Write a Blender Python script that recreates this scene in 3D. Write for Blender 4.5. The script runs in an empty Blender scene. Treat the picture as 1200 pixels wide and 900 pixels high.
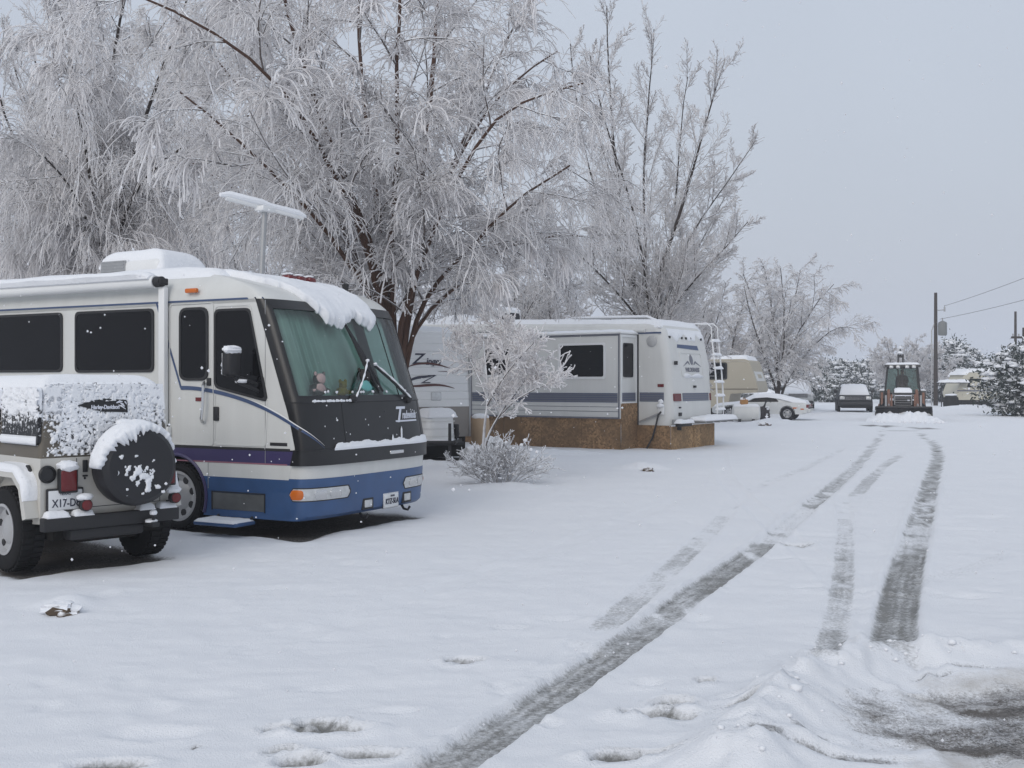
import bpy, bmesh, math, random
import numpy as np
from mathutils import Vector, Matrix
R_ = math.radians
PI = math.pi
random.seed(7)
SC = bpy.context.scene
COL = SC.collection
CAM_H = 1.70
FPX = 1250.0

def at(px, py, d):
    """a point of the place seen at photo pixel (px, py) standing d metres ahead"""
    return Vector(((px - 600) / FPX * d, d, CAM_H + (450 - py) / FPX * d))

# ------------------------------------------------------------------ materials
def _nodes(name):
    m = bpy.data.materials.new(name); m.use_nodes = True
    nt = m.node_tree; b = nt.nodes['Principled BSDF']
    return m, nt, b

def _n(nt, t, **kw):
    n = nt.nodes.new(t)
    for k, v in kw.items(): setattr(n, k, v)
    return n

def _noise(nt, scale, detail=4, rough=.55, coord='Object', stretch=None):
    tc = _n(nt, 'ShaderNodeTexCoord')
    out = tc.outputs[coord]
    if stretch:
        mp = _n(nt, 'ShaderNodeMapping'); mp.inputs['Scale'].default_value = stretch
        nt.links.new(out, mp.inputs[0]); out = mp.outputs[0]
    n = _n(nt, 'ShaderNodeTexNoise'); n.inputs['Scale'].default_value = scale
    n.inputs['Detail'].default_value = detail; n.inputs['Roughness'].default_value = rough
    nt.links.new(out, n.inputs['Vector'])
    return n.outputs['Fac']

def _ramp(nt, fac, a, b, ca=(0,0,0,1), cb=(1,1,1,1)):
    r = _n(nt, 'ShaderNodeValToRGB')
    r.color_ramp.elements[0].position = a; r.color_ramp.elements[0].color = ca
    r.color_ramp.elements[1].position = b; r.color_ramp.elements[1].color = cb
    nt.links.new(fac, r.inputs[0]); return r.outputs[0]

def _mix(nt, fac, A, B):
    m = _n(nt, 'ShaderNodeMix', data_type='RGBA')
    if hasattr(fac, 'node'): nt.links.new(fac, m.inputs[0])
    else: m.inputs[0].default_value = fac
    for s, i in ((A, 6), (B, 7)):
        if hasattr(s, 'node'): nt.links.new(s, m.inputs[i])
        else: m.inputs[i].default_value = (*s[:3], 1)
    return m.outputs[2]

def _bump(nt, b, h, strength, dist=.01):
    bp = _n(nt, 'ShaderNodeBump'); bp.inputs['Strength'].default_value = strength
    bp.inputs['Distance'].default_value = dist
    nt.links.new(h, bp.inputs['Height']); nt.links.new(bp.outputs[0], b.inputs['Normal'])

def mat(name, col, rough=.5, metal=0, var=.12, vscale=3, bump=0, bscale=40, spec=.5, coat=0, stretch=None):
    m, nt, b = _nodes(name)
    f = _noise(nt, vscale, 5, .6, stretch=stretch)
    c = _mix(nt, f, tuple(x * (1 - var) for x in col), tuple(min(1, x * (1 + var)) for x in col))
    nt.links.new(c, b.inputs['Base Color'])
    rr = _n(nt, 'ShaderNodeMapRange'); rr.inputs['To Min'].default_value = max(0, rough * .8); rr.inputs['To Max'].default_value = min(1, rough * 1.2)
    nt.links.new(f, rr.inputs[0]); nt.links.new(rr.outputs[0], b.inputs['Roughness'])
    b.inputs['Metallic'].default_value = metal
    b.inputs['Specular IOR Level'].default_value = spec
    b.inputs['Coat Weight'].default_value = coat
    if bump: _bump(nt, b, _noise(nt, bscale, 4), bump)
    return m

SNOWC = (.86, .875, .905)
def snow_mat(name, bump=.5, bscale=30):
    m, nt, b = _nodes(name)
    f = _noise(nt, 2.0, 5)
    c = _mix(nt, f, (.77, .785, .815), (.84, .85, .87))
    nt.links.new(c, b.inputs['Base Color']); b.inputs['Roughness'].default_value = .75
    b.inputs['Specular IOR Level'].default_value = .25
    b.inputs['Subsurface Weight'].default_value = 0
    _bump(nt, b, _noise(nt, bscale, 6, .65), bump, .02)
    return m

def snowtop_mat(name, base, lo, hi, snow=SNOWC, rough=.85, namp=.5, nscale=6, var=.25, bump=.4, bscale=30):
    """bark or needles with snow lying on every face that looks upward"""
    m, nt, b = _nodes(name)
    g = _n(nt, 'ShaderNodeNewGeometry'); sp = _n(nt, 'ShaderNodeSeparateXYZ')
    nt.links.new(g.outputs['Normal'], sp.inputs[0])
    n1 = _noise(nt, nscale, 4)
    ma = _n(nt, 'ShaderNodeMath', operation='MULTIPLY_ADD'); nt.links.new(n1, ma.inputs[0])
    ma.inputs[1].default_value = namp; ma.inputs[2].default_value = -namp / 2
    ad = _n(nt, 'ShaderNodeMath', operation='ADD'); nt.links.new(ma.outputs[0], ad.inputs[0]); nt.links.new(sp.outputs['Z'], ad.inputs[1])
    mr = _n(nt, 'ShaderNodeMapRange'); mr.inputs['From Min'].default_value = lo; mr.inputs['From Max'].default_value = hi
    nt.links.new(ad.outputs[0], mr.inputs[0])
    n2 = _noise(nt, 9, 4)
    bc = _mix(nt, n2, tuple(x * (1 - var) for x in base), tuple(x * (1 + var) for x in base))
    nt.links.new(_mix(nt, mr.outputs[0], bc, snow), b.inputs['Base Color'])
    b.inputs['Roughness'].default_value = rough; b.inputs['Specular IOR Level'].default_value = .2
    if bump: _bump(nt, b, _noise(nt, bscale, 4), bump)
    return m

def crust_mat(name, base, amount, scale=38, snow=SNOWC, band=.07, grad=None, rough=.5):
    """wet snow stuck in small clots on a panel: clots follow noise; grad=(z0,z1) makes them denser upward"""
    m, nt, b = _nodes(name)
    f = _noise(nt, scale, 3, .6)
    if grad:
        tc = _n(nt, 'ShaderNodeTexCoord'); sp = _n(nt, 'ShaderNodeSeparateXYZ'); nt.links.new(tc.outputs['Object'], sp.inputs[0])
        mr = _n(nt, 'ShaderNodeMapRange'); mr.inputs['From Min'].default_value = grad[0]; mr.inputs['From Max'].default_value = grad[1]
        mr.inputs['To Min'].default_value = grad[2]; mr.inputs['To Max'].default_value = grad[3]
        nt.links.new(sp.outputs['Z'], mr.inputs[0])
        ad = _n(nt, 'ShaderNodeMath', operation='ADD'); nt.links.new(f, ad.inputs[0]); nt.links.new(mr.outputs[0], ad.inputs[1]); f = ad.outputs[0]
    mk = _ramp(nt, f, 1 - amount - band, 1 - amount + band)
    nt.links.new(_mix(nt, mk, base, snow), b.inputs['Base Color'])
    mr2 = _n(nt, 'ShaderNodeMapRange'); mr2.inputs['To Min'].default_value = rough; mr2.inputs['To Max'].default_value = .85
    nt.links.new(mk, mr2.inputs[0]); nt.links.new(mr2.outputs[0], b.inputs['Roughness'])
    _bump(nt, b, mk, .8, .02)
    return m

def glass_mat(name, tint, refl=.12):
    m = bpy.data.materials.new(name); m.use_nodes = True
    nt = m.node_tree; nt.nodes.clear()
    o = _n(nt, 'ShaderNodeOutputMaterial'); tr = _n(nt, 'ShaderNodeBsdfTransparent'); gl = _n(nt, 'ShaderNodeBsdfGlossy')
    tr.inputs[0].default_value = (*tint, 1); gl.inputs['Roughness'].default_value = .04
    fr = _n(nt, 'ShaderNodeFresnel'); fr.inputs[0].default_value = 1.5
    f = _noise(nt, 2.0, 2)
    mm = _n(nt, 'ShaderNodeMath', operation='MULTIPLY_ADD'); nt.links.new(f, mm.inputs[0]); mm.inputs[1].default_value = .06; nt.links.new(fr.outputs[0], mm.inputs[2])
    mx = _n(nt, 'ShaderNodeMixShader'); nt.links.new(mm.outputs[0], mx.inputs[0]); nt.links.new(tr.outputs[0], mx.inputs[1]); nt.links.new(gl.outputs[0], mx.inputs[2])
    nt.links.new(mx.outputs[0], o.inputs[0])
    return m

def osb_mat(name, col):
    m, nt, b = _nodes(name)
    tc = _n(nt, 'ShaderNodeTexCoord')
    v = _n(nt, 'ShaderNodeTexVoronoi'); v.inputs['Scale'].default_value = 22; v.inputs['Randomness'].default_value = 1
    nt.links.new(tc.outputs['Object'], v.inputs['Vector'])
    hs = _n(nt, 'ShaderNodeSeparateColor'); nt.links.new(v.outputs['Color'], hs.inputs[0])
    c = _mix(nt, hs.outputs[0], tuple(x * .55 for x in col), tuple(min(1, x * 1.45) for x in col))
    st = _noise(nt, 1.3, 4)
    c2 = _mix(nt, _ramp(nt, st, .42, .66), c, tuple(x * .62 for x in col))
    nt.links.new(c2, b.inputs['Base Color']); b.inputs['Roughness'].default_value = .8
    return m

def frost_mat(name, base, lo, hi, snow, nscale=5, namp=.7, tr=.6):
    m = snowtop_mat(name, base, lo, hi, snow=snow, nscale=nscale, namp=namp, bump=0)
    nt = m.node_tree; b = nt.nodes['Principled BSDF']; o = nt.nodes['Material Output']
    t = _n(nt, 'ShaderNodeBsdfTranslucent'); mx = _n(nt, 'ShaderNodeMixShader'); mx.inputs[0].default_value = tr
    nt.links.new(b.inputs['Base Color'].links[0].from_socket, t.inputs[0])
    nt.links.new(b.outputs[0], mx.inputs[1]); nt.links.new(t.outputs[0], mx.inputs[2]); nt.links.new(mx.outputs[0], o.inputs['Surface'])
    return m
M = {}
M['snow'] = snow_mat('packed_snow')
M['snow_soft'] = snow_mat('roof_snow', .7, 14)
M['cream'] = mat('cream_paint', (.60, .602, .58), .38, var=.11, vscale=1.0, coat=.15, stretch=(5, 5, .45))
M['white'] = mat('white_paint', (.74, .745, .74), .4, var=.05, vscale=1.5)
M['trailer_white'] = mat('trailer_skin', (.63, .63, .61), .45, var=.10, vscale=1.0, stretch=(4, 4, .5))
M['black'] = mat('black_gloss', (.010, .010, .011), .3, var=.3, vscale=4)
M['blackmat'] = mat('black_plastic', (.016, .016, .018), .6, var=.3, vscale=8, bump=.2)
M['rubber'] = mat('tyre_rubber', (.014, .014, .015), .85, var=.3, vscale=12, bump=.4, bscale=60, spec=.2)
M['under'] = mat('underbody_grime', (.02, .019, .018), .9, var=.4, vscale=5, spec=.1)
M['glass_dark'] = mat('dark_window_glass', (.005, .005, .006), .07, var=.4, vscale=2, spec=.22)
M['blue'] = mat('blue_paint', (.032, .082, .20), .4, var=.38, vscale=2.2, coat=.15)
M['navy'] = mat('navy_stripe', (.045, .075, .16), .4)
M['purple'] = mat('purple_stripe', (.045, .035, .11), .4)
M['pink'] = mat('rose_pinstripe', (.28, .12, .16), .5)
M['chrome'] = mat('chrome', (.62, .62, .62), .18, 1, var=.1)
M['steel'] = mat('brushed_steel', (.36, .365, .37), .42, .45, var=.15, vscale=8)
M['alloy'] = mat('alloy_rim', (.40, .40, .405), .35, .25, var=.15, vscale=9)
M['amber'] = mat('amber_lens', (.55, .13, .015), .2, var=.15)
M['red'] = mat('red_lens', (.13, .010, .012), .2, var=.2)
M['lens'] = mat('clear_lens', (.55, .56, .56), .12, .3, var=.35, vscale=14)
M['plate'] = mat('plate_white', (.7, .71, .72), .4, var=.05)
M['ink'] = mat('dark_lettering', (.02, .022, .045), .5)
M['silver_ink'] = mat('silver_lettering', (.66, .68, .74), .35, .2)
M['rose_ink'] = mat('red_lettering', (.085, .025, .02), .5)
M['tan'] = mat('tan_vinyl', (.115, .10, .078), .7, bump=.3)
M['osb'] = osb_mat('osb_board', (.26, .158, .080))
M['osb_pale'] = osb_mat('pale_plywood', (.36, .225, .11))
M['lilac'] = mat('grey_violet_band', (.15, .155, .185), .45)
M['ws_glass'] = glass_mat('windscreen_glass', (.84, .93, .90))
M['cab_glass'] = glass_mat('cab_glass', (.46, .60, .58))
M['curtain'] = mat('teal_curtain', (.62, .70, .66), .9, var=.15, vscale=2, bump=.2)
M['shade'] = mat('pale_blind', (.66, .74, .73), .9, var=.08)
M['bark'] = snowtop_mat('dark_bark', (.040, .030, .025), .34, .62, nscale=5)
M['bark_red'] = snowtop_mat('reddish_bark', (.085, .048, .034), .40, .7, nscale=5)
M['flake'] = frost_mat('snowflake', (.95, .95, .96), -1, -.9, (.97, .97, .98), tr=.6)
M['branch'] = snowtop_mat('snowy_branches', (.14, .12, .112), -.28, .22, nscale=7, bump=0)
M['frost'] = frost_mat('frosted_twigs', (.70, .685, .685), -.95, -.2, (.965, .955, .955))
M['frost_dim'] = frost_mat('thinly_frosted_twigs', (.66, .64, .635), -.9, -.1, (.96, .95, .95))
M['needles'] = snowtop_mat('dark_needles', (.030, .042, .034), .25, .75, nscale=2.5, namp=.8, bump=0)
M['wood'] = snowtop_mat('weathered_pole', (.05, .04, .034), .6, .9)

# ------------------------------------------------------------------ mesh builder
class MB:
    def __init__(s): s.v = []; s.f = []; s.m = []
    def add(s, vs, fs, mi=0):
        o = len(s.v); s.v.extend([tuple(p) for p in vs])
        s.f.extend([tuple(i + o for i in f) for f in fs]); s.m.extend([mi] * len(fs)); return s
    def bm(s, b, mi=0):
        b.verts.index_update()
        s.add([v.co[:] for v in b.verts], [[v.index for v in f.verts] for f in b.faces], mi); b.free(); return s
    def box(s, x0, x1, y0, y1, z0, z1, bev=0, mi=0, seg=2):
        b = bmesh.new(); bmesh.ops.create_cube(b, size=1)
        for v in b.verts:
            v.co = (x0 + (v.co.x + .5) * (x1 - x0), y0 + (v.co.y + .5) * (y1 - y0), z0 + (v.co.z + .5) * (z1 - z0))
        if bev: bmesh.ops.bevel(b, geom=b.edges[:], offset=bev, segments=seg, affect='EDGES', profile=.5)
        return s.bm(b, mi)
    def prism(s, pts, fn, w0, w1, mi=0):
        n = len(pts)
        vs = [fn(p[0], p[1], w0) for p in pts] + [fn(p[0], p[1], w1) for p in pts]
        fs = [tuple(range(n)), tuple(range(2 * n - 1, n - 1, -1))] + [(i, (i + 1) % n, n + (i + 1) % n, n + i) for i in range(n)]
        return s.add(vs, fs, mi)
    def grid(s, P, mi=0, closed=False):
        n = len(P); m = len(P[0]); vs = [p for r in P for p in r]
        fs = []
        for i in range(n - 1):
            for j in range(m if closed else m - 1):
                fs.append((i * m + j, i * m + (j + 1) % m, (i + 1) * m + (j + 1) % m, (i + 1) * m + j))
        return s.add(vs, fs, mi)
    def loft(s, rings, mi=0, caps=True):
        m = len(rings[0]); s.grid(rings, mi, True)
        if caps:
            s.add(rings[0], [tuple(range(m - 1, -1, -1))], mi); s.add(rings[-1], [tuple(range(m))], mi)
        return s
    def tube(s, path, r, k=8, mi=0, caps=True):
        path = [Vector(p) for p in path]; rings = []
        up = Vector((0, 0, 1)); prev = None
        for i, p in enumerate(path):
            t = (path[min(i + 1, len(path) - 1)] - path[max(i - 1, 0)]).normalized()
            if prev is None:
                a = t.cross(up)
                if a.length < .05: a = t.cross(Vector((1, 0, 0)))
                a.normalize()
            else:
                a = (prev - t * prev.dot(t)).normalized()
            prev = a; b = t.cross(a)
            rr = r[i] if isinstance(r, (list, tuple)) else r
            rings.append([p + (a * math.cos(2 * PI * j / k) + b * math.sin(2 * PI * j / k)) * rr for j in range(k)])
        return s.loft(rings, mi, caps)
    def lathe(s, prof, c, ax, seg=24, mi=0, caps=True):
        """prof: [(radius, height along ax)] around centre c"""
        c = Vector(c); ax = Vector(ax).normalized()
        a = ax.cross(Vector((0, 0, 1)))
        if a.length < .05: a = Vector((1, 0, 0))
        a.normalize(); b = ax.cross(a)
        rings = [[c + ax * h + (a * math.cos(2 * PI * j / seg) + b * math.sin(2 * PI * j / seg)) * r for j in range(seg)] for r, h in prof]
        return s.loft(rings, mi, caps)
    def blob(s, c, r, sub=2, amp=.15, mi=0, seed=0, freq=2.0):
        from mathutils import noise
        b = bmesh.new(); bmesh.ops.create_icosphere(b, subdivisions=sub, radius=1)
        for v in b.verts:
            k = 1 + amp * noise.noise(v.co * freq + Vector((seed * 7.3, seed * 1.7, seed)))
            v.co = (c[0] + v.co.x * r[0] * k, c[1] + v.co.y * r[1] * k, c[2] + v.co.z * r[2] * k)
        return s.bm(b, mi)
    def warp(s, fn): s.v = [tuple(fn(*p)) for p in s.v]; return s

def rrect(x0, x1, y0, y1, r, k=4):
    out = []
    for cx, cy, a in ((x1 - r, y1 - r, 0), (x0 + r, y1 - r, 90), (x0 + r, y0 + r, 180), (x1 - r, y0 + r, 270)):
        for i in range(k + 1):
            t = R_(a + 90 * i / k); out.append((cx + r * math.cos(t), cy + r * math.sin(t)))
    return out

def roundpoly(pts, r, k=3):
    out = []; n = len(pts)
    for i in range(n):
        p = Vector(pts[i]).to_2d(); a = (Vector(pts[i - 1]).to_2d() - p); b = (Vector(pts[(i + 1) % n]).to_2d() - p)
        rr = min(r, a.length * .45, b.length * .45)
        A = p + a.normalized() * rr; B = p + b.normalized() * rr
        for j in range(k + 1):
            t = j / k; q = A * (1 - t) ** 2 + p * 2 * t * (1 - t) + B * t * t; out.append((q.x, q.y))
    return out

def frame_prism(mb, outer, inner, fn, w0, w1, mi=0):
    """a flat ring between two outlines with the same number of points"""
    n = len(outer)
    mb.grid([[fn(*p, w0) for p in inner], [fn(*p, w0) for p in outer], [fn(*p, w1) for p in outer], [fn(*p, w1) for p in inner], [fn(*p, w0) for p in inner]], mi, True)

def text_geo(body, size, shear=0, extrude=.002, spacing=1.0, bold=0):
    cu = bpy.data.curves.new('lettering', 'FONT'); cu.body = body; cu.size = size; cu.shear = shear; cu.extrude = extrude
    cu.space_character = spacing; cu.offset = bold; cu.align_x = 'CENTER'; cu.resolution_u = 3
    o = bpy.data.objects.new('lettering', cu); COL.objects.link(o)
    dg = bpy.context.evaluated_depsgraph_get(); me = bpy.data.meshes.new_from_object(o.evaluated_get(dg))
    vs = [tuple(v.co) for v in me.vertices]; fs = [tuple(p.vertices) for p in me.polygons]
    bpy.data.objects.remove(o); bpy.data.curves.remove(cu); bpy.data.meshes.remove(me)
    return vs, fs

def link(name, mesh, parent=None):
    o = bpy.data.objects.new(name, mesh); COL.objects.link(o)
    if parent: o.parent = parent
    return o

def tag(o, label=None, cat=None, group=None, kind=None):
    if label: o['label'] = label
    if cat: o['category'] = cat
    if group: o['group'] = group
    if kind: o['kind'] = kind
    return o

class Thing:
    """An Empty at the thing's base; parts are built in the thing's own frame (x forward, y left)."""
    def __init__(s, name, label, cat, loc, ang=0, group=None, shift=(0, 0)):
        s.e = bpy.data.objects.new(name, None); COL.objects.link(s.e); s.shift = Vector((shift[0], shift[1], 0))
        rot = Matrix.Rotation(ang, 4, 'Z')
        s.e.location = Vector((loc[0], loc[1], loc[2] if len(loc) > 2 else 0)) + rot @ s.shift
        s.e.rotation_euler = (0, 0, ang); s.e.empty_display_size = .3
        tag(s.e, label, cat, group)
        s.fr = Matrix.Translation(Vector((loc[0], loc[1], loc[2] if len(loc) > 2 else 0))) @ rot
    def world(s, x, y, z=0): return s.fr @ Vector((x, y, z))
    def part(s, name, mb, mats, parent=None, smooth=35, label=None):
        mb.v = [(p[0] - s.shift.x, p[1] - s.shift.y, p[2]) for p in mb.v]
        o = build(name, mb, mats, parent or s.e, smooth)
        if label: o['label'] = label
        return o

def build(name, mb, mats, parent=None, smooth=35):
    me = bpy.data.meshes.new(name); me.from_pydata(mb.v, [], mb.f); me.update()
    if not isinstance(mats, (list, tuple)): mats = [mats]
    for m in mats: me.materials.append(M[m] if isinstance(m, str) else m)
    if len(mats) > 1: me.polygons.foreach_set('material_index', mb.m)
    b = bmesh.new(); b.from_mesh(me); bmesh.ops.recalc_face_normals(b, faces=b.faces); b.to_mesh(me); b.free()
    me.polygons.foreach_set('use_smooth', [True] * len(me.polygons))
    me.set_sharp_from_angle(angle=R_(smooth))
    return link(name, me, parent)

def fast_mesh(name, V, F, mats, parent=None, mi=None, smooth=False):
    """V (n,3) array, F (m,k) array of faces that all have k corners"""
    me = bpy.data.meshes.new(name); k = F.shape[1]
    me.vertices.add(len(V)); me.vertices.foreach_set('co', np.ascontiguousarray(V, np.float32).ravel())
    me.loops.add(F.size); me.loops.foreach_set('vertex_index', np.ascontiguousarray(F, np.int32).ravel())
    me.polygons.add(len(F)); me.polygons.foreach_set('loop_start', np.arange(0, F.size, k, dtype=np.int32))
    for m in (mats if isinstance(mats, (list, tuple)) else [mats]): me.materials.append(M[m] if isinstance(m, str) else m)
    if mi is not None: me.polygons.foreach_set('material_index', mi.astype(np.int32))
    if smooth: me.polygons.foreach_set('use_smooth', np.ones(len(F), bool))
    me.update(calc_edges=True); me.validate()
    return link(name, me, parent)

# ------------------------------------------------------------------ value noise for numpy
def vnoise(x, y, seed=0):
    xi = np.floor(x).astype(np.int64); yi = np.floor(y).astype(np.int64); fx = x - xi; fy = y - yi
    fx = fx * fx * (3 - 2 * fx); fy = fy * fy * (3 - 2 * fy)
    def h(a, b):
        n = (a * 374761393 + b * 668265263 + seed * 1274126177) & 0xffffffff
        n = ((n ^ (n >> 13)) * 1274126177) & 0xffffffff
        return ((n ^ (n >> 16)) & 0xffff) / 65535.0
    return (h(xi, yi) * (1 - fx) + h(xi + 1, yi) * fx) * (1 - fy) + (h(xi, yi + 1) * (1 - fx) + h(xi + 1, yi + 1) * fx) * fy
def fbm(x, y, seed=0, o=4):
    s = 0; a = .5
    for i in range(o): s = s + a * vnoise(x * 2 ** i, y * 2 ** i, seed + i * 17); a *= .5
    return s
def sstep(a, b, x):
    t = np.clip((x - a) / (b - a), 0, 1); return t * t * (3 - 2 * t)

def snow_patch(mb, f, s0, s1, t0, t1, ns, nt, th, w=.12, seed=0, rag=None, mi=0, lump=.35, lf=6, down=.02):
    """a blanket of snow on surface f(s,t)->(point, normal); rag(t)->(s0,s1) gives a ragged edge"""
    top = []; bot = []
    for j in range(nt + 1):
        t = t0 + (t1 - t0) * j / nt
        a, b = rag(t) if rag else (s0, s1); T = []; B = []
        for i in range(ns + 1):
            s = a + (b - a) * i / ns
            p, n = f(s, t); p = Vector(p); n = Vector(n)
            e = min((s - a), (b - s), (t - t0), (t1 - t)) / w; e = max(0, min(1, e))
            k = math.sqrt(max(0, 1 - (1 - e) ** 2))
            lz = float(fbm(np.array(s * lf), np.array(t * lf), seed, 5)) - .46
            T.append(p + n * (th * k * (1 + lump * 2 * lz) + .004)); B.append(p - n * down)
        top.append(T); bot.append(B)
    mb.grid(top, mi); mb.grid([r[::-1] for r in bot], mi)
    mb.grid([[r[0] for r in top], [r[0] for r in bot]], mi); mb.grid([[r[-1] for r in top], [r[-1] for r in bot]], mi)
    mb.grid([top[0], bot[0]], mi); mb.grid([top[-1], bot[-1]], mi)
    return mb

def wheel(T, x, y, r, wdt, side, rim_r, rimmat='chrome', holes=0, parent=None):
    """tyre + rim + hub; side=-1 when the outer face looks towards -y"""
    mb = MB(); h = wdt / 2; k = 36
    mb.lathe([(rim_r, -h * .9), (r * .86, -h), (r * .96, -h * .86), (r, -h * .6), (r, h * .6), (r * .96, h * .86), (r * .86, h), (rim_r, h * .9)], (x, y, r), (0, side, 0), k, caps=False)
    o = T.part('wheel', mb, 'rubber')
    mb = MB()
    for j in range(40):
        a = 2 * PI * j / 40
        for sg in (-1, 1):
            c = Vector((x + math.cos(a + sg * .04) * r * 1.0, y + sg * h * .4, r + math.sin(a + sg * .04) * r * 1.0))
            d = Vector((math.cos(a), 0, math.sin(a))); t = Vector((-math.sin(a), 0, math.cos(a)))
            vs = [c + d * dd + t * tt + Vector((0, yy, 0)) for dd in (-.01, .012) for tt in (-r * .05, r * .05) for yy in (-h * .36, h * .36)]
            mb.add(vs, [(0, 1, 3, 2), (4, 6, 7, 5), (0, 4, 5, 1), (2, 3, 7, 6), (0, 2, 6, 4), (1, 5, 7, 3)])
    T.part('tread', mb, 'rubber', o)
    mb = MB()
    mb.lathe([(rim_r * 1.02, h * .75), (rim_r * 1.04, h * .96), (rim_r * .93, h * .98), (rim_r * .84, h * .62), (rim_r * .62, h * .52), (rim_r * .42, h * .74), (rim_r * .2, h * .8), (.001, h * .82)], (x, y, r), (0, side, 0), 32, caps=False)
    ro = T.part('rim', mb, rimmat, o)
    if holes:
        for j in range(holes):
            mb = MB(); a = 2 * PI * j / holes + .3; c = Vector((x + math.cos(a) * rim_r * .72, y, r + math.sin(a) * rim_r * .72))
            mb.lathe([(rim_r * .15, h * .4), (rim_r * .15, h * .62), (.001, h * .63)], c, (0, side, 0), 10)
            T.part('rim_hole', mb, 'blackmat', ro)
    return o
# ================================================================== MOTORHOME
def interp(tab, z):
    for (a, b), (c, d) in zip(tab, tab[1:]):
        if z <= c: return b + (d - b) * max(0, min(1, (z - a) / (c - a)))
    return tab[-1][1]

RVW = 2.46
RVL = -10.2
UP = [(.2, -.10), (.64, -.08), (1.0, .02), (1.38, -.09), (2.66, -.55), (2.8, -.70), (2.9, -.95), (3.0, -1.4), (3.05, -2.0)]
UF = [(.18, .12), (.24, .23), (.6, .27), (.66, .27), (.8, .27), (.98, .24), (1.5, .17), (1.57, .14), (2.5, -.20), (2.66, -.33), (2.78, -.50), (2.88, -.78), (2.96, -1.15), (3.02, -1.6), (3.06, -2.2)]
def rv_curve(z, off=0, ins=0, n=41):
    up = interp(UP, z); uf = interp(UF, z) ; e = 2 / 3.4; pts = []
    for i in range(n):
        t = PI * i / (n - 1); c = -math.cos(t); s = math.sin(t)
        y = RVW / 2 + (RVW / 2 - ins + off) * (abs(c) ** e) * (1 if c > 0 else -1)
        pts.append((up + (uf + off - up) * (s ** e), y, z))
    return pts
def rv_surf(w, z, off=0):
    """w<0: metres back along the near side; w>=0: arc length round the front"""
    if w < 0: return Vector((interp(UP, z) + w, -off, z))
    P = [Vector(p) for p in rv_curve(z, off, 0, 81)]; acc = 0
    for a, b in zip(P, P[1:]):
        l = (b - a).length
        if acc + l >= w: return a.lerp(b, (w - acc) / l)
        acc += l
    return P[-1]
def rv_y(y, z, off=0):
    """front surface at lateral position y"""
    yy = min(.9999, max(-.9999, (y - RVW / 2) / (RVW / 2))); up = interp(UP, z); uf = interp(UF, z) + off; n = 3.4
    return Vector((up + (uf - up) * (1 - abs(yy) ** n) ** (1 / n), y, z))
def rv_strip(mb, a0, a1, z0, z1, off, nz=6, thick=.012, n=81, mi=0, zf=None):
    """part of the front skin between curve fractions a0..a1"""
    i0 = round(a0 * (n - 1)); i1 = round(a1 * (n - 1)); O = []; I = []
    for k in range(nz + 1):
        z = z0 + (z1 - z0) * k / nz
        O.append(rv_curve(z, off, 0, n)[i0:i1 + 1]); I.append(rv_curve(z, off - thick, 0, n)[i0:i1 + 1])
    mb.grid(O, mi); mb.grid(I, mi); mb.grid([O[0], I[0]], mi); mb.grid([O[-1], I[-1]], mi)
    mb.grid([[r[0] for r in O], [r[0] for r in I]], mi); mb.grid([[r[-1] for r in O], [r[-1] for r in I]], mi)
    return mb

rv = Thing('motorhome', 'large cream and blue motorhome with black nose and curtained windscreen, snow sliding off its roof', 'motorhome',
           (-2.387, 11.7, 0), math.atan2(-.467, .884), None, (-5, RVW / 2))
side = lambda u, z, w: (u, w, z)
# --- shell: sides, rear and roof cap
mb = MB(); zs = [.97, 1.38, 1.8, 2.2, 2.6, 2.66]
for y0 in (0, RVW):
    mb.grid([[(RVL, y0, z), (-5, y0, z), (interp(UP, z), y0, z)] for z in zs])
mb.grid([[(RVL, 0, z), (RVL, RVW, z)] for z in (.2, 1, 2.66)])
rings = []
for z, ins in ((2.62, 0), (2.68, 0), (2.74, .01), (2.80, .03), (2.86, .06), (2.92, .10), (2.97, .16), (3.01, .24), (3.04, .34), (3.06, .5)):
    c = rv_curve(z, 0, ins, 41); rings.append([(RVL, ins, z)] + c + [(RVL, RVW - ins, z)])
mb.loft(rings, caps=False); mb.add(rings[-1], [tuple(range(len(rings[-1])))])
body = rv.part('body', mb, 'cream', smooth=50)
# --- purple, white and blue lower bands with the wheel arches cut out
WX, WZ, WR, AR = -1.76, .40, .385, .475
def band(z0, z1, arches=(WX, -7.3), y=0, t=.03):
    """side panel polygon pieces between z0 and z1, notched by the arches"""
    out = []; xs = [RVL]
    for a in sorted(arches): xs += [a, a]
    xs += [None]
    n = 9
    for i in range(0, len(xs), 2):
        a, b = xs[i], xs[i + 1]; L = []; Rr = []
        for k in range(n):
            z = z0 + (z1 - z0) * k / (n - 1); d = math.sqrt(max(0, AR ** 2 - (z - WZ) ** 2))
            L.append((a if i == 0 else a + d, z)); Rr.append((interp(UP, z) if b is None else b - d, z))
        out.append([(L[k], Rr[k]) for k in range(n)])
    return out
def band_mb(z0, z1):
    mb = MB()
    for y, s in ((0, 1), (RVW, -1)):
        for pc in band(z0, z1):
            O = [[(a[0], y, a[1]), (b[0], y, b[1])] for a, b in pc]; I = [[(a[0], y + s * .04, a[1]), (b[0], y + s * .04, b[1])] for a, b in pc]
            mb.grid(O); mb.grid(I); mb.grid([[r[0] for r in O], [r[0] for r in I]]); mb.grid([[r[1] for r in O], [r[1] for r in I]])
            mb.grid([O[0], I[0]]); mb.grid([O[-1], I[-1]])
    return mb
rv.part('blue_skirt', band_mb(.19, .64), 'blue')
rv.part('white_band', band_mb(.64, .80), 'cream')
rv.part('purple_band', band_mb(.80, .955), 'purple')
mb = MB()
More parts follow.
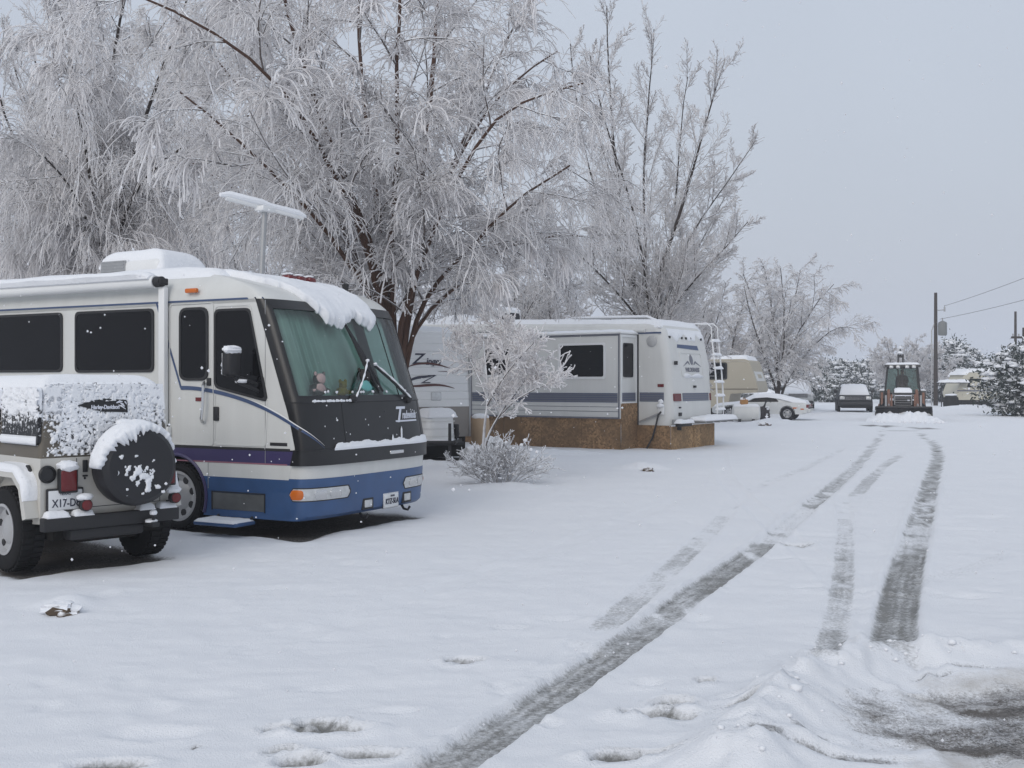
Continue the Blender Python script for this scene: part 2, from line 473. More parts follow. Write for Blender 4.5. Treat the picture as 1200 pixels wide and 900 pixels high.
for y0, y1 in ((-.004, .02), (RVW - .02, RVW + .004)):
    mb.box(RVL, -.06, y0, y1, .955, .985); 
rv.part('rub_strip', mb, 'blackmat')
mb = MB(); mb.box(RVL, -.1, -.005, 0, .80, .815); rv.part('pinstripe', mb, 'pink')
for wx in (WX, -7.3):
    for y in (.0, RVW):
        mb = MB(); arc = [(wx + AR * math.cos(t), y, WZ + AR * math.sin(t)) for t in [R_(-22 + 224 * i / 28) for i in range(29)]]
        mb.tube(arc, .022, 6); rv.part('wheel_arch', mb, 'purple')
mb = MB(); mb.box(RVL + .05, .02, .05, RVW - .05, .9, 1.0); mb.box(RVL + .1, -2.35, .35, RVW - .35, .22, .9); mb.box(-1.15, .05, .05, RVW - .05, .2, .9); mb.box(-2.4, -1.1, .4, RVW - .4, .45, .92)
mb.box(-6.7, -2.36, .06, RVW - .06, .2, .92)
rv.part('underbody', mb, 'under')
for wx in (WX, -7.3):
    wheel(rv, wx, .13, WR, .24, -1, .285, 'alloy', 8); wheel(rv, wx, RVW - .13, WR, .24, 1, .285, 'alloy', 8)
# --- front: bumper, white band, dark ledge, nose, windscreen
mb = MB(); rv_strip(mb, 0, 1, .19, .655, .0, 10, .05)
bump = rv.part('front_bumper', mb, 'blue')
mb = MB(); rv_strip(mb, 0, 1, .655, .80, -.004, 2, .05); rv.part('front_white_band', mb, 'cream')
mb = MB(); rv_strip(mb, .0, 1, .80, .975, .035, 3, .09); rv.part('front_ledge', mb, 'black')
mb = MB(); rv_strip(mb, 0, 1, .97, 1.50, .006, 6, .03); nose = rv.part('nose_panel', mb, 'black')
mb = MB(); rv_strip(mb, 0, 1, 1.50, 1.57, .008, 2, .04); rv_strip(mb, 0, 1, 2.545, 2.655, .008, 4, .03)
rv_strip(mb, 0, .125, 1.57, 2.545, .008, 6, .03); rv_strip(mb, .875, 1, 1.57, 2.545, .008, 6, .03)
wsf = rv.part('windscreen_frame', mb, 'black')
mb = MB(); rv_strip(mb, .125, .875, 1.57, 2.545, -.004, 8, .006)
ws = rv.part('windscreen', mb, 'ws_glass')
mb = MB()
for j in range(1): rv_strip(mb, .595, .603, 1.57, 2.545, .004, 6, .012)
rv.part('windscreen_seam', mb, 'blackmat', wsf)
# curtain (pleated) and blind
def cur(a0, a1, off, amp, fr):
    P = []
    for k in range(9):
        z = 1.55 + 1.06 * k / 8; c = rv_curve(z, off, 0, 241); i0, i1 = int(a0 * 240), int(a1 * 240); row = []
        for i in range(i0, i1 + 1):
            p = c[i]; w = amp * (math.sin(i * fr) + .6 * math.sin(i * fr * .37 + 1.3)) * (1.25 - .5 * k / 8)
            row.append((p[0] + w, p[1], p[2]))
        P.append(row)
    m = MB(); m.grid(P); return m
rv.part('curtain', cur(.03, .555, -.20, .020, .75), 'curtain', smooth=80)
rv.part('blind', cur(.60, .97, -.17, .004, .3), 'shade', smooth=80)
mb = MB(); P = []
for k in range(2):
    P.append([(p[0] if k == 0 else -1.2, p[1], 1.55) for p in rv_curve(1.55, -.04, 0, 61)])
mb.grid(P); rv.part('dashboard', mb, 'curtain')
# headlights, fog lights, plate, tow hooks
def patch(w0, w1, z0, z1, off, rad, n=14, th=.02):
    """a rounded lens wrapped round the front skin"""
    m = MB(); pts = rrect(w0, w1, z0, z1, rad, 5)
    def fill(a, b):
        return rv_surf(a, b, off)
    cols = [w0 + (w1 - w0) * i / n for i in range(n + 1)]; O = []
    for w in cols:
        e = min(w - w0, w1 - w); dz = 0
        if e < rad: dz = rad - math.sqrt(max(0, rad ** 2 - (rad - e) ** 2))
        O.append([rv_surf(w, z0 + dz + (z1 - z0 - 2 * dz) * k / 4, off + th * (1 - abs(k / 2 - 1)) ** .5 * .4) for k in range(5)])
    m.grid(O); I = [[rv_surf(w, z0 + .02, off - .02), rv_surf(w, z1 - .02, off - .02)] for w in cols]
    for r, q in zip(range(n), range(n)): pass
    m.grid([[r[0] for r in O], [r[0] for r in I]]); m.grid([[r[-1] for r in O], [r[1] for r in I]])
    m.grid([O[0], [I[0][0], I[0][0], I[0][0], I[0][1], I[0][1]]]); m.grid([O[-1], [I[-1][0], I[-1][0], I[-1][0], I[-1][1], I[-1][1]]])
    return m
TOT = 0
_c = [Vector(p) for p in rv_curve(.5, 0, 0, 81)]
for a, b in zip(_c, _c[1:]): TOT += (b - a).length
for s in (0, 1):
    g = (lambda a: a) if s == 0 else (lambda a: TOT - a)
    def rng(a, b): return (min(g(a), g(b)), max(g(a), g(b)))
    hl = rv.part('headlight', patch(*rng(.03, .86), .415, .545, .006, .05, 20), 'lens')
    rv.part('indicator', patch(*rng(.04, .20), .425, .535, .012, .045), 'amber', hl)
    rv.part('lamp_bowl', patch(*rng(.33, .50), .43, .53, .011, .03), 'chrome', hl)
    rv.part('lamp_bowl', patch(*rng(.54, .72), .43, .53, .011, .03), 'chrome', hl)
    rv.part('headlight_bezel', patch(*rng(.02, .875), .402, .558, .002, .06, 20), 'blackmat', hl)
def front_box(y0, y1, z0, z1, off, th, name, mt, parent=None, bev=.012):
    m = MB(); m.box(-th, 0, y0, y1, z0, z1, bev)
    c = rv_y((y0 + y1) / 2, (z0 + z1) / 2, off); a = rv_y(y0, (z0 + z1) / 2, off); b = rv_y(y1, (z0 + z1) / 2, off)
    sl = (b.x - a.x) / (y1 - y0)
    m.warp(lambda x, y, z: (x + c.x + sl * (y - (y0 + y1) / 2), y, z))
    return rv.part(name, m, mt, parent)
for y in (1.04, 1.88):
    fb = front_box(y - .11, y + .11, .23, .37, .01, .06, 'fog_light_housing', 'blackmat'); front_box(y - .075, y + .075, .255, .345, .018, .03, 'fog_light', 'lens', fb)
pl = front_box(1.36, 1.66, .215, .375, .02, .03, 'license_plate', 'plate', None, .01)
front_box(1.345, 1.675, .20, .39, .014, .03, 'plate_frame', 'chrome', pl)
def front_text(body, size, y, z, off, mt, parent, shear=0, name='lettering', bold=.0, sx=1):
    vs, fs = text_geo(body, size, shear, .003, 1.0, bold); m = MB(); m.add(vs, fs)
    m.warp(lambda a, b, c: rv_y(y + a * sx, z + b, off) + Vector((c, 0, 0)))
    return rv.part(name, m, mt, parent)
front_text('KTZ-5LA', .095, 1.51, .255, .027, 'ink', pl, bold=.001, sx=.74)
front_text('TEXAS', .030, 1.51, .342, .027, 'ink', pl)
lg = front_text('T', .27, 1.72, 1.235, .014, 'silver_ink', nose, .35, 'logo', .004, 1.25)
front_text('radewinds', .135, 1.985, 1.275, .014, 'silver_ink', lg, .35, 'logo', .003, .62)
m = MB()
for y0, y1, z in ((1.66, 2.17, 1.235),):
    P = [[rv_y(y0 + (y1 - y0) * i / 8, z + .02 * k, .012) for i in range(9)] for k in range(2)]; m.grid(P); m.grid([[Vector(p) - Vector((.004, 0, 0)) for p in r] for r in P])
rv.part('logo_underline', m, 'silver_ink', lg)
front_box(1.42, 1.72, .855, .90, .042, .02, 'chrome_badge', 'chrome')
for y in (1.05, 1.95):
    m = MB(); c = rv_y(y, .2, -.05); m.tube([c, c + Vector((.04, 0, -.06)), c + Vector((.1, 0, -.07)), c + Vector((.11, .03, -.03))], .016, 6); rv.part('tow_hook', m, 'blackmat')
# nose panel seams
m = MB()
for y in (.62, 2.28):
    m.tube([rv_y(y, 1.0 + .5 * k / 6, .008) for k in range(7)], .004, 4)
m.tube([rv_surf(.08 + (TOT - .16) * i / 40, 1.495, .010) for i in range(41)], .006, 4)
rv.part('panel_seam', m, 'blackmat', nose)
# blue-white swoosh from the belt line over the door to the nose
def ribbon(path, wd, off, mt, name, parent, tap=None):
    m = MB(); n = len(path); T = []
    for i, (w, z) in enumerate(path):
        a = Vector(path[max(0, i - 1)]); b = Vector(path[min(n - 1, i + 1)]); d = (b - a).normalized(); nn = Vector((-d.y, d.x))
        h = wd / 2 * (tap(i / (n - 1)) if tap else 1)
        T.append([rv_surf(w + nn.x * h * k, z + nn.y * h * k, off) for k in (-1, 1)])
    m.grid(T); m.grid([[Vector(p) + (rv.shift * 0) - (Vector((0, -.003, 0)) if path[i][0] < 0 else Vector((.003, -.002, 0))) for p in r] for i, r in enumerate(T)])
    return rv.part(name, m, mt, parent)
def U(u, z): return (u - interp(UP, z), z)
def bez(pts, n=16):
    out = []
    for i in range(n + 1):
        t = i / n; P = [Vector(p) for p in pts]
        while len(P) > 1: P = [a.lerp(b, t) for a, b in zip(P, P[1:])]
        out.append((P[0].x, P[0].y))
    return out
ribbon([U(RVL + 9.9 * i / 40 + .1, 2.665) for i in range(40)] + [U(-.56, 2.665)], .022, .004, 'navy', 'belt_stripe', body)
ribbon([U(-2.07 + (.39) * t, 2.655 - 1.0 * t) for t in [i / 12 for i in range(13)]], .028, .004, 'navy', 'door_stripe', body)
sw = bez([U(-1.685, 1.655), U(-1.25, 1.67), U(-.45, 1.52), (.02, 1.30), (.38, .985)], 30)
ribbon(sw, .045, .009, 'navy', 'swoosh', body, lambda t: 1 if t < .7 else 1 - (t - .7) / .32)
ribbon([(a + .0, b + .03) for a, b in sw[14:]], .03, .010, 'white', 'swoosh_edge', body, lambda t: min(1, 3 * t) * (1 - t * .95))
# --- side windows, door, handles
def win(pts, name, mt='glass_dark', rad=.07, off=.012, fr=.03, y=0, parent=None):
    s = -1 if y == 0 else 1
    p = roundpoly(pts, rad, 4); cx = sum(a for a, _ in p) / len(p); cz = sum(b for _, b in p) / len(p)
    W = max(a for a, _ in p) - min(a for a, _ in p); Hh = max(b for _, b in p) - min(b for _, b in p)
    q = [(cx + (a - cx) * (1 + 2 * fr / W), cz + (b - cz) * (1 + 2 * fr / Hh)) for a, b in p]
    m = MB(); frame_prism(m, q, p, side, y + s * off * 1.5, y + s * .001); f = rv.part('window_frame', m, 'blackmat', parent)
    m = MB(); m.prism(p, side, y + s * off, y + s * .002); rv.part(name, m, mt, f); return f
R4 = lambda a, b, c, d: [(a, c), (b, c), (b, d), (a, d)]
for y in (0, RVW):
    win(R4(-4.95, -3.72, 1.88, 2.57), 'window_pane', y=y); win(R4(-3.43, -2.14, 1.87, 2.57), 'window_pane', y=y)
    win(R4(-7.2, -6.0, 1.88, 2.57), 'window_pane', y=y); win(R4(-9.4, -8.2, 1.88, 2.57), 'window_pane', y=y)
    win([(-1.13, 1.68), (-.40, 1.53), (-.64, 2.53), (-1.13, 2.53)], 'cab_window_pane', y=y)
m = MB(); dp = roundpoly(R4(-1.86, -1.17, .99, 2.64), .05); frame_prism(m, dp, [(-1.515 + (a + 1.515) * .972, 1.815 + (b - 1.815) * .988) for a, b in dp], side, -.010, .004)
door = rv.part('entry_door', m, 'cream')
win(R4(-1.67, -1.28, 1.77, 2.56), 'door_window_pane', parent=door, rad=.1)
m = MB(); frame_prism(m, roundpoly([(-1.16, 1.0), (-.40, 1.0), (-.37, 1.5), (-.62, 2.60), (-1.16, 2.60)], .05), roundpoly([(-1.145, 1.015), (-.415, 1.015), (-.385, 1.49), (-.63, 2.585), (-1.145, 2.585)], .05), side, -.008, .004); rv.part('cab_panel', m, 'cream')
m = MB(); m.tube([(-1.30, -.02, 1.72), (-1.27, -.07, 1.68), (-1.27, -.075, 1.45), (-1.30, -.07, 1.30), (-1.33, -.02, 1.26)], .018, 8); rv.part('grab_handle', m, 'chrome', door)
m = MB(); m.box(-1.17, -1.09, -.02, .002, 1.28, 1.44, .008); rv.part('door_latch', m, 'blackmat', door); m = MB(); m.box(-1.27, -1.21, -.02, .002, 1.68, 1.77, .008); rv.part('door_lock', m, 'blackmat', door)
m = MB(); m.box(-1.45, -1.33, -.006, .002, 1.50, 1.545); rv.part('warning_sticker', m, 'red', door)
m = MB(); m.box(-.34, -.10, -.006, .002, 1.015, 1.05); rv.part('side_vent', m, 'blackmat')
m = MB(); m.box(-1.19, -.41, -.006, .02, .27, .46, .004); rv.part('step_panel', m, mat('dull_step_panel', (.11, .115, .115), .45, .3, var=.5, vscale=4))
m = MB(); m.box(-1.2, -.42, -.012, .01, .465, .475); m.box(-1.2, -1.19, -.012, .01, .26, .475); m.box(-.42, -.41, -.012, .01, .26, .475); rv.part('step_panel_trim', m, 'blackmat')
m = MB(); m.box(-1.16, -.55, -.34, .0, .125, .165, .012); st = rv.part('entry_step', m, 'blue')
m = MB(); m.tube([(-1.1, -.1, .14), (-1.1, .1, .25)], .02, 6); m.tube([(-.6, -.1, .14), (-.6, .1, .25)], .02, 6); rv.part('step_bracket', m, 'blackmat', st)
mb = MB(); snow_patch(mb, lambda s, t: ((s, t, .166), (0, 0, 1)), -1.15, -.57, -.335, -.01, 20, 10, .025, .05, 3); rv.part('step_snow', mb, 'snow', st)
m = MB(); m.box(-1.58, -1.40, -.05, .0, 2.755, 2.81, .015); rv.part('marker_light', m, 'amber')
# small seams
m = MB()
for u in (-2.02, -.41): m.box(u - .003, u + .003, -.004, .001, .80 if u > -1 else 1.0, 2.64)
m.box(-1.26, -1.254, -.004, .001, .5, .8)
rv.part('body_seam', m, 'steel', body)
# --- awning
m = MB(); m.tube([(RVL + .6, -.10, 2.88), (-1.98, -.10, 2.90)], .075, 14); aw = rv.part('awning_roll', m, 'white')
m = MB(); m.tube([(-1.99, -.10, 2.90), (-1.88, -.10, 2.90)], .062, 14); m.box(-1.94, -1.86, -.15, -.02, 2.86, 2.94, .01); rv.part('awning_end_cap', m, 'blackmat', aw)
m = MB(); m.box(-1.96, -1.86, -.09, -.02, 1.18, 2.84, .015); m.box(-1.99, -1.83, -.06, .0, 1.1, 1.2, .01); rv.part('awning_arm', m, 'white', aw)
m = MB(); m.box(-1.97, -1.85, -.05, .0, 1.08, 1.22, .01); rv.part('arm_bracket', m, 'blackmat', aw)
mb = MB(); snow_patch(mb, lambda s, t: ((s, -.10 + .105 * math.sin(t), 2.895 + .085 * math.cos(t)), (0, math.sin(t), math.cos(t))), RVL + .6, -2.02, -1.15, .9, 90, 8, .055, .25, 5, lf=3); rv.part('awning_snow', mb, 'snow_soft', aw, 60)
# --- mirror
m = MB(); m.box(-.72, -.60, -.36, -.16, 1.78, 2.06, .04, seg=3); mi_ = rv.part('side_mirror', m, 'blackmat')
m = MB(); m.tube([(-.5, -.0, 1.62), (-.62, -.2, 1.72), (-.66, -.26, 1.82)], .022, 6); m.tube([(-.52, .0, 1.7), (-.66, -.22, 1.80)], .018, 6); rv.part('mirror_arm', m, 'blackmat', mi_)
m = MB(); m.box(-.73, -.722, -.345, -.175, 1.80, 2.04, .002); rv.part('mirror_glass', m, 'chrome', mi_)
mb = MB(); mb.blob((-.66, -.26, 2.075), (.085, .125, .05), 3, .35, seed=3); mb.blob((-.62, -.16, 1.73), (.07, .07, .03), 2, .3, seed=5); rv.part('mirror_snow', mb, 'snow', mi_)
mb = MB()
for i in range(26):
    mb.blob((-.735, -.35 + .2 * random.random(), 1.80 + .24 * random.random()), (.008, .012, .016), 1, .4, seed=i)
rv.part('mirror_snow_specks', mb, 'snow', mi_)['kind'] = 'stuff'
# far-side mirror
m = MB(); m.box(-.72, -.60, RVW + .16, RVW + .36, 1.78, 2.06, .04, seg=3); m.tube([(-.5, RVW, 1.62), (-.66, RVW + .26, 1.82)], .022, 6); rv.part('side_mirror', m, 'blackmat')
# --- wipers
def wiper(piv, elb, tip, low):
    P = lambda y, z, o: rv_y(y, z, o)
    m = MB(); m.tube([P(*piv, .05), P(piv[0] + (elb[0] - piv[0]) * .5, piv[1] + (elb[1] - piv[1]) * .5, .07), P(*elb, .06)], .016, 6); m.lathe([(.05, -.02), (.05, .03), (.02, .05)], P(*piv, .02), (1, 0, 0), 12)
    o = rv.part('wiper', m, 'blackmat')
    m = MB(); N = 10
    m.tube([P(tip[0] + (low[0] - tip[0]) * i / N, tip[1] + (low[1] - tip[1]) * i / N, .03) for i in range(N + 1)], [.012 + .022 * (1 - abs(i / N - .5) * 2) for i in range(N + 1)], 6); rv.part('wiper_blade', m, 'blackmat', o)
    m = MB(); N = 12; pts = []
    for i in range(N + 1):
        t = i / N; p = P(piv[0] + (elb[0] - piv[0]) * t, piv[1] + (elb[1] - piv[1]) * t, .058 + .02 * math.sin(PI * t)); pts.append(p + Vector((.008, 0, .022)))
    m.tube(pts, [.010 + .005 * math.sin(i * 2.1) for i in range(N + 1)], 6); m.blob(pts[-1], (.022, .028, .02), 2, .3); rv.part('wiper_snow', m, 'snow', o)
wiper((.84, 1.53), (1.28, 1.96), (1.06, 2.50), (1.47, 1.61))
wiper((2.00, 1.51), (1.42, 1.92), (1.15, 2.27), (1.39, 1.61))
# --- snow on ledge and nose lip
mb = MB()
def ledge(s, t):
    return rv_surf(s, .978, .038 - t), (0, 0, 1)
snow_patch(mb, ledge, .55, TOT - .16, 0.0, .09, 120, 8, .050, .05, 8, lump=1.1, lf=8); rv.part('ledge_snow', mb, 'snow')
mb = MB()
for i in range(26):
    w = .35 + .75 * random.random() ** 1.2; p = rv_surf(w, 1.508, .012); mb.blob(p, (.012, .03, .010 + .012 * random.random()), 1, .4, seed=i)
for i in range(12):
    p = rv_y(.3 + 2.0 * random.random(), 1.06 + .4 * random.random(), .008); mb.blob(p, (.004, .008, .01), 1, .4, seed=i)
for i in range(9):
    p = rv_y(.4 + 1.9 * random.random(), 1.605 + .01 * random.random(), .012); mb.blob(p, (.012, .022, .018), 1, .4, seed=i)
for y, z in ((1.55, 1.03), (1.75, 1.06), (1.76, 1.12)): mb.blob(rv_y(y, z, .012), (.01, .02, .06), 1, .4, seed=3)
rv.part('snow_specks', mb, 'snow', nose)['kind'] = 'stuff'
# --- roof snow and the slab that has slid over the windscreen
def roof(s, t):
    """s along the roof (u), t across"""
    yy = abs((t - RVW / 2) / (RVW / 2)); z = 3.055
    for zz in [3.06 - .01 * i for i in range(45)]:
        ins = {True: 0}.get(zz < 2.74, None)
        ins = interp([(2.62, 0), (2.74, .01), (2.80, .03), (2.86, .06), (2.92, .10), (2.97, .16), (3.01, .24), (3.04, .34), (3.06, .5)], zz)
        up = interp(UP, zz); uf = interp(UF, zz); hw = RVW / 2 - ins
        y2 = (t - RVW / 2) / hw
        if abs(y2) < 1 and s <= up + (uf - up) * (1 - abs(y2) ** 3.4) ** (1 / 3.4): z = zz; break
    else: z = 2.62
    return z
def roof_f(s, t):
    z = roof(s, t); dx = (roof(s + .12, t) - roof(s - .12, t)) / .24; dy = (roof(s, t + .08) - roof(s, t - .08)) / .16
    return (s, t, z), Vector((-dx, -dy * .5, 1)).normalized()
mb = MB(); snow_patch(mb, roof_f, RVL, -1.25, .14, RVW - .14, 80, 22, .075, .22, 11, lump=.25, lf=2)
rv.part('roof_snow', mb, 'snow_soft', body, 80)
def rag(t):
    x = (t - .36) / (1.78 - .36)
    f = -.315 + .016 * math.sin(t * 13) + .013 * math.sin(t * 31 + 1) + .012 * math.sin(t * 67) + .008 * math.sin(t * 131)
    if x < .30: f -= (.30 - x) ** 1.2 * 2.2
    f += .045 * math.exp(-((x - .42) / .12) ** 2) - .035 * math.exp(-((x - .68) / .12) ** 2) + .03 * math.exp(-((x - .9) / .08) ** 2)
    return (-1.45, f)
def slide_f(s, t):
    # rides down the cap, then hangs over the top of the windscreen
    if s < -.62: return roof_f(s, t)
    k = (s + .62) / .32; z0 = roof(-.62, t); z = z0 - .36 * k - .05 * k * k
    p = rv_y(t, max(2.40, z), .004); return (p.x, t, z), Vector((.8, 0, .55)).normalized()
mb = MB(); snow_patch(mb, slide_f, -1.45, -.3, .36, 1.78, 54, 90, .075, .06, 21, rag, lump=.24, lf=4)
rv.part('sliding_snow', mb, 'snow_soft', body, 80)
# --- roof kit: air conditioner, antenna, marker lamps, horn
m = MB(); m.box(-3.92, -2.82, .76, 1.58, 3.04, 3.34, .10, seg=4); ac = rv.part('air_conditioner', m, 'white')
m = MB()
for k in range(5): m.box(-3.86, -3.45, .745, .77, 3.14 + k * .04, 3.155 + k * .04)
m.box(-3.88, -3.43, .752, .775, 3.11, 3.32); rv.part('vent_grille', m, 'steel', ac)
def ac_f(s, t):
    e = min(s + 3.94, -2.78 - s, t - .77, 1.60 - t)
    return (s, t, 3.345 - .10 * max(0, 1 - e / .2) ** 2 - .08 * max(0, (s + 3.1) / .4)), (0, 0, 1)
mb = MB(); snow_patch(mb, ac_f, -3.94, -2.78, .77, 1.60, 34, 22, .13, .2, 4, lump=.2, lf=2); rv.part('air_conditioner_snow', mb, 'snow_soft', ac, 80)
m = MB(); m.tube([(-1.78, 1.5, 3.0), (-1.72, 1.5, 3.96)], .035, 8); an = rv.part('antenna', m, 'steel')
m = MB(); m.tube([(-1.92, 1.0, 4.05), (-1.72, 1.5, 3.985), (-1.52, 2.02, 3.91)], .03, 8); m.box(-1.8, -1.64, 1.38, 1.62, 3.93, 4.0, .02); rv.part('antenna_head', m, 'white', an)
mb = MB(); mb.tube([(-1.95, .93, 4.085), (-1.91, 1.05, 4.10), (-1.72, 1.45, 4.045), (-1.69, 1.56, 4.02), (-1.54, 1.96, 3.965), (-1.50, 2.06, 3.93)], [.025, .048, .044, .036, .044, .022], 10); rv.part('antenna_snow', mb, 'snow', an)
for i in range(3):
    y = 1.12 + i * .2; z = roof(-1.02, y) - .03; m = MB(); m.box(-1.08, -.94, y - .07, y + .07, z + .05, z + .145, .03); lm = rv.part('roof_marker_light', m, 'red')
    m = MB(); m.blob((-1.02, y, z + .155), (.07, .07, .02), 2, .2, seed=i); rv.part('marker_snow', m, 'snow', lm)
m = MB(); m.lathe([(.03, 0), (.05, .1), (.02, .12)], (-.95, 2.2, roof(-.95, 2.2)), (0, 0, 1), 10); rv.part('roof_horn', m, 'blackmat')

# --- soft toys lying on the dashboard
def toy(name, label, y, z, cols, s=1.0, kind=0):
    p = rv_y(y, 1.60, -.10); w = rv.world(p.x, p.y, 1.552)
    t = Thing(name, label, 'soft toy', w, math.atan2(-.467, .884))
    m = MB(); m.blob((0, 0, .07 * s), (.07 * s, .10 * s, .07 * s), 2, .2, seed=kind); t.part('body', m, cols[0])
    m = MB(); m.blob((.0, .02, .16 * s), (.055 * s, .065 * s, .06 * s), 2, .15, seed=kind + 1); m.blob((0, -.04 * s, .21 * s), (.02, .025, .03), 1, .1); m.blob((0, .08 * s, .21 * s), (.02, .025, .03), 1, .1); t.part('head', m, cols[1])
    for sgn in (-1, 1):
        m = MB(); m.blob((.03, sgn * .1 * s, .06 * s), (.04, .05, .03), 1, .2); t.part('paw', m, cols[0])
M['toy_pink'] = mat('pink_plush', (.34, .27, .26), .95); M['toy_yellow'] = mat('yellow_plush', (.50, .32, .03), .95); M['toy_teal'] = mat('teal_plush', (.16, .42, .40), .95); M['toy_brown'] = mat('brown_plush', (.035, .028, .024), .95)
toy('soft_toy', 'pale pink soft toy at the left corner of the motorhome windscreen', .40, 0, ('toy_pink', 'toy_pink'), 1.25, 1)
toy('soft_toy', 'yellow soft toy on the dashboard behind the motorhome windscreen', .82, 0, ('toy_yellow', 'toy_yellow'), .85, 4)
toy('soft_toy', 'teal soft toy with dark brown head on the motorhome dashboard', 1.22, 0, ('toy_teal', 'toy_brown'), 1.5, 7)
# ================================================================== OFF-ROAD CAR (rear three-quarter view)
_Fj = Vector((-.733, .68)).normalized()
jp = Thing('offroad_car', 'cream off-road car caked in wet snow, with a black-covered spare wheel, beside the motorhome', 'car',
           (-4.08, 9.3, 0), math.atan2(_Fj.y, _Fj.x), None, (1.7, -.65))
JW = 1.30      # right is -y
fz = lambda x, z, w: (x, w, z)
M['jeep_paint'] = mat('cream_car_paint', (.51, .495, .455), .35, var=.07, vscale=2, coat=.3)
M['tan_top'] = crust_mat('tan_top_with_snow', (.115, .10, .078), .52, 30, grad=(1.04, 1.5, -.42, .10), band=.05)
M['rear_crust'] = crust_mat('rear_screen_snow', (.028, .027, .03), .53, 42, grad=(1.04, 1.7, .00, .13), band=.05)
M['side_crust'] = crust_mat('side_screen_snow', (.006, .006, .008), .52, 30, grad=(1.17, 1.66, -.25, .20), band=.06)
M['cover_crust'] = crust_mat('wheel_cover', (.012, .012, .015), .20, 16, grad=(.6, 1.4, -.03, -.03), band=.04)
# tub
mb = MB()
tub = [(.14, .46), (.12, .55), (.12, 1.04), (1.55, 1.04), (1.75, 1.0), (2.9, .98), (2.98, .9), (2.98, .5), (2.0, .42), (1.1, .40)]
mb.prism(tub, fz, -.02, -JW + .02); tb = jp.part('body', mb, 'jeep_paint')
mb = MB(); mb.prism(roundpoly([(1.62, 1.0), (2.9, .96), (2.96, .98), (2.9, 1.10), (1.7, 1.16)], .06), fz, -.18, -JW + .18); jp.part('bonnet', mb, 'jeep_paint')
mb = MB(); mb.box(.17, 2.9, -JW + .15, -.15, .30, .45); mb.tube([(.42, -.05, .36), (.42, -JW + .05, .36)], .06, 8); mb.box(.14, .5, -JW + .35, -.35, .26, .40, .03); jp.part('underbody', mb, 'under')
# canvas top: side, rear, roof; slightly tapered
def top_pt(x, y, z):
    k = max(0, (z - 1.04) / .72); c = -JW / 2
    return (x + (.05 * k if x < .5 else 0), c + (y - c) * (1 - .06 * k), z)
mb = MB()
rings = []
for z, i, r in ((1.04, .02, .05), (1.3, .025, .05), (1.55, .03, .06), (1.66, .045, .08), (1.71, .08, .1), (1.735, .14, .12)):
    pts = rrect(.12 + i, 1.72 - i, -JW + i, -i, r, 4); rings.append([top_pt(x, y, z) for x, y in pts])
mb.loft(rings); tp = jp.part('canvas_top', mb, 'tan_top', smooth=50)
# rear screen and side window
mb = MB(); p = roundpoly([(-.20, 1.075), (-1.14, 1.075), (-1.10, 1.62), (-.24, 1.62)], .06)
mb.prism(p, lambda y, z, w: (top_pt(.14, y, z)[0] + w, y, z), -.012, .03); rsn = jp.part('rear_screen', mb, 'rear_crust')
mb = MB(); p = roundpoly([(.16, 1.15), (.95, 1.15), (.95, 1.67), (.19, 1.67)], .06)
def sidep(x, z, w): q = top_pt(x + .0, -.02, z); return (x, q[1] + .005 + w, z)
mb.prism(p, sidep, -.02, .012); swn = jp.part('side_window', mb, 'side_crust')
mb = MB(); snow_patch(mb, lambda s, t: (sidep(s, t, .012), (0, 1, .1)), .19, .94, 1.155, 1.235, 16, 6, .035, .03, 2, lump=.3); jp.part('sill_snow', mb, 'snow', swn)
mb = MB(); p = roundpoly([(1.02, 1.1), (1.62, 1.1), (1.66, 1.6), (1.05, 1.67)], .06); mb.prism(p, sidep, -.02, .012); jp.part('side_window', mb, 'side_crust')
mb = MB()
P = [[top_pt(.125, -.07 - (JW - .14) * j / 40, 1.065 + .57 * i / 20) for j in range(41)] for i in range(21)]
def rear_f(s, t):
    q = top_pt(.14, -t, s); return (q[0] - .004, q[1], q[2]), (-1, 0, .1)
# the crust of wet snow over the whole rear of the top, clots standing out of it
def crust(mb, f, s0, s1, t0, t1, ns, nt, sd, thr, th, sc):
    S, Tt = np.meshgrid(np.linspace(s0, s1, ns), np.linspace(t0, t1, nt), indexing='ij')
    N = fbm(S * sc, Tt * sc, sd, 3) + fbm(S * 3, Tt * 3, sd + 9, 2) * .25
    H = np.clip((N - thr(S, Tt)) / .10, 0, 1) ** .6
    idx = {}
    V = []
    for i in range(ns):
        for j in range(nt):
            p, n = f(S[i, j], Tt[i, j]); n = Vector(n).normalized(); V.append(Vector(p) + n * (float(H[i, j]) * th - .003))
    F = []
    for i in range(ns - 1):
        for j in range(nt - 1):
            if max(H[i, j], H[i + 1, j], H[i, j + 1], H[i + 1, j + 1]) > 0: F.append((i * nt + j, i * nt + j + 1, (i + 1) * nt + j + 1, (i + 1) * nt + j))
    mb.add(V, F); return mb
def st_hole(S, T):
    """the sticker has stayed clear of snow"""
    a = (T - .36) / .50; in_ = (a > 0) & (a < 1) & (np.abs(S - (1.505 - .03 * a)) < .012 + .055 * np.clip(a, 0, 1) ** .6)
    return np.where(in_, 9.0, 0.0)
mb = MB(); crust(mb, rear_f, 1.055, 1.70, .05, JW - .05, 190, 300, 5, lambda S, T: .49 - .10 * np.clip((S - 1.30) / .40, -.5, 1) + .30 * np.clip((.16 - T) / .16, 0, 1) * np.clip((1.5 - S) / .4, 0, 1) + st_hole(S, T), .022, 32)
jp.part('rear_snow_crust', mb, 'snow', tp, 80)
def side_f(s, t): q = sidep(s, t, .013); return q, (0, 1, 0)
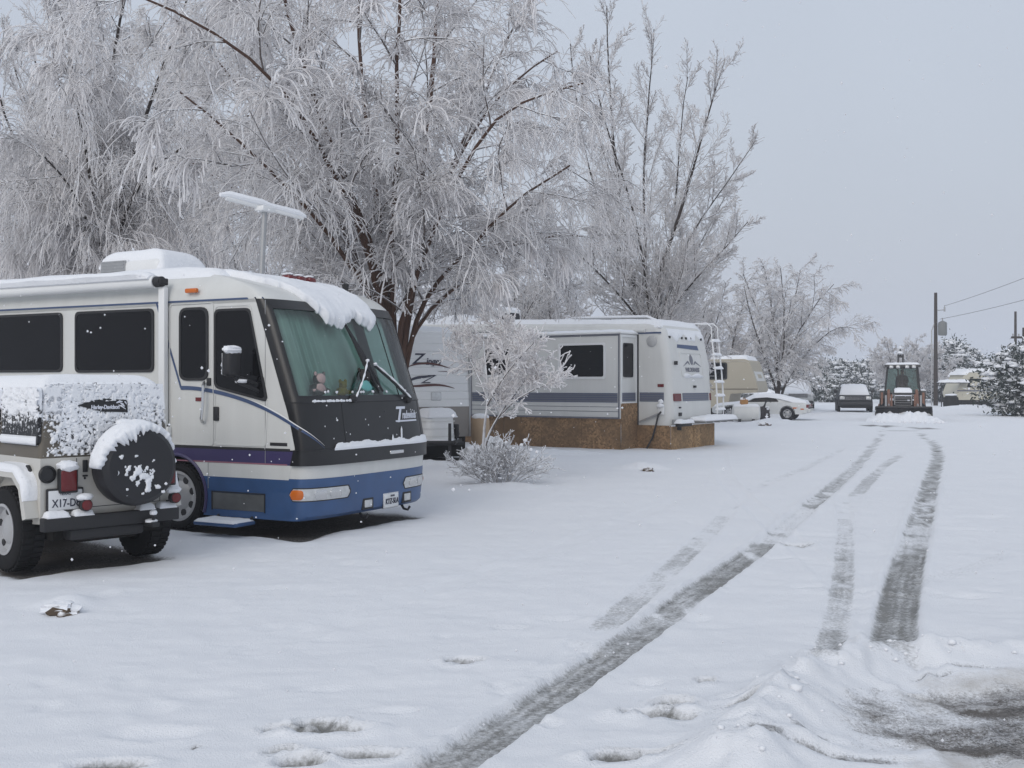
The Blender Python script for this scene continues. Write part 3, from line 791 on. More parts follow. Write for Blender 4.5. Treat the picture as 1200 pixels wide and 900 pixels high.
mb = MB(); crust(mb, side_f, .17, .94, 1.16, 1.67, 100, 90, 9, lambda S, T: .80 - .33 * np.clip((T - 1.32) / .16, 0, 1), .024, 23); jp.part('side_snow_crust', mb, 'snow', swn, 80)
# sticker
mb = MB(); p = [(-.37, 1.505), (-.50, 1.545), (-.62, 1.565), (-.85, 1.55), (-.85, 1.435), (-.60, 1.445)]
mb.prism(p, lambda y, z, w: (top_pt(.14, y, z)[0] + w, y, z), -.018, .0); stk = jp.part('window_sticker', mb, 'black', rsn)
vs, fs = text_geo('Harley-Davidson', .052, .1, .002, .95, .002); m = MB(); m.add(vs, fs)
m.warp(lambda a, b, c: (top_pt(.14, 0, 1.48)[0] - .024 - c, -.63 - a * .82, 1.470 + b)); jp.part('lettering', m, 'silver_ink', stk)
m = MB()
for (y0, z0, y1, z1, r) in ((-.74, 1.525, -.80, 1.535, .012), (-.78, 1.52, -.82, 1.49, .012), (-.82, 1.535, -.84, 1.51, .008), (-.76, 1.505, -.83, 1.465, .008)):
    m.tube([(.155, y0, z0), (.150, (y0 + y1) / 2, (z0 + z1) / 2 + .006), (.155, y1, z1)], [r * .5, r, r * .4], 6)
m.warp(lambda x, y, z: (top_pt(.14, 0, 1.5)[0] - .022 + (x - .15) * .3, y, z)); jp.part('emblem', m, 'silver_ink', stk)
# roof snow
def jroof(s, t):
    e = min(s - .15, 1.7 - s, -t - .0, t + JW); z = 1.737 - .12 * max(0, 1 - e / .20) ** 2
    return top_pt(s, t, z), (0, 0, 1)
mb = MB(); snow_patch(mb, jroof, .15, 1.70, -JW + .05, -.05, 40, 34, .045, .26, 31, lump=.2, lf=2.2); jp.part('roof_snow', mb, 'snow_soft', tp, 80)
mb = MB(); snow_patch(mb, lambda s, t: ((s, t, 1.165 - (s - 1.7) * .05), (0, 0, 1)), 1.7, 2.93, -JW + .2, -.2, 20, 12, .07, .1, 3); jp.part('bonnet_snow', mb, 'snow_soft', tb, 80)
mb = MB(); mb.prism([(1.60, 1.05), (1.66, 1.05), (1.55, 1.68), (1.49, 1.68)], fz, -.06, -JW + .06); jp.part('windscreen', mb, 'glass_dark')
# fenders and wheels
for yy, sg in ((.10, 1), (-JW - .10, -1)):
    for cx in (.66, 2.45):
        mb = MB(); pr = [(cx + .52, .55), (cx + .40, .80), (cx + .22, .93), (cx - .26, .93), (cx - .42, .82), (cx - .52, .52)]
        ins = [(cx + (a - cx) * .86, .36 + (b - .36) * .88) for a, b in pr]
        mb.grid([[fz(*p, yy) for p in pr], [fz(*p, yy - sg * .22) for p in pr], [fz(*p, yy - sg * .22) for p in ins], [fz(*p, yy) for p in ins], [fz(*p, yy) for p in pr]])
        mb.grid([[fz(*pr[0], yy), fz(*pr[0], yy - sg * .22)], [fz(*ins[0], yy), fz(*ins[0], yy - sg * .22)]]); mb.grid([[fz(*pr[-1], yy), fz(*pr[-1], yy - sg * .22)], [fz(*ins[-1], yy), fz(*ins[-1], yy - sg * .22)]])
        fd = jp.part('fender', mb, 'jeep_paint')
        if cx < 1:
            def fsn(s, t, pr=pr, yy=yy, sg=sg):
                k = s * (len(pr) - 1); i = min(len(pr) - 2, int(k)); f = k - i; a, b = pr[i], pr[i + 1]
                nx, nz = (b[1] - a[1]), -(b[0] - a[0]); l = math.hypot(nx, nz)
                return (a[0] + (b[0] - a[0]) * f, yy - sg * .22 * t, a[1] + (b[1] - a[1]) * f), Vector((nx / l, 0, nz / l))
            mb = MB(); snow_patch(mb, fsn, .04, .90, -.02, 1.0, 26, 10, .05, .16, 2, lump=.3, lf=5); jp.part('fender_snow', mb, 'snow_soft', fd, 80)
        w = wheel(jp, cx, yy - sg * .13, .38, .25, sg, .225, 'alloy', 5)
# dark wheel wells
mb = MB()
for cx in (.66, 2.45): mb.box(cx - .42, cx + .42, -JW + .06, -.06, .42, .80)
mb.box(.18, 1.1, -JW - .02, .02, .50, .60) if False else None
# bumper, hitch
mb = MB(); mb.box(.0, .10, -JW, 0, .40, .52, .012); bp = jp.part('rear_bumper', mb, 'blackmat')
mb = MB(); mb.box(.03, .2, -.95, -.25, .30, .40, .02); jp.part('bumper_beam', mb, 'blackmat', bp)
for y0, y1 in ((.03, .24), (.28, .46), (JW - .40, JW - .24), (JW - .20, JW - .02)):
    mb = MB(); snow_patch(mb, lambda s, t: ((s, -t, .521), (0, 0, 1)), .005, .12, y0, y1, 8, 14, .055, .06, int(y0 * 50), lump=.3); jp.part('bumper_snow', mb, 'snow', bp, 80)
mb = MB(); mb.box(-.14, .05, -1.02, -.94, .37, .41, .008); mb.tube([(-.09, -.98, .40), (-.09, -.98, .46)], .016, 8); mb.blob((-.09, -.98, .475), (.028, .028, .028), 2, 0); hb = jp.part('hitch_ball', mb, 'blackmat')
mb = MB(); mb.blob((-.09, -.98, .50), (.036, .036, .03), 2, .15); mb.blob((-.05, -.98, .42), (.06, .06, .02), 2, .3); jp.part('hitch_snow', mb, 'snow', hb)
# lamps
for y in (-.25, -1.215):
    mb = MB(); mb.box(.05, .13, y - .075, y + .075, .74, .935, .02, seg=3); tl = jp.part('tail_light', mb, 'red')
    mb = MB(); mb.box(.06, .12, y - .085, y + .085, .725, .95, .012); jp.part('lamp_housing', mb, 'blackmat', tl)
    mb = MB(); mb.blob((.09, y, .965), (.07, .095, .055), 3, .25, seed=int(abs(y) * 9)); jp.part('lamp_snow', mb, 'snow', tl)
for y in (-.37, -1.245):
    mb = MB(); mb.lathe([(.055, 0), (.055, .05), (.05, .055)], (.02, y, .615), (-1, 0, 0), 20); rl = jp.part('trailer_lamp', mb, 'blackmat')
    mb = MB(); mb.lathe([(.047, .05), (.045, .062), (.02, .07), (.001, .071)], (.02, y, .615), (-1, 0, 0), 20); jp.part('lamp_lens', mb, 'red', rl)
    mb = MB(); mb.tube([(.04, y, .6), (.10, y - .03, .53)], .016, 6); mb.box(.03, .12, y - .02, y + .02, .5, .58); jp.part('lamp_bracket', mb, 'blackmat', rl)
    mb = MB(); mb.blob((.01, y, .685), (.055, .075, .035), 3, .25, seed=3); jp.part('lamp_snow', mb, 'snow', rl)
# plate
mb = MB(); mb.box(.085, .10, -.385, -.075, .575, .755, .012); lp = jp.part('license_plate', mb, 'plate')
mb = MB(); mb.box(.09, .115, -.40, -.06, .56, .77, .012); jp.part('plate_frame', mb, 'blackmat', lp)
def jtext(b, size, y, z, parent, sx=.85, bold=.003):
    vs, fs = text_geo(b, size, 0, .002, 1, bold); m = MB(); m.add(vs, fs); m.warp(lambda a, c, d: (.083 - d, y - a * sx, z + c)); jp.part('lettering', m, 'ink', parent)
jtext('X17-D8', .10, -.235, .605, lp, .78, .001); jtext('TEXAS', .034, -.225, .71, lp, 1, .0)
# fuel cap, latch, seams, handle
mb = MB(); mb.lathe([(.075, 0), (.075, .02), (.06, .03), (.055, .005), (.001, .005)], (.36, -.02, .90), (0, 1, 0), 24); fc = jp.part('fuel_cap', mb, 'blackmat')
mb = MB(); mb.lathe([(.075, 0), (.08, .018), (.065, .03), (.06, .008), (.001, .008)], (.12, -.075, .90), (-1, 0, 0), 24); jp.part('fuel_filler', mb, 'black')
mb = MB(); mb.box(.105, .125, -.445, -.40, .90, 1.01, .006); mb.box(.108, .125, -.445, -.40, .86, .875); mb.blob((.115, -.42, .845), (.008, .012, .012), 1, 0); jp.part('tailgate_latch', mb, 'blackmat')
mb = MB()
for y in (-.345, -1.16): mb.box(.117, .121, y - .003, y + .003, .58, 1.03)
mb.box(.117, .121, -1.16, -.345, .577, .583); jp.part('tailgate_seam', mb, 'blackmat', tb)
# spare wheel with cover
SC_ = (-.10, -.80, .95)
mb = MB(); mb.lathe([(.20, -.19), (.33, -.18), (.365, -.12), (.37, 0), (.355, .08), (.31, .115), (.001, .125)], SC_, (-1, 0, 0), 48); sp = jp.part('spare_wheel', mb, 'cover_crust')
mb = MB(); mb.box(-.0, .13, -.95, -.65, .80, 1.1, .02); jp.part('spare_carrier', mb, 'blackmat', sp)
def spf(s, t):
    # s: 0 at rim edge top .. 1 towards the face, t: angle
    prof = [(.366, .10), (.372, .0), (.362, -.075), (.33, -.113), (.20, -.128), (.05, -.13)]
    k = s * (len(prof) - 1); i = min(len(prof) - 2, int(k)); f = k - i; r = prof[i][0] + (prof[i + 1][0] - prof[i][0]) * f; h = prof[i][1] + (prof[i + 1][1] - prof[i][1]) * f
    d = Vector((0, -math.sin(t), math.cos(t))); n = (d * (1 - s) + Vector((-1, 0, 0)) * s).normalized()
    return Vector(SC_) + d * r + Vector((h, 0, 0)), n
mb = MB(); snow_patch(mb, spf, .0, .7, -1.60, 1.25, 26, 90, .045, .14, 4, lambda t: (.0, max(.16, .72 - .24 * abs(t + .45) ** 1.3 + .035 * math.sin(t * 17) + .03 * math.sin(t * 41))), lump=.3, lf=6)
jp.part('spare_wheel_snow', mb, 'snow_soft', sp, 80)
mb = MB(); mb.blob((-.02, -.74, 1.345), (.06, .09, .035), 3, .2, seed=4); jp.part('brake_lamp_snow', mb, 'snow', sp)
def face(s, t): return (SC_[0] - .128, SC_[1] + s, SC_[2] + t), (-1, 0, .2)
mb = MB(); crust(mb, face, -.22, .24, -.26, .14, 110, 110, 14, lambda S, T: .56 + .9 * np.abs(T - (-.12 - S * -.5 * 1.0)) + .5 * np.abs(S - .02), .014, 20); jp.part('cover_snow_streaks', mb, 'snow', sp, 80)
# ================================================================== FIFTH-WHEEL TRAILER ON BOARD SKIRTING
_d2 = Vector((.82, -.57)).normalized()
t2 = Thing('fifth_wheel_trailer', 'long pale trailer with a slide-out and brown board skirting, roof ladder at its rear', 'trailer', (4.13, 27.6, 0), math.atan2(_d2.y, _d2.x), None, (-5, 1.3))
TW, TL = 2.6, -10.2
Tz = lambda x: 3.30 - .030 * x           # the roof climbs a little towards the hitch
def t2ring(z, inset, xr, rad, top=False):
    """outline: hitch end square, rear end rounded"""
    pts = [(TL, TW - inset), (TL, inset)]
    for k in range(9):
        a = R_(-90 + 90 * k / 8); pts.append((xr - rad + rad * math.cos(a), inset + rad + rad * math.sin(a)))
    for k in range(9):
        a = R_(90 * k / 8); pts.append((xr - rad + rad * math.cos(a), TW - inset - rad + rad * math.sin(a)))
    return [(x, y, z + (Tz(x) - 3.30 if top else 0)) for x, y in pts]
mb = MB(); RX = [(.62, 0), (1.2, 0), (2.2, -.06), (2.9, -.20), (3.1, -.28)]
rings = [t2ring(z, 0, x, .22) for z, x in RX[:-1]] + [t2ring(3.0, 0, -.23, .22), t2ring(3.12, .02, -.28, .24, True), t2ring(3.22, .06, -.36, .28, True), t2ring(3.28, .13, -.5, .34, True), t2ring(3.30, .25, -.7, .4, True)]
mb.loft(rings); tb2 = t2.part('body', mb, 'trailer_white', smooth=50)
rx2 = lambda z: interp([(.6, 0), (1.2, 0), (2.2, -.06), (2.9, -.2), (3.1, -.3)], z)
sd = lambda x, z, w: (x, w, z)
rr = lambda y, z, w: (rx2(z) + w, y, z)
# roof snow
def t2roof(s, t):
    e = min(t - .0, TW - t, -.30 - s); z = Tz(s) - .18 * max(0, 1 - e / .28) ** 2
    return (s, t, z), (0, 0, 1)
mb = MB(); snow_patch(mb, t2roof, TL, -.36, .05, TW - .05, 70, 16, .10, .2, 5, lump=.25, lf=1.5); t2.part('roof_snow', mb, 'snow_soft', tb2, 80)
mb = MB(); snow_patch(mb, lambda s, t: ((rx2(s) + .005, t, s), (1, 0, .5)), 2.86, 3.16, .25, TW - .2, 14, 40, .035, .12, 9, lambda t: (2.92 + .07 * math.sin(t * 7) + .04 * math.sin(t * 17), 3.16), lump=.5, lf=5); t2.part('rear_snow', mb, 'snow_soft', tb2, 80)
# gutter, awning box along the near roof edge
mb = MB(); mb.tube([(TL + .3, -.03, Tz(TL) - .24), (-.75, -.03, Tz(-.75) - .22)], .055, 10); t2.part('awning_roll', mb, 'trailer_white')
mb = MB(); mb.box(-1.0, -.3, -.012, .004, 3.02, 3.06); mb.box(-8.8, -5.9, -.012, .004, 3.20, 3.25); t2.part('gutter_stripe', mb, 'navy', tb2)
# bands
def bandbox(mb, x0, x1, y0, y1): pass
mb = MB(); mb.box(-.93, -.22, -.006, .003, 1.24, 1.47); mb.box(TL, -5.9, -.006, .003, 1.24, 1.47); t2.part('side_band', mb, 'lilac', tb2)
mb = MB()
for z in (1.24, 1.30, 1.36, 1.42, 1.465): mb.box(-.93, -.22, -.009, .003, z, z + .012); mb.box(TL, -5.9, -.009, .003, z, z + .012)
t2.part('band_line', mb, 'navy', tb2)
mb = MB(); mb.prism([(.66, 1.25), (2.28, 1.25), (2.28, 1.46), (.66, 1.46)], rr, .001, .008); rb = t2.part('rear_band', mb, 'lilac', tb2)
mb = MB()
for z in (1.25, 1.31, 1.37, 1.43): mb.prism([(.66, z), (2.28, z), (2.28, z + .012), (.66, z + .012)], rr, .001, .012)
t2.part('band_line', mb, 'navy', rb)
for y0, y1 in ((.14, .52), (2.36, 2.56)):
    mb = MB(); mb.prism(rrect(y0, y1, 1.25, 1.45, .02), lambda y, z, w: (rx2(z) + w - .10 * max(0, (.24 - y) / .24) ** 2 - .10 * max(0, (y - 2.36) / .24) ** 2, y, z), -.01, .035); t2.part('tail_light', mb, 'red')
# slide-out
SX0, SX1, SY = -5.85, -1.01, -.90
mb = MB(); mb.box(SX0, SX1, SY, .02, .80, 3.0, .02); sl = t2.part('slide_out', mb, 'trailer_white')
mb = MB(); mb.box(SX0 - .05, SX1 + .05, SY - .05, .02, 3.0, 3.05, .015); t2.part('slide_roof', mb, 'white', sl)
mb = MB(); snow_patch(mb, lambda s, t: ((s, t, 3.05), (0, 0, 1)), SX0 - .03, SX1 + .03, SY - .03, -.04, 50, 8, .06, .1, 6); t2.part('slide_snow', mb, 'snow_soft', sl, 80)
mb = MB()
for x in (SX0 + .02, SX1 - .06): mb.box(x, x + .04, SY - .014, SY + .01, .83, 2.99)
mb.box(SX0 + .02, SX1 - .02, SY - .014, SY + .01, .80, .84); mb.box(SX0 + .02, SX1 - .02, SY - .012, SY + .01, 2.95, 2.99)
for z in (.98, 1.10): mb.box(SX0 + .06, SX1 - .06, SY - .006, SY + .01, z, z + .012)
t2.part('slide_trim', mb, 'lilac', sl)
mb = MB(); mb.box(SX0 + .08, SX1 - .08, SY - .008, SY + .01, 1.22, 1.46); mb.box(SX1 - .01, SX1 + .008, SY + .08, -.03, 1.24, 1.46); bnd = t2.part('slide_band', mb, 'lilac', sl)
mb = MB()
for z in (1.22, 1.28, 1.34, 1.40, 1.45): mb.box(SX0 + .08, SX1 - .08, SY - .012, SY + .01, z, z + .013); mb.box(SX1 - .01, SX1 + .012, SY + .08, -.03, z + .01, z + .022)
t2.part('band_line', mb, 'navy', bnd)
def t2win(pts, fn, s, name='window_pane', fw=.06, fm='white', parent=sl):
    p = roundpoly(pts, .06, 4); cx = (min(a for a, _ in p) + max(a for a, _ in p)) / 2; cz = (min(b for _, b in p) + max(b for _, b in p)) / 2
    W = max(a for a, _ in p) - min(a for a, _ in p); Hh = max(b for _, b in p) - min(b for _, b in p)
    q = [(cx + (a - cx) * (1 + 2 * fw / W), cz + (b - cz) * (1 + 2 * fw / Hh)) for a, b in p]
    m = MB(); frame_prism(m, q, p, fn, s * .022, s * .001); f = t2.part('window_frame', m, fm, parent)
    m = MB(); m.prism(p, fn, s * .012, s * .002); t2.part(name, m, 'glass_dark', f); return f
slf = lambda x, z, w: (x, SY + w, z); sle = lambda y, z, w: (SX1 + w, y, z)
t2win([(-2.84, 1.89), (-1.50, 1.89), (-1.50, 2.72), (-2.84, 2.72)], slf, -1)
t2win([(-5.3, 1.95), (-4.5, 1.95), (-4.5, 2.72), (-5.3, 2.72)], slf, -1)
t2win([(-.74, 1.90), (-.26, 1.90), (-.26, 2.74), (-.74, 2.74)], sle, 1, fw=.025, fm='blackmat')
mb = MB(); frame_prism(mb, [(-.9, 1.18), (-.03, 1.18), (-.03, 2.98), (-.9, 2.98)], [(-.84, 1.24), (-.09, 1.24), (-.09, 2.92), (-.84, 2.92)], sle, .02, .001); t2.part('end_trim', mb, 'white', sl)
mb = MB(); mb.tube([(SX1 + .03, -.0, .55), (SX1 + .03, -.0, 3.0)], .028, 6); t2.part('slide_seal', mb, 'blackmat', sl)
# board skirting
xs = [-9.9, -6.9, -5.9, -4.7, -3.45, -2.2, -1.02]
for a, b in zip(xs, xs[1:]):
    mb = MB()
    if b <= -5.85: mb.box(a + .004, b - .004, -.03, -.008, -.05, .80)
    else: mb.box(a + .004, b - .004, SY + .03, SY + .052, -.05, .80)
    sk = t2.part('skirting_board', mb, 'osb')
mb = MB(); mb.box(SX1 + .004, SX1 + .026, SY + .03, -.02, -.05, 1.2); t2.part('skirting_board', mb, 'osb')
mb = MB(); mb.box(-.98, -.02, -.03, -.008, -.05, .62); t2.part('skirting_board', mb, 'osb')
mb = MB(); mb.box(-.01, .012, -.02, 1.30, -.05, .60); t2.part('skirting_board', mb, 'osb_pale'); mb = MB(); mb.box(.002, .024, 1.31, 2.62, -.05, .61); t2.part('skirting_board', mb, 'osb_pale')
# side fittings: lamp, reflector, power inlet and cord
mb = MB(); mb.lathe([(.15, 0), (.15, .02), (.11, .05), (.001, .06)], (-.57, .0, 2.82), (0, -1, 0), 20); t2.part('porch_lamp', mb, mat('lamp_plastic', (.42, .42, .42), .5), tb2)
mb = MB(); mb.box(-.40, -.22, -.02, .002, 1.62, 1.70, .01); t2.part('side_reflector', mb, 'red', tb2)
mb = MB(); mb.box(-.38, -.20, -.05, .002, .90, 1.13, .02); inl = t2.part('power_inlet', mb, 'white', tb2)
mb = MB(); mb.tube([(-.28, -.05, .98), (-.33, -.10, .90), (-.40, -.12, .6), (-.5, -.10, .3), (-.62, -.2, .02)], .024, 6); t2.part('power_cord', mb, 'blackmat', inl)
mb = MB(); mb.tube([(-.32, -.05, .93), (-.9, -.08, .70)], .03, 6); t2.part('drain_rod', mb, 'steel', inl)
mb = MB(); mb.blob((-.29, -.07, 1.14), (.11, .06, .05), 2, .3, seed=2); mb.blob((-.29, -.05, 1.24), (.07, .05, .07), 2, .3, seed=4); t2.part('inlet_snow', mb, 'snow', inl)
# rear: lamps, panel, emblem, bumper rack, ladder
mb = MB()
for y in (.28, 1.0, 1.26, 1.52, 2.2):
    z = 2.93; mb = MB(); mb.box(rx2(z) - .02, rx2(z) + .04, y - .035, y + .035, z - .03, z + .03, .01); t2.part('clearance_light', mb, 'blackmat')
mb = MB(); mb.prism([(.62, 2.66), (1.92, 2.62), (1.88, 2.74), (.66, 2.75)], rr, .001, .010); t2.part('name_strip', mb, 'navy', tb2)
mb = MB(); frame_prism(mb, roundpoly([(.68, 1.90), (2.02, 1.90), (2.02, 2.56), (.68, 2.56)], .06), roundpoly([(.72, 1.94), (1.98, 1.94), (1.98, 2.52), (.72, 2.52)], .06), rr, .016, .001); pn = t2.part('rear_panel', mb, 'trailer_white', tb2)
mb = MB()
for p in ([(.80, 2.17), (1.10, 2.32), (1.16, 2.30), (1.22, 2.22), (1.17, 2.22), (1.11, 2.27)], [(1.90, 2.17), (1.58, 2.32), (1.52, 2.30), (1.44, 2.22), (1.49, 2.22), (1.56, 2.27)]):
    mb.prism(p, rr, .001, .010)
mb.prism([(1.34, 2.50), (1.26, 2.42), (1.24, 2.33), (1.29, 2.24), (1.35, 2.21), (1.41, 2.25), (1.45, 2.34), (1.42, 2.43)], rr, .001, .011); em = t2.part('emblem', mb, 'lilac', pn)
vs, fs = text_geo('WILDERNESS', .155, 0, .003, .95, .004); m = MB(); m.add(vs, fs); m.warp(lambda a, b, c: (rx2(2.05 + b) + .008 + c, 1.35 + a, 2.03 + b)); t2.part('lettering', m, 'lilac', em)
mb = MB(); snow_patch(mb, lambda s, t: ((rx2(s) + .012, t, s), (1, 0, .4)), 1.86, 2.02, .82, 1.95, 8, 30, .05, .06, 4, lambda t: (1.87, 1.95 + .03 * math.sin(t * 9)), lump=.6, lf=6); t2.part('panel_snow', mb, 'snow', pn, 80)
for q in ((1.35, 1.45, 1.60, 1.66), (.42, .52, 1.06, 1.10), (.40, .56, .86, .95), (.26, .31, 2.2, 2.3)):
    mb = MB(); mb.box(-.06, .03, *q, .008); t2.part('rear_fitting', mb, 'blackmat', tb2)
mb = MB(); mb.box(.02, .14, -.03, 2.75, .66, .78, .01); mb.box(.03, .50, .95, 3.05, .70, .74, .008)
for k in range(5): mb.box(.14, .50, 1.0 + k * .45, 1.05 + k * .45, .66, .71)
bmp = t2.part('rear_bumper', mb, 'steel')
mb = MB(); mb.box(.14, .30, -.08, .6, .60, .72, .02); mb.box(.06, .16, .2, .26, .5, .66); t2.part('bumper_tube', mb, 'blackmat', bmp)
mb = MB(); snow_patch(mb, lambda s, t: ((s, t, .745), (0, 0, 1)), .02, .52, .95, 3.08, 12, 40, .10, .12, 7, lump=.35, lf=3); snow_patch(mb, lambda s, t: ((s, t, .70), (0, 0, 1)), .12, .32, -.10, .7, 8, 16, .08, .1, 8, lump=.4); t2.part('bumper_snow', mb, 'snow_soft', bmp, 80)
mb = MB(); yl = (2.50, 2.92)
for y in yl:
    mb.tube([(.16, y, .80), (.15, y, 1.2), (.10, y, 2.0), (.0, y, 2.9), (-.02, y, 3.28), (-.15, y, 3.38), (-.6, y, 3.38), (-.62, y, 3.30)], .015, 6)
for z in (.98, 1.36, 1.74, 2.12, 2.5, 2.88): mb.tube([(interp([(.8, .16), (1.2, .15), (2, .10), (2.9, 0)], z), yl[0], z), (interp([(.8, .16), (1.2, .15), (2, .10), (2.9, 0)], z), yl[1], z)], .014, 6)
ld = t2.part('ladder', mb, 'white')
mb = MB()
for z in (.98, 1.36, 1.74, 2.12, 2.5, 2.88):
    xx = interp([(.8, .16), (1.2, .15), (2, .10), (2.9, 0)], z)
    snow_patch(mb, lambda s, t: ((xx + s, t, z + .018), (0, 0, 1)), -.05, .06, yl[0] - .02, yl[1] + .04, 5, 12, .05, .05, int(z * 10), lump=.4)
for y in yl: mb.tube([(-.03, y, 3.29), (-.15, y, 3.395), (-.6, y, 3.395)], [.012, .02, .018], 6)
for y in yl: mb.tube([(.175, y, .9), (.17, y, 1.3), (.12, y, 2.0), (.02, y, 2.9)], [.008, .010, .009, .010], 6)
t2.part('ladder_snow', mb, 'snow', ld)
# roof kit
mb = MB(); mb.box(-6.15, -5.45, .4, 1.1, Tz(-5) - .02, Tz(-5) + .42, .07, seg=3); ac2 = t2.part('air_conditioner', mb, 'white')
mb = MB(); mb.box(-5.46, -5.44, .5, 1.0, Tz(-5) + .1, Tz(-5) + .33); mb.box(-5.85, -5.5, .385, .41, Tz(-5) + .12, Tz(-5) + .31); t2.part('vent_grille', mb, 'blackmat', ac2)
mb = MB(); snow_patch(mb, lambda s, t: ((s, t, Tz(-5) + .42), (0, 0, 1)), -6.13, -5.47, .42, 1.08, 10, 10, .08, .15, 3); t2.part('air_conditioner_snow', mb, 'snow_soft', ac2, 80)
mb = MB(); mb.box(-7.9, -7.1, .5, 1.3, Tz(-6.5) - .02, Tz(-6.5) + .14, .03); rvn = t2.part('roof_vent', mb, 'blackmat')
mb = MB(); snow_patch(mb, lambda s, t: ((s, t, Tz(-6.5) + .13), (0, 0, 1)), -8.0, -7.0, .4, 1.4, 10, 10, .16, .2, 3); t2.part('vent_snow', mb, 'snow_soft', rvn, 80)
mb = MB(); mb.tube([(-3.2, .35, Tz(-3) + .12), (-.9, .35, Tz(-.9) + .14), (-.62, .35, 3.35)], .03, 6)
for x in (-3.2, -2.4, -1.6, -.9): mb.tube([(x, .35, Tz(x) - .02), (x, .35, Tz(x) + .12)], .018, 5)
rk = t2.part('roof_rail', mb, 'steel')
mb = MB(); mb.tube([(-3.25, .35, Tz(-3) + .15), (-2, .35, Tz(-2) + .16), (-.9, .35, Tz(-.9) + .17), (-.6, .35, 3.39)], [.03, .045, .04, .03], 6); t2.part('rail_snow', mb, 'snow', rk)
mb = MB(); mb.tube([(-7.3, .3, Tz(-7) - .1), (-7.3, .3, Tz(-7) + 1.3)], .02, 6); mb.box(-7.36, -7.24, .1, .5, Tz(-7) + 1.0, Tz(-7) + 1.05); t2.part('aerial', mb, 'blackmat')

# ================================================================== SMALL WHITE TRAVEL TRAILER
_dz = Vector((.60, -.80)).normalized()
zg = Thing('travel_trailer', 'white ribbed travel trailer with looping black lettering and a propane cover on its tongue', 'trailer', (-.98, 24.5, 0), math.atan2(_dz.y, _dz.x), None, (-3, -1.2))
# frame: x forward, y left; the front face spans y 0 (left, nearest T2) .. -2.4
# seen from the front its left side is on the viewer's right
ZW = 2.4
zx = lambda z: interp([(.3, 0), (1.18, .02), (1.9, .0), (2.5, -.14), (2.8, -.34), (2.9, -.7)], z)
mb = MB(); rings = []
for z in (.50, .8, 1.19): rings.append([(zx(z), 0, z), (zx(z), -ZW, z), (-6.2, -ZW, z), (-6.2, 0, z)])
mb.loft(rings); low = zg.part('lower_body', mb, mat('grey_beige_panel', (.235, .215, .195), .5, var=.1))
mb = MB(); rings = []; z = 1.19
while z < 2.75:
    for dz, o in ((0.0, 0), (.155, 0), (.165, -.012), (.175, 0)):
        zz = z + dz; rings.append([(zx(zz) + o, 0 + o, zz), (zx(zz) + o, -ZW - o, zz), (-6.2 - o, -ZW - o, zz), (-6.2 - o, o, zz)])
    z += .18
for zz, ins, bk in ((2.80, .02, -.02), (2.88, .06, -.06), (2.93, .16, -.2)): rings.append([(zx(2.8) + bk, -ins, zz), (zx(2.8) + bk, -ZW + ins, zz), (-6.2 + ins, -ZW + ins, zz), (-6.2 + ins, -ins, zz)])
mb.loft(rings); ub = zg.part('body', mb, 'white', smooth=25)
mb = MB(); snow_patch(mb, lambda s, t: ((s, -t, 2.93 - .08 * max(0, 1 - min(t, ZW - t, -.45 - s) / .3) ** 2), (0, 0, 1)), -6.2, -.45, .05, ZW - .05, 40, 16, .10, .2, 4, lump=.25, lf=2); zg.part('roof_snow', mb, 'snow_soft', ub, 80)
mb = MB()
for y in (-.02, -ZW - .02): mb = MB(); mb.box(-.02, .03, y, y + .04, .5, 2.5); zg.part('corner_trim', mb, 'steel', ub)
def zt(body, size, yc, zc, mt, parent, sx=1, shear=.35, bold=.004):
    vs, fs = text_geo(body, size, shear, .003, .95, bold); m = MB(); m.add(vs, fs); m.warp(lambda a, b, c: (zx(zc + b) + .006 + c, yc + a * sx, zc + b)); return zg.part('lettering', m, mt, parent)
# viewer's right is +y here
lt = zt('Z', .34, -1.36, 2.15, 'ink', ub, 1.3); zt('inger', .235, -.93, 2.13, 'ink', lt, .95)
def zswoosh(pts, wd, mt, parent, tap=1.0):
    m = MB(); b = bez(pts, 18); T = []
    for i, (y, z) in enumerate(b):
        a = Vector(b[max(0, i - 1)]); c = Vector(b[min(18, i + 1)]); d = (c - a).normalized(); h = wd * (1 - abs(i / 9 - 1) ** 2 * .85)
        T.append([(zx(z) + .012, y + d.y * h * k * -1, z + d.x * h * k) for k in (-.5, .5)])
    m.grid(T); m.grid([[(p[0] - .01, p[1], p[2]) for p in r] for r in T]); zg.part('swoosh', m, mt, parent)
zswoosh([(-1.66, 2.06), (-1.3, 2.22), (-.9, 2.17), (-.52, 2.06)], .05, 'rose_ink', lt)
zswoosh([(-1.78, 1.66), (-1.45, 1.92), (-1.25, 1.82), (-.95, 1.90)], .06, 'ink', lt)
zswoosh([(-1.80, 1.67), (-1.35, 1.60), (-.95, 1.77), (-.42, 1.60)], .055, 'rose_ink', lt)
zt('Z', .26, -1.2, 1.72, 'ink', lt, 1.5, .7, .0)
zswoosh([(-.85, 1.98), (-.7, 1.99), (-.55, 1.98), (-.40, 1.96)], .014, 'rose_ink', lt)
mb = MB(); mb.box(.0, .03, -1.05, -.78, 1.33, 1.52, .02); zg.part('front_socket', mb, 'lens', ub)
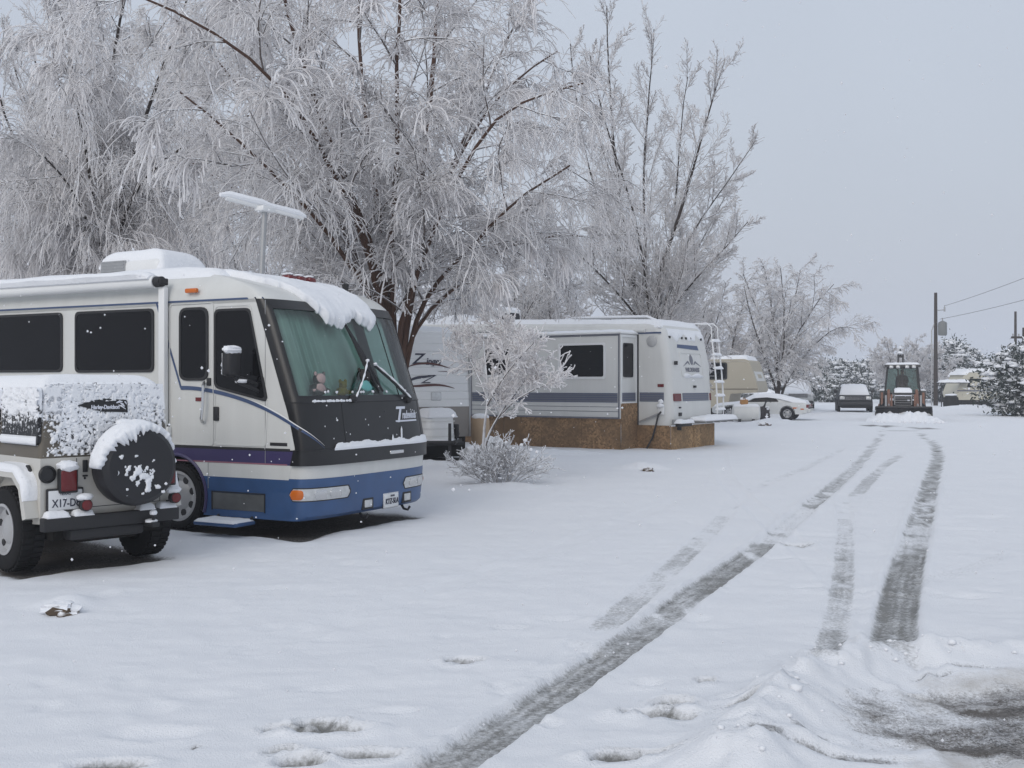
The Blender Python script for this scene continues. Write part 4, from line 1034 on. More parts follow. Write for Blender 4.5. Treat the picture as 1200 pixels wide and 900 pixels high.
# gravel guard, A-frame, jack, propane cover
mb = MB()
mb.tube([(.0, -.25, .42), (1.15, -1.2, .44)], .05, 6); mb.tube([(.0, -2.15, .42), (1.15, -1.2, .44)], .05, 6); mb.box(.2, .75, -1.75, -.65, .36, .44, .01); mb.lathe([(.035, -.42), (.035, .35)], (1.0, -1.2, .5), (0, 0, 1), 8); mb.lathe([(.12, 0), (.12, .02)], (1.0, -1.2, .02), (0, 0, 1), 10)
fr = zg.part('tongue_frame', mb, 'blackmat')
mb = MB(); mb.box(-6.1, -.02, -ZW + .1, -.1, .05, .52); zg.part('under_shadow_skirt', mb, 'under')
mb = MB(); rings = []
for z, i in ((.42, .0), (.5, .0), (1.0, .03), (1.07, .06), (1.10, .14)): rings.append([(x, y, z) for x, y in rrect(.18 + i, .74 - i, -1.58 + i, -.82 - i, .18 - i * .5, 6)])
mb.loft(rings); tk = zg.part('propane_cover', mb, 'white', smooth=50)
mb = MB()
for z in (.55, .72, .88):
    mb.grid([[(x, y, z + k * .015) for x, y in rrect(.18 - .006, .74 + .006, -1.586, -.814, .18, 6)] for k in range(2)], 0, True)
zg.part('cover_rib', mb, 'trailer_white', tk)
mb = MB(); mb.box(.55, .76, -.83, -.79, .5, .82, .02); mb.tube([(.6, -.78, .8), (.65, -.74, .6), (.55, -.76, .45)], .03, 6); zg.part('cover_strap', mb, 'blackmat', tk)
mb = MB(); snow_patch(mb, lambda s, t: ((s, -t, 1.09 - .1 * max(0, 1 - min(s - .18, .74 - s, t - .82, 1.58 - t) / .15) ** 2), (0, 0, 1)), .18, .74, .82, 1.58, 18, 20, .08, .15, 3, lump=.25, lf=4); zg.part('cover_snow', mb, 'snow_soft', tk, 80)
mb = MB(); snow_patch(mb, lambda s, t: ((s, -t, .455), (0, 0, 1)), .1, 1.0, .5, 1.9, 14, 20, .04, .12, 3, lambda t: (.1, .1 + max(.15, .95 - abs(t - 1.2))), lump=.5, lf=5); zg.part('tongue_snow', mb, 'snow', fr, 80)
for y in (-.12, -ZW + .12): wheel(zg, -3.6, y, .33, .2, 1 if y > -1 else -1, .19, 'steel', 6)

# ================================================================== BEIGE TRAILER FURTHER ALONG
_db = Vector((.9, -.43)).normalized()
bt = Thing('fifth_wheel_trailer', 'beige raised-nose trailer with a dark square side window under heavy roof snow', 'trailer', (12.45, 54.2, 0), math.atan2(_db.y, _db.x), None, (-3, 1.2))
M['beige'] = mat('beige_skin', (.42, .38, .30), .5, var=.06, vscale=1.2)
bz = lambda x, z, w: (x, w, z)
prof = [(-7, .45), (-1.55, .45), (-1.35, 1.20), (.0, 1.27), (.06, 1.40), (-.03, 1.78), (-.40, 2.88), (-.62, 2.98), (-7, 2.98)]
mb = MB(); mb.prism(roundpoly(prof, .08), bz, 0, 2.4); bb = bt.part('body', mb, 'beige', smooth=25)
mb = MB(); mb.box(-7, .03, -.012, 2.412, 1.42, 1.46); bt.part('belt_line', mb, 'tan', bb)
mb = MB(); p = rrect(-3.0, -1.6, 2.0, 2.74, .08); mb.prism(p, bz, -.015, .003); wf = bt.part('window', mb, 'glass_dark', bb)
mb = MB(); frame_prism(mb, rrect(-3.07, -1.53, 1.93, 2.81, .1), p, bz, -.03, .002); mb.box(-2.2, -2.16, -.028, -.012, 2.0, 2.74); bt.part('window_frame', mb, 'blackmat', wf)
mb = MB(); mb.prism([(.25, 1.85), (2.15, 1.85), (2.15, 2.62), (.25, 2.62)], lambda y, z, w: (-.03 - (z - 1.75) * .37 + w, y, z), .002, .03); npn = bt.part('nose_panel', mb, 'trailer_white', bb)
mb = MB(); mb.prism([(.8, 2.0), (1.6, 2.0), (1.6, 2.2), (.8, 2.2)], lambda y, z, w: (-.03 - (z - 1.75) * .37 + w, y, z), .025, .04); bt.part('nose_vent', mb, 'beige', npn)
mb = MB(); snow_patch(mb, lambda s, t: ((s, t, 2.98 - .12 * max(0, 1 - min(t, 2.4 - t, -.5 - s) / .3) ** 2), (0, 0, 1)), -7, -.42, .0, 2.4, 40, 16, .20, .3, 4, lump=.2, lf=1.2); bt.part('roof_snow', mb, 'snow_soft', bb, 80)
for y in (.5, 1.8): mb = MB(); mb.box(-.8, -.6, y, y + .12, .0, 1.2); bt.part('landing_leg', mb, 'steel')
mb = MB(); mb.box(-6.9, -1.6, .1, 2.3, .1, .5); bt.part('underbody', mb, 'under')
for y in (.1, 2.3): wheel(bt, -5.4, y, .36, .2, -1 if y < 1 else 1, .2, 'steel', 6)
# ================================================================== PARKED CARS
def car(name, label, cat, loc, ang, L, W, body, cabin, paint, r=.33, axles=(.8, -.85), group='cars parked at the far end of the lane', snowth=.13, ground=.0):
    """body / cabin: side outlines (x, z) ; x=0 at the front bumper, going back negative"""
    T = Thing(name, label, cat, loc, ang, group, (-L / 2, 0))
    b = bmesh.new(); f = lambda x, z, w: (x, w, z)
    mb = MB(); mb.prism(roundpoly(body, .09, 3), f, -W / 2, W / 2)
    bm = bmesh.new(); vs = [bm.verts.new(v) for v in mb.v]
    for fc in mb.f: bm.faces.new([vs[i] for i in fc])
    bmesh.ops.bevel(bm, geom=[e for e in bm.edges if len(e.link_faces) == 2 and any(len(q.verts) > 6 for q in e.link_faces)], offset=.07, segments=3, affect='EDGES', profile=.6)
    b.free(); mb = MB(); mb.bm(bm); bd = T.part('body', mb, paint, smooth=40)
    zb = min(p[1] for p in cabin); zt = max(p[1] for p in cabin)
    tp = lambda x, z, w: (x, w * (1 - .14 * (z - zb) / (zt - zb)), z)
    cb = roundpoly(cabin, .10, 4); mb = MB(); mb.prism(cb, tp, -W / 2 + .08, W / 2 - .08); T.part('cabin', mb, paint, bd, smooth=40)
    return T, bd, tp, zb, zt
def car_wheels(T, L, W, ax, r):
    for x in ax:
        for s in (-1, 1): wheel(T, x, s * (W / 2 - .04), r, .2, s, r * .62, 'steel', 5)
def panel(T, pts, fn, w, name, mt, parent, th=.012):
    m = MB(); m.prism(roundpoly(pts, .05, 3), fn, w, w + th); return T.part(name, m, mt, parent)

M['silver_white'] = mat('white_car_paint', (.60, .61, .60), .3, var=.05, coat=.3)
M['charcoal_paint'] = mat('charcoal_car_paint', (.022, .023, .025), .6, var=.2, spec=.3)
# white coupe, tail towards the lane
_d = Vector((-.93, .37)).normalized()
L, W = 4.5, 1.75
T, bd, tp, zb, zt = car('parked_car', 'white fastback coupe with dark tail lamps, parked tail out beside the beige trailer', 'car', (9.95, 52.2, 0), math.atan2(_d.y, _d.x), L, W,
    [(0, .32), (0, .62), (-1.3, .76), (-3.4, .84), (-4.35, .82), (-4.5, .72), (-4.5, .42), (-4.3, .28), (-.2, .28)], [(-1.25, .72), (-1.95, 1.10), (-2.6, 1.15), (-3.2, 1.07), (-4.1, .82)], 'silver_white')
car_wheels(T, L, W, (-.85, -3.55), .31)
for s in (-1, 1):
    panel(T, [(-1.65, .84), (-2.1, 1.06), (-2.6, 1.10), (-3.0, 1.02), (-3.15, .86)], tp, s * (W / 2 - .085), 'side_window', 'glass_dark', bd)
    mb = MB(); mb.box(-4.52, -4.40, s * .82 - .06 if s < 0 else .28, -.28 if s < 0 else .88, .58, .74, .02); tl = T.part('tail_light', mb, 'red', bd)
    for x in (-.85, -3.55):
        mb = MB(); mb.lathe([(.36, 0), (.36, .02), (.001, .02)], (x, s * (W / 2 - .020), .33), (0, s, 0), 24); T.part('wheel_arch', mb, 'under', bd)
mb = MB(); mb.box(-4.60, -4.42, -.80, .80, .36, .54, .04); bp_ = T.part('rear_bumper', mb, 'silver_white', bd)
mb = MB(); mb.box(-4.53, -4.47, -.75, .75, .545, .61, .01); T.part('bumper_strip', mb, 'blackmat', bp_)
mb = MB(); mb.box(-4.0, -3.8, W / 2 - .01, W / 2 + .01, .55, .6); mb.box(-4.3, -4.15, W / 2 - .03, W / 2 + .01, .5, .55); T.part('side_marker', mb, 'amber', bd)
def cprof(s, cab, bod):
    z = interp(sorted([(x, z) for x, z in bod if z > .6]), s)
    if cab[-1][0] <= s <= cab[0][0]: z = max(z, interp(sorted(cab), s))
    return z
def car_snow(T, cab, bod, W, parent, x0, x1, th, taper=.10, seed=1):
    def f(s, t):
        z = cprof(s, cab, bod); e = W / 2 - abs(t) - .02
        k = min(1, max(0, 1 - e / .25)); return (s, t * (1 - .14 * max(0, (z - .95)) / .5), z - .08 * k * k), (0, 0, 1)
    m = MB(); snow_patch(m, f, x0, x1, -W / 2 + .05, W / 2 - .05, 46, 18, th, .18, seed, lump=.25, lf=1.8); T.part('snow_cover', m, 'snow_soft', parent, 80)
CB = [(-1.25, .74), (-1.95, 1.10), (-2.6, 1.15), (-3.2, 1.07), (-4.1, .83)]; BD = [(0, .62), (-1.3, .76), (-3.4, .84), (-4.35, .82), (-4.5, .72)]
car_snow(T, CB, BD, W, bd, -4.42, -.05, .12)
# pickup / SUV fronts facing the camera
def front_car(label, x, y, ang, paint, W, H, hood, sx, seed, name='parked_car', cat='car'):
    L = 4.8
    body = [(0, .42), (0.02, hood * .93), (-1.15, hood), (-4.6, hood + .02), (-4.8, hood - .1), (-4.8, .45), (-.2, .38)]
    cab = [(-1.05, hood - .02), (-1.65, H - .04), (-2.0, H), (-3.9, H - .02), (-4.5, hood)]
    T, bd, tp, zb, zt = car(name, label, cat, (x, y, 0), ang, L, W, body, cab, paint, .38)
    car_wheels(T, L, W, (-.9, -3.7), .38)
    for s in (-1, 1):
        panel(T, [(-1.5, hood + .08), (-1.85, H - .1), (-2.6, H - .1), (-2.6, hood + .08)], tp, s * (W / 2 - .085), 'side_window', 'glass_dark', bd)
        mb = MB(); mb.box(-.10, .035, s * (W / 2 - .22) - .15, s * (W / 2 - .22) + .15, hood - .28, hood - .10, .02); T.part('headlight', mb, 'lens', bd)
        mb = MB(); mb.box(-1.55, -1.4, s * (W / 2 + .11) - .11, s * (W / 2 + .11) + .11, hood + .12, hood + .30, .03); T.part('side_mirror', mb, 'blackmat', bd)
    mb = MB(); mb.box(-.05, .04, -W / 2 + .38, W / 2 - .38, hood - .32, hood - .08, .02); gr = T.part('grille', mb, 'blackmat', bd)
    mb = MB()
    for k in range(3): mb.box(.035, .05, -W / 2 + .40, W / 2 - .40, hood - .29 + k * .07, hood - .27 + k * .07)
    T.part('grille_bar', mb, 'chrome', gr)
    mb = MB(); mb.box(-.15, .12, -W / 2 + .03, W / 2 - .03, .42, .62, .05); T.part('front_bumper', mb, 'blackmat', bd)
    mb = MB(); mb.box(-.1, .02, -W / 2 + .12, W / 2 - .12, .3, .44); mb.box(-4.4, -.2, -W / 2 + .2, W / 2 - .2, .25, .45); T.part('underbody', mb, 'under', bd)
    cab2 = [(-1.05, hood + .02), (-1.65, H - .02), (-2.0, H + .02), (-3.9, H), (-4.5, hood)]
    bod2 = [(.03, hood * .93), (-.1, hood * .95), (-1.15, hood), (-4.6, hood + .02), (-4.8, hood)]
    car_snow(T, cab2, bod2, W, bd, -4.7, sx, .12, seed=seed)
    return T
front_car('white snow-buried pickup facing up the lane, left of the dark one', 18.5, 69.0, R_(-104), 'silver_white', 1.95, 1.88, 1.15, -.02, 3, 'parked_pickup', 'pickup')
front_car('dark charcoal car with snow-covered bonnet beside the tractor loader', 20.6, 64.0, R_(-105), 'charcoal_paint', 1.95, 1.55, 1.05, -.95, 5)
# car at the right edge of the picture
_T = front_car('white snow-covered car at the right-hand edge, in front of the snowy juniper', 26.6, 53.0, R_(-125), 'silver_white', 1.8, 1.55, 1.0, -.02, 9)

# ================================================================== TANK, BUNDLE, BARREL, TARP
T = Thing('water_tank', 'pale rounded tank lying on the snow under the beige trailer, small orange can on top', 'tank', (10.6, 48.3, 0), R_(-8), None, (0, 0))
mb = MB(); mb.lathe([(.20, -.62), (.30, -.60), (.36, -.54), (.37, 0), (.36, .54), (.30, .60), (.20, .62)], (0, 0, .38), (1, 0, 0), 28); tk = T.part('shell', mb, 'trailer_white')
for x in (-.3, .3): mb = MB(); mb.box(x - .06, x + .06, -.25, .25, 0, .12); T.part('cradle', mb, 'blackmat')
mb = MB(); snow_patch(mb, lambda s, t: ((s, .37 * math.sin(t), .38 + .37 * math.cos(t)), (0, math.sin(t), math.cos(t))), -.55, .55, -.6, .6, 16, 8, .05, .15, 3); T.part('tank_snow', mb, 'snow', tk)
M['orange'] = mat('orange_plastic', (.36, .17, .04), .5, var=.2)
T = Thing('fuel_can', 'small orange can standing on the pale tank', 'can', (10.5, 48.28, .76), R_(10))
mb = MB(); mb.box(-.17, .17, -.10, .10, 0, .24, .03); T.part('body', mb, 'orange'); mb = MB(); mb.tube([(-.10, 0, .22), (-.08, 0, .29), (.06, 0, .29), (.08, 0, .22)], .02, 6); T.part('handle', mb, 'orange')
T = Thing('bundle', 'dark snow-speckled bundle between the pale tank and the white coupe', 'bundle', (11.6, 49.2, 0), 0)
mb = MB(); mb.blob((0, 0, .30), (.30, .28, .38), 3, .5, seed=4, freq=2.5); T.part('cover', mb, mat('dark_tarp', (.035, .03, .032), .8, bump=.5)); mb = MB(); mb.tube([(.0, 0, .55), (.10, 0, .85), (.2, .0, .92), (.35, 0, .86)], [.05, .035, .03, .02], 6); T.part('strap', mb, 'blackmat')
mb = MB()
for i in range(14): a = random.random() * 6.28; mb.blob((.22 * math.cos(a), .22 * math.sin(a) - .05, .25 + .4 * random.random()), (.06, .06, .035), 1, .3, seed=i)
T.part('snow_clots', mb, 'snow')['kind'] = 'stuff'
p = at(563, 520, 24.6)
T = Thing('barrel', 'tan barrel with a cap of snow behind the frosted sapling', 'barrel', (p.x, p.y, 0), 0)
M['tan_plastic'] = mat('tan_plastic', (.42, .30, .19), .6, var=.12)
mb = MB(); mb.lathe([(.17, 0), (.20, .05), (.21, .3), (.205, .32), (.21, .34), (.21, .84), (.19, .92), (.001, .93)], (0, 0, 0), (0, 0, 1), 24); bb_ = T.part('shell', mb, 'tan_plastic')
mb = MB(); mb.blob((0, 0, .94), (.20, .20, .085), 3, .1, seed=2); T.part('snow_cap', mb, 'snow_soft', bb_)
p = at(577, 530, 23.2)
T = Thing('tarp_heap', 'grey frost-covered rounded heap behind the dry shrub', 'heap', (p.x, p.y, 0), 0)
mb = MB(); mb.blob((0, 0, .18), (.34, .3, .34), 4, .4, seed=8, freq=2.2); mb.blob((-.42, .1, .12), (.3, .3, .24), 3, .25, seed=3); T.part('cover', mb, snowtop_mat('frosted_tarp', (.22, .22, .23), .1, .9, namp=.6, nscale=9))

# ================================================================== BACKHOE LOADER
_bx, _bd = (1059 - 600) / 1250 * 48.0, 48.0
TR = Thing('backhoe_loader', 'black and orange tractor loader pushing snow up the lane with its wide bucket', 'tractor', (_bx, _bd, 0), R_(-109), None, (-2.2, 0))
M['orange_paint'] = mat('worn_orange_paint', (.19, .085, .05), .55, var=.35, vscale=6)
M['tractor_dark'] = mat('dark_machine_paint', (.022, .021, .022), .5, var=.4, vscale=5)
f = lambda x, z, w: (x, w, z)
# bucket with curved back, x = forward
mb = MB(); bk = [(.0, .06), (-.35, .04), (-.62, .14), (-.70, .34), (-.62, .55), (-.45, .66)]
W2 = 1.20
mb.grid([[(x, -W2, z) for x, z in bk], [(x, W2, z) for x, z in bk]]); mb.grid([[(x - .04, -W2, z + .0) for x, z in bk], [(x - .04, W2, z) for x, z in bk]])
mb.grid([[(-.45, y, .66) for y in (-W2, W2)], [(-.49, y, .66) for y in (-W2, W2)]])
for s in (-1, 1): mb.prism(bk + [(-.1, .4)], f, s * W2 - .025, s * W2 + .025)
mb.box(-.06, .03, -W2, W2, .03, .075); mb.box(-.5, -.4, -W2, W2, .61, .69, .01)
bu = TR.part('bucket', mb, 'tractor_dark')
for s in (-1, 1):
    mb = MB(); arm = [(-.7, .35), (-.75, .7), (-1.5, 1.0), (-2.3, 1.42), (-2.5, 1.45), (-2.35, 1.2), (-1.55, .8), (-.9, .35)]
    mb.prism(arm, f, s * .62 - .06, s * .62 + .06); am = TR.part('loader_arm', mb, 'orange_paint')
    mb = MB(); mb.tube([(-1.9, s * .62, .7), (-1.2, s * .62, .78), (-.75, s * .62, .72)], .05, 8); mb.tube([(-.72, s * .75, .5), (-.9, s * .75, 1.18)], .045, 8); TR.part('hydraulic_ram', mb, 'steel', am)
    mb = MB(); mb.prism([(-.92, .40), (-1.02, 1.22), (-1.14, 1.22), (-1.08, .4)], f, s * .50 - .04, s * .50 + .04); TR.part('front_link', mb, 'orange_paint', am)
mb = MB(); mb.prism(roundpoly([(-1.05, .55), (-1.02, 1.32), (-1.2, 1.42), (-2.6, 1.46), (-2.6, .55)], .06), f, -.40, .40); hd = TR.part('bonnet', mb, 'tractor_dark')
mb = MB()
for k in range(5): mb.box(-1.03, -.99, -.34, .34, .72 + k * .11, .735 + k * .11)
mb.box(-1.04, -1.0, -.38, -.35, .74, 1.22); mb.box(-1.04, -1.0, .35, .38, .74, 1.22)
TR.part('grille_bar', mb, 'steel', hd)
mb = MB(); mb.box(-1.035, -.985, -.36, .36, 1.14, 1.19, .01); mb.box(-1.035, -.99, .18, .28, .92, .98); TR.part('grille_badge', mb, 'silver_ink', hd)
mb = MB(); snow_patch(mb, lambda s, t: ((s, t, 1.33 + (-1.02 - s) * .02 + (.09 if s < -1.2 else .09 * (-1.02 - s) / .18)), (0, 0, 1)), -2.5, -1.0, -.38, .38, 14, 10, .08, .1, 3); TR.part('bonnet_snow', mb, 'snow_soft', hd)
mb = MB(); mb.tube([(-1.6, -.28, 1.4), (-1.6, -.28, 2.0)], .035, 8); TR.part('exhaust_pipe', mb, 'blackmat')
mb = MB(); mb.box(-3.9, -1.3, -.45, .45, .42, .75); mb.box(-1.7, -1.5, -.8, .8, .42, .55); TR.part('chassis', mb, 'tractor_dark')
for s in (-1, 1):
    wheel(TR, -1.6, s * .78, .40, .28, s, .2, 'orange_paint'); wheel(TR, -3.4, s * .82, .66, .42, s, .34, 'orange_paint')
    mb = MB(); mb.prism([(-2.6, 1.02), (-2.75, 1.38), (-3.9, 1.40), (-4.1, 1.05), (-3.9, 1.2), (-2.9, 1.22)], f, s * 1.04 - (.5 if s > 0 else 0), s * 1.04 + (0 if s > 0 else .5)); fd = TR.part('fender', mb, 'tractor_dark')
    mb = MB(); mb.prism([(-2.30, .72), (-2.45, 1.15), (-2.62, 1.30), (-2.62, .72)], f, s * .92 - .05, s * .92 + .05); TR.part('side_guard', mb, 'orange_paint')
    mb = MB(); snow_patch(mb, lambda s_, t: ((s_, t, 1.40), (0, 0, 1)), -3.9, -2.8, s * 1.04 - (.45 if s > 0 else 0), s * 1.04 + (0 if s > 0 else .45), 8, 8, .06, .12, 4); TR.part('fender_snow', mb, 'snow', fd)
# cab
cx0, cx1 = -2.55, -4.0
mb = MB()
for x, xt in ((cx0, cx0 - .12), (cx1, cx1 + .05)):
    for s in (-1, 1): mb.tube([(x, s * .78, 1.25), (xt, s * .66, 2.50)], .045, 6)
mb.box(cx1, cx0 + .02, -.82, .82, 1.20, 1.30, .02); mb.box(cx0 - .05, cx0 + .0, -.03, .03, 1.3, 2.5)
mb.box(cx0 - .16, cx0 - .06, -.68, .68, 2.42, 2.5)
cab = TR.part('cab_frame', mb, 'tractor_dark')
mb = MB(); mb.prism(roundpoly([(cx0 + .12, 2.50), (cx0 + .08, 2.62), (cx1 - .08, 2.62), (cx1 - .1, 2.50)], .04), f, -.80, .80); ro = TR.part('cab_roof', mb, 'tractor_dark', cab)
mb = MB(); snow_patch(mb, lambda s, t: ((s, t, 2.62), (0, 0, 1)), cx1 - .06, cx0 + .06, -.78, .78, 14, 14, .09, .15, 5); TR.part('roof_snow', mb, 'snow_soft', ro)
for y in (-.5, -.2, .2, .5): mb = MB(); mb.box(cx0 + .10, cx0 + .16, y - .09, y + .09, 2.44, 2.57, .02); TR.part('work_lamp', mb, 'lens', ro)
mb = MB(); mb.add([(cx0 - .0, -.74, 1.3), (cx0 - .0, .74, 1.3), (cx0 - .11, .64, 2.44), (cx0 - .11, -.64, 2.44)], [(0, 1, 2, 3)])
for s in (-1, 1): mb.add([(cx0, s * .78, 1.3), (cx1, s * .78, 1.3), (cx1 + .05, s * .67, 2.46), (cx0 - .12, s * .67, 2.46)], [(0, 1, 2, 3)])
mb.add([(cx1, -.74, 1.3), (cx1, .74, 1.3), (cx1 + .05, .64, 2.44), (cx1 + .05, -.64, 2.44)], [(0, 1, 2, 3)])
TR.part('cab_glass', mb, 'cab_glass', cab)
mb = MB(); mb.box(-3.75, -3.3, -.26, .26, 1.2, 1.62, .06); mb.box(-3.85, -3.68, -.26, .26, 1.5, 2.1, .06); TR.part('seat', mb, 'blackmat', cab)
mb = MB(); mb.tube([(-2.75, 0, 1.3), (-2.95, 0, 1.72)], .035, 6); mb.lathe([(.17, 0), (.19, .02), (.17, .03), (.16, .02)], (-2.96, 0, 1.72), (-.5, 0, 1), 18); TR.part('steering_wheel', mb, 'blackmat', cab)
# backhoe boom standing up behind the cab
mb = MB(); mb.prism([(-4.2, .9), (-4.3, 1.2), (-4.9, 2.6), (-4.72, 3.15), (-4.55, 3.15), (-4.6, 2.6), (-4.05, 1.2)], f, -.20, -.12); mb.prism([(-4.2, .9), (-4.3, 1.2), (-4.9, 2.6), (-4.72, 3.15), (-4.55, 3.15), (-4.6, 2.6), (-4.05, 1.2)], f, .02, .10); mb.box(-4.9, -4.5, -.20, .1, 3.0, 3.10)
bo = TR.part('backhoe_boom', mb, 'tractor_dark')
mb = MB(); mb.tube([(-4.6, -.07, 3.1), (-4.75, -.06, 3.4), (-4.8, -.06, 3.55)], [.05, .035, .03], 6); TR.part('boom_hose', mb, 'blackmat', bo)
mb = MB(); mb.blob((-4.64, -.07, 3.22), (.16, .14, .10), 2, .3); mb.blob((-4.75, -.06, 3.5), (.06, .06, .08), 2, .3); TR.part('boom_snow', mb, 'snow', bo)
mb = MB(); mb.box(-4.3, -4.0, -1.0, 1.0, .5, .9, .03); mb.tube([(-4.2, -1.0, .7), (-4.5, -1.2, .15)], .08, 6); mb.tube([(-4.2, 1.0, .7), (-4.5, 1.2, .15)], .08, 6); TR.part('stabiliser', mb, 'orange_paint')
# driver: one skinned body, head with face, cap
drv = bpy.data.meshes.new('person')
J = [(-3.52, 0, 1.66), (-3.50, 0, 1.85), (-3.50, 0, 2.05), (-3.50, 0, 2.13), (-3.49, 0, 2.20), (-3.48, 0, 2.30),
     (-3.49, .19, 2.04), (-3.32, .26, 1.82), (-3.05, .14, 1.76), (-3.49, -.19, 2.04), (-3.32, -.26, 1.82), (-3.05, -.14, 1.76),
     (-3.42, .10, 1.66), (-3.05, .15, 1.66), (-2.98, .15, 1.34), (-3.42, -.10, 1.66), (-3.05, -.15, 1.66), (-2.98, -.15, 1.34)]
RJ = [.15, .15, .16, .065, .095, .085, .075, .055, .04, .075, .055, .04, .09, .075, .05, .09, .075, .05]
Ed = [(0, 1), (1, 2), (2, 3), (3, 4), (4, 5), (2, 6), (6, 7), (7, 8), (2, 9), (9, 10), (10, 11), (0, 12), (12, 13), (13, 14), (0, 15), (15, 16), (16, 17)]
base = Vector((-3.5, 0, 1.2))
drv.from_pydata([(Vector(p) - base)[:] for p in J], Ed, [])
M['coat'] = mat('dark_winter_coat', (.03, .032, .04), .9, var=.2)
M['skin'] = mat('skin', (.42, .25, .18), .6, var=.06)
drv.materials.append(M['coat'])
po = link('person', drv); po.location = TR.world(-3.5, 0, 1.2); po.rotation_euler = (0, 0, R_(-109))
tag(po, 'driver in a dark coat sitting at the wheel inside the tractor cab', 'person')
sk_ = po.modifiers.new('skin', 'SKIN'); ss = po.modifiers.new('smooth', 'SUBSURF'); ss.levels = ss.render_levels = 2
for i, r in enumerate(RJ): po.data.skin_vertices[0].data[i].radius = (r, r)
po.data.skin_vertices[0].data[0].use_root = True
def pp(name, mb, m):
    mb.v = [(Vector(p) - base)[:] for p in mb.v]; return build(name, mb, m, po)
mb = MB(); mb.blob((-3.46, 0, 2.24), (.088, .078, .112), 3, .03); mb.blob((-3.37, 0, 2.235), (.022, .016, .024), 2, 0); pp('face', mb, 'skin')
mb = MB(); mb.blob((-3.385, .032, 2.262), (.01, .013, .008), 1, 0); mb.blob((-3.385, -.032, 2.262), (.01, .013, .008), 1, 0); mb.blob((-3.38, 0, 2.19), (.01, .028, .006), 1, 0); pp('facial_features', mb, 'blackmat')
mb = MB(); mb.blob((-3.48, 0, 2.32), (.10, .09, .07), 3, .05); mb.box(-3.42, -3.32, -.07, .07, 2.30, 2.315, .004); pp('cap', mb, 'tractor_dark')
# heap of snow rolling in front of the bucket
mb = MB(); P = []
for i in range(61):
    r = []
    for j in range(31):
        y = -1.6 + 3.3 * i / 60; x = -.62 + 2.4 * j / 30; e = max(0, 1 - (abs(y) / 1.65) ** 2.4)
        h = .38 * e ** .7 * (1 - sstep(.15, 1.7, np.array(x + .9 * (float(fbm(np.array(i * .13), np.array(.5), 41, 3)) - .47) * 2))) * (.35 + 1.4 * float(fbm(np.array(i * .22), np.array(j * .3), 4, 4)))
        r.append((x, y, max(-.03, float(h) - .03 * (j > 28))))
    P.append(r)
T = Thing('snow_heap', 'heap of loose snow pushed up against the tractor bucket', 'snow heap', (_bx, _bd, 0), R_(-109), None, (.4, 0))
mb.grid(P)
for i in range(60):
    y = random.uniform(-1.5, 1.6); x = random.uniform(.1, 1.8); s = random.uniform(.03, .10); mb.blob((x, y, .04 + .2 * max(0, 1 - x)), (s, s, s * .8), 1, .4, seed=i)
T.part('loose_snow', mb, 'snow_soft', smooth=70)

# ================================================================== POLES AND WIRES
def pole(name, label, px, top_y, d, r, arm=True, can=True):
    p = at(px, top_y, d); T = Thing(name, label, 'utility pole', (p.x, p.y, 0))
    m = MB(); m.tube([(0, 0, -.1), (0, 0, p.z * .5), (0, 0, p.z)], [r * 1.2, r, r * .8], 10); po_ = T.part('post', m, 'wood')
    if can:
        m = MB(); m.lathe([(.05, .0), (.30, .03), (.33, .1), (.33, .95), (.30, 1.05), (.12, 1.15), (.001, 1.18)], (.42, -.3, p.z - 3.4), (0, 0, 1), 18); tr = T.part('transformer', m, mat('grey_transformer', (.17, .175, .17), .5))
        m = MB(); m.tube([(.42, -.3, p.z - 2.3), (.42, -.3, p.z - 2.0)], .05, 6); m.tube([(.0, 0, p.z - 2.6), (.42, -.3, p.z - 2.7)], .05, 6); T.part('bushing', m, 'steel', tr)
        m = MB(); m.tube([(0, 0, p.z - 1.4), (.62, -.2, p.z - 1.36)], .04, 6); m.tube([(.62, -.2, p.z - 1.5), (.62, -.2, p.z - 1.15)], .07, 8); m.tube([(.62, -.2, p.z - 1.0), (.62, -.2, p.z - 1.2)], .03, 6); T.part('insulator_arm', m, 'steel', po_)
        m = MB(); m.tube([(-.32, .0, -.1), (-.32, 0, p.z - 3.0), (-.10, 0, p.z - 2.4)], .045, 6); T.part('conduit', m, 'steel', po_)
    if arm:
        m = MB(); m.box(-.9, .9, -.06, .06, p.z - .75, p.z - .6); T.part('crossarm', m, 'wood', po_)
        for x in (-.8, -.4, .4, .8): m = MB(); m.tube([(x, 0, p.z - .6), (x, 0, p.z - .42)], .05, 6); T.part('insulator', m, 'steel', po_)
    return p
pA = pole('utility_pole', 'dark utility pole with a grey transformer can behind the tractor', 1096.5, 343, 84, .145, False, True)
pB = pole('utility_pole', 'thin tall pole behind the snowy juniper, near the right edge', 1190, 365, 92, .12, False, False)
pC = pole('utility_pole', 'dark pole with crossarm at the very right edge of the view', 1200.5, 384, 74, .17, True, False)
def wire(label, a, b, sag=.5):
    m = MB(); n = 24; a = Vector(a); b = Vector(b)
    m.tube([a.lerp(b, i / n) - Vector((0, 0, sag * 4 * (i / n) * (1 - i / n))) for i in range(n + 1)], .016, 4)
    o = build('power_line', m, mat('grey_cable', (.12, .12, .125), .6)); tag(o, label, 'power line', 'power lines from the utility pole')
wire('upper power line climbing from the transformer pole to the right', (pA.x + .62, pA.y - .2, pA.z - 1.05), (31.5, 46, 10.4), .35)
wire('lower power line running from the transformer pole to the right', (pA.x + .2, pA.y - .3, pA.z - 2.1), (31.5, 46, 8.3), .35)
wire('faint power line crossing behind the trees above the motorhome', at(-60, 279, 31), at(420, 283, 36), .2)

